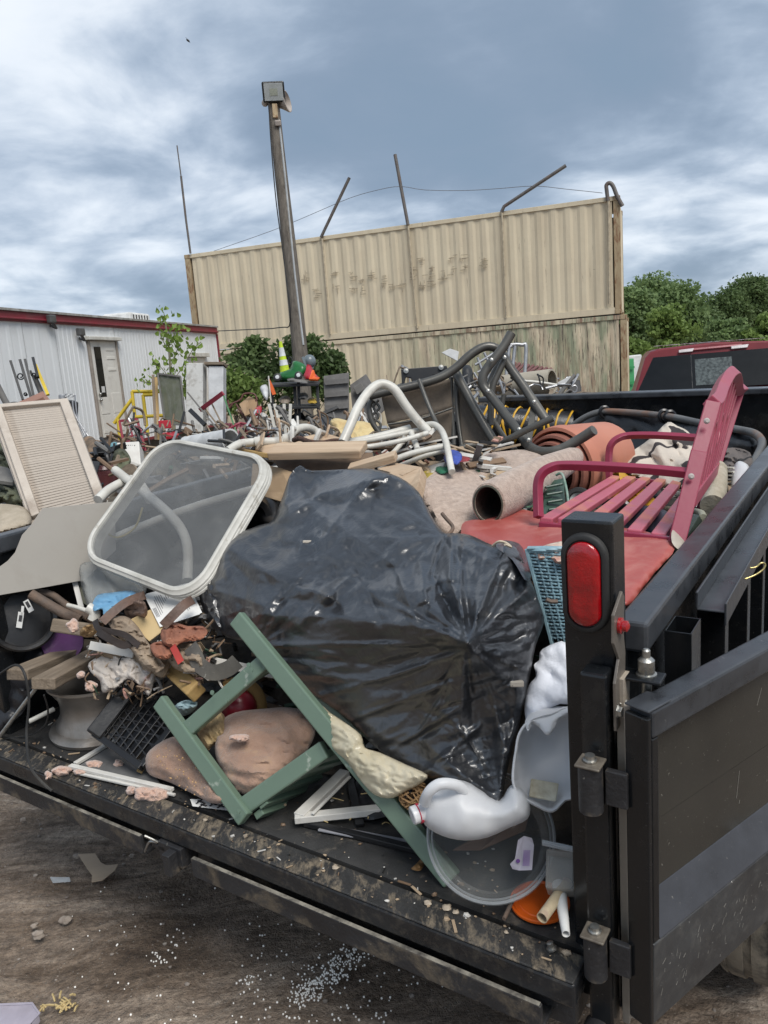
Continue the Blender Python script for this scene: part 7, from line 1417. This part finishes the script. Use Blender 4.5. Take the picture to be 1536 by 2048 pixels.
m_grn2 = mat('toy_green', (.02, .16, .04), rough=.35); m_redp = mat('toy_red', (.45, .02, .035), rough=.35); m_or = mat('orange_plastic', (.75, .13, .02), rough=.5)
m_mar = mat('maroon_paint', (.30, .035, .06), (.24, .03, .05), rough=.55)
# iron railings and yellow bar against the office wall
rl = px('iron_railing', 'black wrought iron railing posts with scrolls leaning on the office wall', 'railing', (50, 800, 9))
for x0, y0, x1, y1, w_ in ((21, 722, 46, 800, 5), (40, 720, 62, 795, 5.5), (50, 719, 68, 795, 5), (66, 716, 76, 755, 5.5), (61, 742, 84, 800, 4)): bar(rl, 'post', (x0, y0, 9), (x1, y1, 8.8), w_, m_bk, bev=0)
for cx_, cy_, r in ((41, 752, 8), (51, 788, 4), (68, 750, 6)): tobj('scroll', [P(cx_+r*math.cos(a)*(1-a/12), cy_+r*math.sin(a)*(1-a/12), 8.95) for a in np.linspace(0, 8, 14)], .008, m_bk, rl, n=5, sm=1)
bobj('yellow_bar', P(71, 730, 9), P(96, 790, 8.8), .035, .03, m_yp, None, label='yellow bar leaning beside the black railings', cat_='bar')
for i, (a, b) in enumerate((((62, 745), (84, 790)), ((70, 750), (90, 795)))): bobj('grey_bar', P(*a, 9), P(*b, 8.9), .03, .02, m_gy, None, label=('grey bar left of the yellow bar' if i else 'darker grey bar just right of the black railings'), cat_='bar')
bd = one('brown_door', G().slab(PP((12, 815, 7.5), (86, 782, 7.8), (110, 812, 7.2), (40, 842, 7)), .04), mat('door_brown', (.30, .15, .105), (.25, .125, .085), rough=.6), 'brown panelled door lying tilted behind the louvred shutter', 'door', bev=.004)
for q in (((38, 812), (55, 805), (62, 813), (44, 820)), ((66, 802), (86, 794), (96, 806), (76, 812))): obj('door_panel', G().slab(PP(*[(x, y, 7.3) for x, y in q]), .01), mat('door_brown2', (.22, .11, .075)), bd, bev=.004)
tobj('black_ring', [P(30+18*math.cos(a), 822+12*math.sin(a), 7.0) for a in np.linspace(math.pi, 2*math.pi, 8)], .03, m_bk, None, label='dark arched ring in front of the brown door', cat_='ring')
tobj('grey_pole', PP((-6, 770, 7), (12, 805, 7), (24, 825, 7)), .03, m_gy, None, label='grey pole at the left edge above the shutter', cat_='pole')
# gauge machine
gm = px('floor_machine', 'black machine with chrome cap and thin bent rods beside the shutter', 'machine', (140, 900, 7.5))
obj('motor', G().box(P(143, 820, 7.5), (RT, UP, FW), (.05, .09, .06)), m_bk, gm, bev=.02); lobj('cap', P(125, 798, 7.5), UP, [(.035, 0), (.037, .03), (.03, .04), (0, .04)], m_sil, gm, 16)
obj('deck_plate', G().box(P(132, 806, 7.5), (RT, UP, FW), (.09, .012, .06)), m_bk, gm, bev=.005)
bar(gm, 'leg', (152, 840, 7.5), (160, 905, 7.4), 6, m_bk)
for q in (((145, 800), (150, 830), (178, 875)), ((150, 790), (155, 835), (170, 872)), ((155, 840), (172, 865), (166, 875), (158, 850))): tobj('rod', [P(x, y, 7.4) for x, y in q], .008, m_sil, gm, n=5)
for x, y in ((134, 791), (144, 791)): tobj('ring', [P(x+4*math.cos(a), y+3*math.sin(a), 7.45) for a in np.linspace(0, 6.28, 8)[:-1]], .004, m_sil, gm, n=5, closed=True, sm=2)
def lump(name, lab, c, out, d, m, a=.05, s=.04, dd=.3, **k):
    xs = [p[0] for p in out]; ys = [p[1] for p in out]
    return one(name, blob(out, [(min(xs), max(ys), d), (max(xs), max(ys), d), ((min(xs)+max(xs))/2, min(ys), d+dd)], front=.1, back=.2, edge=(max(ys)-min(ys))*.4, step=k.get('step', 4), wr=wr_cloth(a, s, .5, 2, len(lab))), m, lab, c, smooth=60)
m_camo = mat('camo_cloth', (.13, .14, .085), (.045, .05, .035), sc=9, rough=.9, bump=.6)
m_tanb = mat('tan_bag', (.25, .17, .11), (.08, .065, .05), sc=9, rough=.8, bump=.5)
lump('backpack', 'brown and black old bag beside the shutter edge', 'bag', [(162, 885), (175, 872), (190, 878), (196, 900), (190, 925), (178, 930), (168, 915)], 7, m_tanb)
lump('tarpaulin', 'crumpled olive green tarpaulin right of the maroon urn', 'tarpaulin', [(222, 910), (240, 895), (255, 905), (262, 925), (245, 945), (232, 935)], 6.6, m_camo)
lump('camo_net', 'crumpled olive cloth at the left edge, higher of two', 'cloth', [(-10, 890), (14, 880), (28, 905), (36, 950), (20, 960), (-10, 940)], 4.8, m_camo, .07, .05)
lump('camo_net', 'crumpled olive and grey cloth at the left edge, lower of two', 'cloth', [(-10, 965), (20, 960), (45, 985), (58, 1015), (40, 1030), (10, 1005), (-10, 1010)], 4.4, m_camo, .07, .05)
lump('stone_block', 'rough cream block at the left edge above the trailer rail', 'block', [(-10, 1012), (30, 1010), (55, 1020), (62, 1050), (20, 1062), (-10, 1062)], 4.0, mat('cream_block', (.42, .36, .28), (.32, .27, .2), sc=12, rough=.95, bump=.6), .01, .03)
one('grey_sheet', G().slab(PP((-8, 930, 4.7), (15, 935, 4.7), (34, 950, 4.6), (25, 965, 4.5), (-8, 960, 4.5)), .02), m_gy, 'flat grey scrap sheet at the left edge between olive cloths', 'sheet')
# urn with stacked black bowls
un = px('urn', 'maroon ribbed urn planter with stacked black bowls on top', 'urn', (215, 975, 6.6))
c = P(213, 978, 6.6)
lobj('urn_body', c, ZV, [(.0, 0), (.12, 0), (.125, .02), (.115, .03), (.11, .1), (.098, .17), (.105, .175), (.09, .2), (.08, .21), (.0, .21)], mat('maroon_glaze', (.10, .025, .025), (.07, .018, .018), rough=.3, dirt=(.2, .1, .1), da=.3), un, 28)
lobj('bowl', c+ZV*.215, ZV, [(.05, 0), (.085, .03), (.095, .06), (.085, .065)], m_bk, un, 24); lobj('bowl', c+ZV*.27, ZV, [(.05, 0), (.10, .05), (.095, .055), (.03, .03)], m_bk, un, 24); lobj('finial', c+ZV*.3, ZV, [(.04, 0), (.045, .06), (.03, .07), (.04, .1), (0, .11)], m_bk, un, 16)
cs = px('cable_spool', 'round wooden cable spool end leaning right of the urn', 'spool', (250, 975, 6.2))
lobj('disc', P(257, 955, 6.2), unit(-FW-.6*RT+.2*UP), [(0, .01), (.11, .01), (.115, 0), (.11, -.012), (0, -.012)], m_wood, cs, 28); lobj('hub_hole', P(257, 955, 6.18), unit(-FW-.6*RT+.2*UP), [(0, .014), (.014, .014), (.014, 0)], m_bk, cs, 12)
ht = px('white_heater', 'white slotted heater box behind the olive tarpaulin', 'heater', (255, 930, 7.4)); obj('shell', G().slab(PP((233, 885, 7.4), (278, 882, 7.4), (282, 930, 7.3), (262, 935, 7.3), (235, 915, 7.3)), .2), m_wht, ht, bev=.01)
for i in range(5): bar(ht, 'slot', (253+i*4, 890, 7.38), (257+i*4, 905, 7.36), 2, m_bk, .005)
lump('teal_jug', 'teal plastic jug left of the white heater box', 'jug', [(220, 888), (232, 884), (238, 895), (232, 904), (222, 902)], 7.5, mat('teal', (.12, .33, .38), rough=.4), .01)
# yellow stair rail
yr = px('yellow_railing', 'yellow tube stair railing in front of the office door', 'railing', (270, 890, 12.5))
for q in (((228, 847), (264, 798)), ((264, 783), (270, 836)), ((264, 783), (330, 783)), ((286, 790), (296, 872)), ((286, 790), (310, 789)), ((236, 838), (240, 882)), ((270, 834), (340, 830)), ((330, 783), (336, 832))):
    tobj('tube', [P(*q[0], 12.3), P(*q[1], 12.3)], .028, m_yp, yr, sm=1)
mf = px('maroon_window', 'maroon wooden window sash leaning below the yellow railing', 'window sash', (262, 905, 11.0))
F_ = [(239, 842), (274, 838), (291, 902), (250, 905)]
for i in range(4): bar(mf, 'sash_bar', (*F_[i], 11), (*F_[(i+1) % 4], 11), 5, m_mar)
bar(mf, 'glazing_bar', (257, 840, 11), (265, 872, 11), 4, m_mar); bar(mf, 'glazing_bar', (246, 874, 11), (283, 870, 11), 4, m_mar)
lump('red_cloth', 'red cloth heaped at the foot of the maroon window sash', 'cloth', [(245, 885), (262, 876), (280, 880), (290, 898), (262, 905), (246, 900)], 10.8, m_mar, .04)
rcx = px('red_chair', 'small red metal chair with white legs', 'chair', (335, 885, 10.5)); obj('backrest', G().slab(PP((316, 841, 10.5), (340, 840, 10.5), (343, 856, 10.5), (318, 858, 10.5)), .03), m_redp, rcx, bev=.01); obj('seat', G().slab(PP((322, 866, 10.4), (352, 862, 10.5), (358, 868, 10.2), (326, 873, 10.1)), .05, -ZV), m_redp, rcx, bev=.01)
for q in (((322, 858), (326, 885)), ((340, 857), (344, 880)), ((328, 872), (330, 890)), ((356, 868), (360, 885))): tobj('leg', [P(*q[0], 10.4), P(*q[1], 10.4)], .012, m_sil, rcx, sm=1)
sc_ = px('insect_screen', 'tall dusty insect screen panel standing left of the white pillars', 'screen', (345, 850, 11))
S_ = [(315, 747), (361, 753), (372, 850), (330, 848)]
for i in range(4): bar(sc_, 'screen_side', (*S_[i], 11), (*S_[(i+1) % 4], 11), 3.5, m_gy)
obj('mesh', G().slab(PP(*[(x, y, 11.02) for x, y in S_]), .01), mat('screen_mesh', (.14, .15, .11), (.09, .1, .07), rough=.7, alpha=.75), sc_)
for i, x in enumerate((306, 312)): bobj('wood_stile', P(x, 750+i*5, 11.2), P(x+6, 880, 11), .04, .03, m_yel if i else m_wood, None, label=('yellowish' if i else 'greyish')+' wooden stile standing left of the screen panel', cat_='stile')
m_pw = mat('flaking_white', (.60, .60, .58), (.5, .5, .48), sc=4, rough=.8, bump=.3, dirt=(.28, .26, .23), da=.9, ds=4, dth=.5)
p1_ = one('white_pillar', G().box((P(393, 730, 12)+P(393, 870, 12))/2, (RT, UP, FW), (.13, .55, .13)), m_pw, 'flaking white square post, left of two, beside the sapling', 'pillar', bev=.01)
p2_ = px('white_pillar', 'smooth white square pillar with dark cap, right of two', 'pillar', (434, 850, 12)); obj('shaft', G().box((P(434, 735, 12)+P(436, 850, 12))/2, (RT, UP, FW), (.115, .45, .115)), mat('pillar_white', (.62, .63, .64), rough=.6), p2_, bev=.01); obj('cap', G().box(P(432, 730, 12), (RT, UP, FW), (.15, .02, .15)), m_wood, p2_)
# garden tools
tl = (((400, 820), (446, 786), 9, m_mar, 'long dark red beam end pointing up beside the white pillars', 'beam'), ((375, 785), (440, 865), .0, m_gy, 'grey tool handle crossing under the dark red beam', 'handle pole'), ((420, 800), (452, 865), 0, m_wood, 'brown tool handle below the dark red beam', 'handle pole'), ((408, 815), (445, 862), 0, m_wood, 'second brown tool handle left of the green garden stake', 'handle pole'), ((445, 785), (478, 880), 0, m_grn2, 'thin green garden stake beside the smooth white pillar', 'stake'), ((380, 820), (410, 850), 9, m_bk, 'black pole lying under the grey tool handle', 'pole'))
for a, b, w_, m_, lb, c in tl: bobj('garden_tool' if 'pole' not in c else 'tool_shaft', P(*a, 9.5), P(*b, 9.3), max(.02, w_*9.4/1540), .03, m_, None, label=lb, cat_=c)
tc_ = px('metal_chair', 'toppled rusty metal chair with tan seat board', 'chair', (480, 840, 10.5))
obj('seat', G().slab(PP((478, 808, 10.5), (498, 792, 10.6), (514, 800, 10.5), (512, 822, 10.4), (490, 832, 10.4)), .02), mat('seat_tan', (.34, .22, .12)), tc_, bev=.005)
for q in (((456, 810), (480, 800), (488, 788), (508, 788), (514, 800)), ((472, 808), (490, 836), (496, 845)), ((512, 800), (518, 825), (514, 845)), ((456, 800), (458, 816), (466, 806))): tobj('frame_tube', [P(x, y, 10.5) for x, y in q], .014, mat('rust_red', (.13, .05, .04), rough=.7), tc_, n=6)
lump('red_glove', 'red rubber glove lying right of the toppled chair', 'glove', [(505, 828), (512, 815), (522, 812), (524, 822), (518, 830), (508, 834)], 10, m_redp, .03)
hr = px('hose_reel', 'dark red coiled hose bundle behind the white barrel', 'hose', (468, 885, 9.6))
for i in range(7): tobj('hose_loop', [P(446+i*7+5*math.cos(a), 869+20*math.sin(a), 9.6+.1*math.cos(a)) for a in np.linspace(0, 6.28, 10)[:-1]], .024, mat('hose_red', (.20, .04, .055), rough=.45), hr, n=6, closed=True, sm=2)
hollow('white_barrel', P(462, 880, 8.3), P(375, 893, 8.8), .125, .12, mat('barrel_white', (.62, .63, .63), rough=.5, dirt=(.3, .3, .3), da=.3), 'white plastic barrel lying behind the glass table corner', 'barrel')
# white stool, flag, shelves with toys
st = px('white_stool', 'white bar stool standing upside down with four legs up', 'stool', (565, 890, 8.8))
for x0, x1 in ((538, 556), (549, 566), (568, 572), (581, 578)): bar(st, 'leg', (x0, 808, 8.8), (x1, 885, 8.8), 6, m_tube)
for y in (832, 855): bar(st, 'stretcher', (543, y, 8.8), (581, y-1, 8.8), 4, m_tube); bar(st, 'stretcher', (552, y+4, 8.75), (572, y-4, 8.9), 4, m_tube)
tobj('ring', [P(562+16*math.cos(a), 828+5*math.sin(a), 8.8) for a in np.linspace(math.pi, 2*math.pi, 7)], .015, m_bk, st, n=6)
fo = px('orange_flag', 'orange safety flag on a white stick left of the black shelves', 'flag', (540, 800, 10.5)); obj('cloth', G().slab(PP((537, 753, 10.5), (546, 772, 10.5), (552, 788, 10.5), (545, 790, 10.5), (537, 770, 10.5)), .01), m_or, fo); tobj('stick', PP((537, 752, 10.5), (542, 805, 10.5)), .01, m_tube, fo, sm=1)
lump('white_bag', 'white plastic bag hanging left of the orange flag', 'bag', [(520, 775), (532, 769), (537, 780), (535, 800), (528, 795)], 10.8, MATS['barrel_white'], .03)
sh = px('black_shelf', 'black plastic shelving unit below the wooden pole holding toys', 'shelf unit', (590, 880, 11.5))
for y, h in ((765, 5), (810, 5), (858, 6)): obj('shelf', G().slab(PP((541, y, 11.7), (640, y-3, 11.7), (636, y+2, 11.1), (538, y+5, 11.1)), .035, -ZV), m_bk, sh, bev=.005)
for x0, y0, x1, y1 in ((543, 768, 548, 870), (589, 770, 594, 875), (597, 765, 600, 870), (634, 765, 640, 865)): bar(sh, 'post', (x0, y0, 11.3), (x1, y1, 11.3), 6, m_bk)
cn_ = px('traffic_cone', 'lime and white striped traffic cone on top of the black shelves', 'cone', (569, 742, 11.5)); c = P(570, 744, 11.5); hcone = (744-684)*11.5/1540
m_lime = mat('lime', (.55, .72, .03), rough=.5); m_refl = mat('reflective', (.72, .74, .75), rough=.4)
rr_ = lambda f: .075*(1-f)+.022*f
for i, (f0, f1, m_) in enumerate(((0, .22, m_lime), (.22, .40, m_refl), (.40, .52, m_lime), (.52, .80, m_refl), (.80, 1.0, m_lime))):
    lobj('cone_band', c, ZV+RT*-.06, [(rr_(f0)+.002*(i % 2), hcone*f0), (rr_(f1)+.002*(i % 2), hcone*f1)] + ([(0, hcone)] if i == 4 else []), m_, cn_, 20)
tg_ = px('toy_tractor', 'green ride on toy tractor with black and white wheels on the shelves', 'toy', (582, 765, 11.2))
obj('body', blob([(560, 745), (580, 738), (586, 722), (600, 724), (612, 732), (610, 745), (600, 757), (575, 762), (560, 758)], [(560, 750, 11.3), (612, 735, 11.2), (600, 757, 11.2)], front=.08, back=.12, edge=10, step=4, smo=2), m_grn2, tg_, smooth=60)
for x, y in ((555, 755), (597, 751)): wq_ = lobj('wheel', P(x, y, 11.1), -FW, [(.02, .03), (.055, .02), (.06, 0), (.055, -.04)], m_bk, tg_, 18); lobj('hubcap', P(x, y, 11.1)-FW*.03, -FW, [(.03, 0), (.025, .006), (0, .008)], m_refl, wq_, 14)
tobj('steering_wheel', [P(580+4*math.cos(a), 721+7*math.sin(a), 11.1) for a in np.linspace(0, 6.28, 9)[:-1]], .008, m_bk, tg_, closed=True, sm=2, n=6)
lump('toy_engine', 'red and pink toy with white star behind the green tractor', 'toy', [(606, 742), (612, 730), (622, 731), (628, 745), (638, 757), (610, 759)], 11.4, m_redp, .02)
one('orange_wedge', G().slab(PP((624, 740, 11.2), (628, 740, 11.2), (632, 754, 11.2), (640, 755, 11.1), (636, 759, 11.1), (618, 758, 11.1)), .03), m_or, 'orange plastic wedge right of the red toy', 'wedge')
hh_ = px('hard_hat', 'grey hard hat hanging at the pole above the shelves', 'hard hat', (618, 735, 11.8)); obj('dome', G().ball(P(619, 723, 11.8), .10, 20, (1, 1, 1.05)), mat('hat_grey', (.16, .2, .22), rough=.35), hh_, smooth=60); obj('brim', G().slab(PP((603, 715, 11.65), (607, 712, 11.65), (615, 735, 11.65), (628, 734, 11.7), (626, 739, 11.7), (612, 738, 11.65)), .02), MATS['hat_grey'], hh_, bev=.004)
lump('paddle', 'worn grey brown shoe like plank on the top shelf', 'plank', [(575, 757), (590, 753), (612, 762), (614, 766), (595, 764), (578, 763)], 11.0, m_gy, .01)
for i, (x, y, w_, c_, lb, nm) in enumerate(((570, 800, 12, (.3, .25, .2), 'cream and brown stuff on the middle shelf left side', 'shelf_goods'), (606, 793, 11, (.12, .12, .12), 'dark rounded helmet on the middle shelf', 'dark_helmet'), (625, 802, 10, (.5, .33, .05), 'yellow and red packet on the middle shelf', 'yellow_packet'), (612, 845, 12, (.02, .02, .022), 'black box on the lower shelf', 'black_box'))):
    lump(nm, lb, 'goods', [(x-w_, y), (x-w_*.5, y-w_*.6), (x+w_*.5, y-w_*.7), (x+w_, y), (x+w_*.5, y+w_*.5), (x-w_*.6, y+w_*.5)], 11.2, mat('c_'+nm, c_, tuple(q*.4 for q in c_), sc=20), .03, .1)
one('black_bin', G().slab(PP((645, 832, 9.5), (662, 836, 9.5), (668, 880, 9.3), (652, 882, 9.3)), .2), m_bk, 'black bin standing right of the black shelves', 'bin', bev=.01)
one('orange_box', G().slab(PP((644, 864, 9.2), (654, 862, 9.2), (655, 874, 9.2), (645, 876, 9.2)), .06), m_or, 'small orange box in front of the black bin', 'box', bev=.01)
# old doors leaning on the container
m_od = mat('grey_door', (.20, .195, .19), (.13, .125, .12), sc=5, rough=.85, bump=.4, dirt=(.1, .09, .08), da=.5)
for i, (F_, lb) in enumerate((([(647, 752), (698, 745), (698, 850), (650, 850)], 'weathered grey plank door leaning on the lower container'), ([(700, 770), (732, 748), (775, 815), (735, 850), (708, 850)], 'grey panelled door leaning at an angle right of the plank door'))):
    d1_ = one('old_door', G().slab(PP(*[(x, y, 13+i*.3) for x, y in F_]), .05), m_od, lb, 'door', bev=.005)
    if i == 0:
        for y in (765, 790, 815): obj('ledge', G().beam(P(650, y, 12.95), P(697, y-4, 12.95), .08, .04), m_od, d1_)
    else:
        for q in (((706, 775), (722, 765), (730, 778), (714, 790)), ((728, 790), (738, 783), (752, 805), (738, 812))): obj('door_panel', G().slab(PP(*[(x, y, 13.2) for x, y in q]), .02), m_gy, d1_, bev=.01)
# metal heap before the lower container
ld_ = px('ladder_frame', 'tall silver tube ladder frame standing behind the patio chairs', 'ladder', (1030, 800, 12.5))
for q in (((1008, 805), (1018, 700), (1024, 690), (1044, 690), (1052, 698), (1046, 800)), ((1018, 800), (1030, 692)), ((1008, 700), (1024, 692))): tobj('tube', [P(x, y, 12.5) for x, y in q], .03, m_sil, ld_)
sf = px('silver_rack', 'tangle of thin silver rack bars behind the first patio chair', 'rack', (965, 800, 12.5))
for q in (((948, 745), (972, 790)), ((955, 715), (975, 770)), ((950, 730), (990, 705)), ((955, 745), (990, 725)), ((965, 765), (985, 745)), ((968, 705), (985, 740)), ((945, 760), (960, 800))): tobj('bar', [P(*q[0], 12.5), P(*q[1], 12.5)], .022, m_sil, sf, sm=1)
hollow('carpet_roll', P(1105, 762, 12), P(995, 775, 12.6), .19, .19, mat('carpet_cream', (.40, .36, .29), (.33, .3, .24), rough=.95, bump=.4), 'cream rolled carpet lying before the lower container', 'carpet roll')
ct_ = px('corrugated_sheets', 'dark red corrugated sheets stacked against the lower container', 'sheets', (1055, 745, 15))
for i in range(9): tobj('ridge', PP((1010+i*9, 752-(i % 3)*2, 15), (1030+i*9, 726+i*1.5, 15.4)), .035, mat('rib_red', (.17, .07, .065), (.12, .05, .045), rough=.6), ct_, sm=1)
one('tv_back', G().slab(PP((1136, 763, 11.8), (1160, 758, 11.8), (1166, 795, 11.6), (1138, 800, 11.6)), .25), m_bk, 'black square television lying at the right end of the metal heap', 'television', bev=.02)
tobj('wire_loop', [P(1149+5*math.cos(a), 778+7*math.sin(a), 11.4) for a in np.linspace(-2.5, 2.5, 9)], .012, m_sil, None, n=5, label='pale cable curled on the black television', cat_='cable')
for i, (a, b, c, d, lb) in enumerate((((1070, 800), (1095, 770), (1112, 768), (1095, 802), 'crumpled silver sheet leaning in the metal heap'), ((1115, 765), (1140, 752), (1150, 760), (1120, 778), 'white torn appliance panel behind the television'), ((883, 705), (900, 697), (918, 703), (915, 722), 'bright white plastic piece above the mesh patio chair'))):
    one('metal_offcut', G().slab(PP(*[(x, y, 12.2) for x, y in (a, b, c, d)]), .03), m_sil if i == 0 else MATS['barrel_white'], lb, 'panel', bev=.004)
tobj('white_conduit', PP((1045, 762, 11.8), (1080, 765, 11.8), (1130, 773, 11.8)), .022, m_tube, None, label='thin white pipe across the cream carpet roll', cat_='pipe')
tobj('grey_duct', PP((1150, 750, 11.7), (1135, 768, 11.7), (1112, 800, 11.7)), .03, m_gy, None, label='bent grey bar left of the black television', cat_='bar')
tobj('cream_hose', PP((1160, 790, 11.5), (1175, 792, 11.5), (1180, 800, 11.5)), .03, m_tube, None, label='cream hose end right of the black television', cat_='hose')
lump('black_fan', 'black louvred fan housing beside the silver rack', 'fan', [(925, 735), (938, 730), (946, 745), (944, 775), (935, 780), (926, 760)], 12.3, m_bk, .02)
lump('grey_bags', 'grey and white crumpled sacks inside the metal heap', 'sack', [(1000, 785), (1040, 775), (1090, 780), (1110, 800), (1000, 805)], 12.6, mat('sack_grey', (.38, .37, .35), (.12, .12, .12), sc=5, rough=.8), .12, .07)
# green dumpster and white vehicle body far right of the containers
db = px('green_dumpster', 'green metal dumpster door end beyond the right end of the containers', 'dumpster', (1262, 790, 26)); obj('body', G().slab(PP((1245, 718, 26), (1268, 716, 26), (1270, 790, 26), (1247, 795, 26)), 2.0), mat('dump_green', (.03, .27, .09), (.025, .22, .075), rough=.5), db, bev=.03)
for y in (735, 765): bar(db, 'rib', (1246, y, 25.9), (1269, y-1, 25.9), 3, MATS['dump_green'])
one('white_truck', G().slab(PP((1246, 712, 29), (1284, 708, 29), (1286, 760, 29), (1248, 790, 29)), 2.0), MATS['barrel_white'], 'white vehicle body beyond the green dumpster', 'van', bev=.05)
lump('red_machine', 'small red machine part between container corner and green dumpster', 'machine', [(1244, 725), (1250, 722), (1252, 738), (1247, 745)], 24, m_redp, .02)
def tangle(name, label, x0, x1, y0, y1, d0, d1, n, mats_, seed, rr=(.008, .02), size=(12, 45)):
    r = np.random.default_rng(seed); g = G()
    for i in range(n):
        g.cur = int(r.integers(len(mats_))); x, y = r.uniform(x0, x1), r.uniform(y0, y1); d = d0+(d1-d0)*r.random(); an = r.uniform(-.3, math.pi+.3); L_ = r.uniform(*size); dx, dy = L_*math.cos(an), -abs(L_*math.sin(an)); k = r.random(); rad = r.uniform(*rr)
        if k < .45: g.tube([P(x, y, d), P(x+dx, y+dy, d+.1)], rad, 6)
        elif k < .75: g.tube(cat([P(x, y, d), P(x+dx*.8, y+dy, d), P(x+dx, y+dy*1.05, d+.05), P(x+dx+L_*.4, y+dy*.8, d+.2), P(x+dx*1.2+L_*.4, y, d+.2)], 4), rad, 6)
        else: g.beam(P(x, y, d), P(x+dx, y+dy*.7, d+.1), rad*r.uniform(2, 6), rad, r.normal(size=3))
    one(name, g, mats_, label, 'scrap', kind='stuff', smooth=50)
tangle('tangled_frames', 'tangle of poles tools and frames between the office and the white stool', 240, 560, 850, 905, 8.6, 11, 110, [m_bk, m_gy, m_wood, m_sil, mm[0], m_mar, m_bk], 21)
tangle('tangled_frames', 'tangle of silver and black frames in front of the lower container', 770, 1150, 765, 800, 11, 13.5, 120, [m_sil, m_bk, m_gy, m_sil, m_wood], 22, (.012, .025), (10, 40))
tangle('tangled_frames', 'tangle of twigs chair legs and boards below the black shelves', 470, 760, 850, 885, 7.5, 10, 100, [m_bk, m_gy, m_wood, m_sil, m_wht, mm[0]], 23)
tangle('tangled_frames', 'tangle of tubes and sticks under the glass table and along the boards', 420, 720, 880, 960, 3.3, 3.8, 50, [m_wht, m_gy, m_wood, m_pine, m_bk], 24, (.005, .012), (15, 60))
tangle('tangled_frames', 'old frames and poles piled along the outside of the left trailer wall', 0, 235, 900, 1000, 5.2, 6.8, 80, [m_bk, m_gy, m_wood, m_bk, mm[0]], 25)
bd_ = px('bird', 'small dark bird flying high at the upper left of the sky', 'bird', (376, 80, 60)); obj('body', G().ball(P(376, 81, 60), .10, 8, (1, 1, 1.6), (FW, UP, unit(RT+UP*-.5))), m_bk, bd_, smooth=60)
for s_ in (((371, 75), (376, 80), (378, 82)), ((381, 86), (377, 81), (375, 82))): obj('wing', G().slab([P(*q, 60) for q in s_], .03), m_bk, bd_)
# extra small pieces caught in the left of the load
g = G(); r_ = np.random.default_rng(11)
for i in range(330):
    x, y = r_.uniform(175, 450), r_.uniform(1225, 1400); 
    if x > 330 and y > 1370: continue
    g.cur = int(r_.choice(8, p=[.28, .2, .12, .24, .08, .02, .02, .04])); d = 2.84-.0013*(y-1200)-.0006*(x-200)+r_.uniform(-.03, .12); c = P(x, y, d); a = unit(r_.normal(size=3)); k = r_.random()
    if k < .45: g.tube(cat([c-a*r_.uniform(.01, .05), c+r_.normal(0, .008, 3), c+a*r_.uniform(.01, .05)], 3), r_.uniform(.0015, .005), 5)
    elif k < .8: g.beam(c-a*r_.uniform(.01, .03), c+a*r_.uniform(.01, .03), r_.uniform(.004, .02), r_.uniform(.001, .006), r_.normal(size=3))
    else: g.ball(c, r_.uniform(.006, .018), 8, (1, .7, .5), lump=.9)
one('tangled_scraps', g, mm, 'tangle of small sticks cords and shreds filling the left of the load', 'scraps', kind='stuff', smooth=50)
g = G()
for i in range(120):
    x, y = r_.uniform(520, 1000), r_.uniform(880, 960); g.cur = int(r_.choice(8, p=[.28, .1, .2, .3, .06, .02, .02, .02])); d = 3.6-.003*(y-880)-.0006*(x-520); c = P(x, y, d); a = unit(r_.normal(size=3)*[1, 1, .3])
    g.beam(c-a*r_.uniform(.03, .12), c+a*r_.uniform(.03, .12), r_.uniform(.01, .04), r_.uniform(.004, .015), ZV+.4*r_.normal(size=3))
one('wood_offcuts', g, mm, 'small wooden offcuts and shreds between the boards and the patio chairs', 'offcuts', kind='stuff')
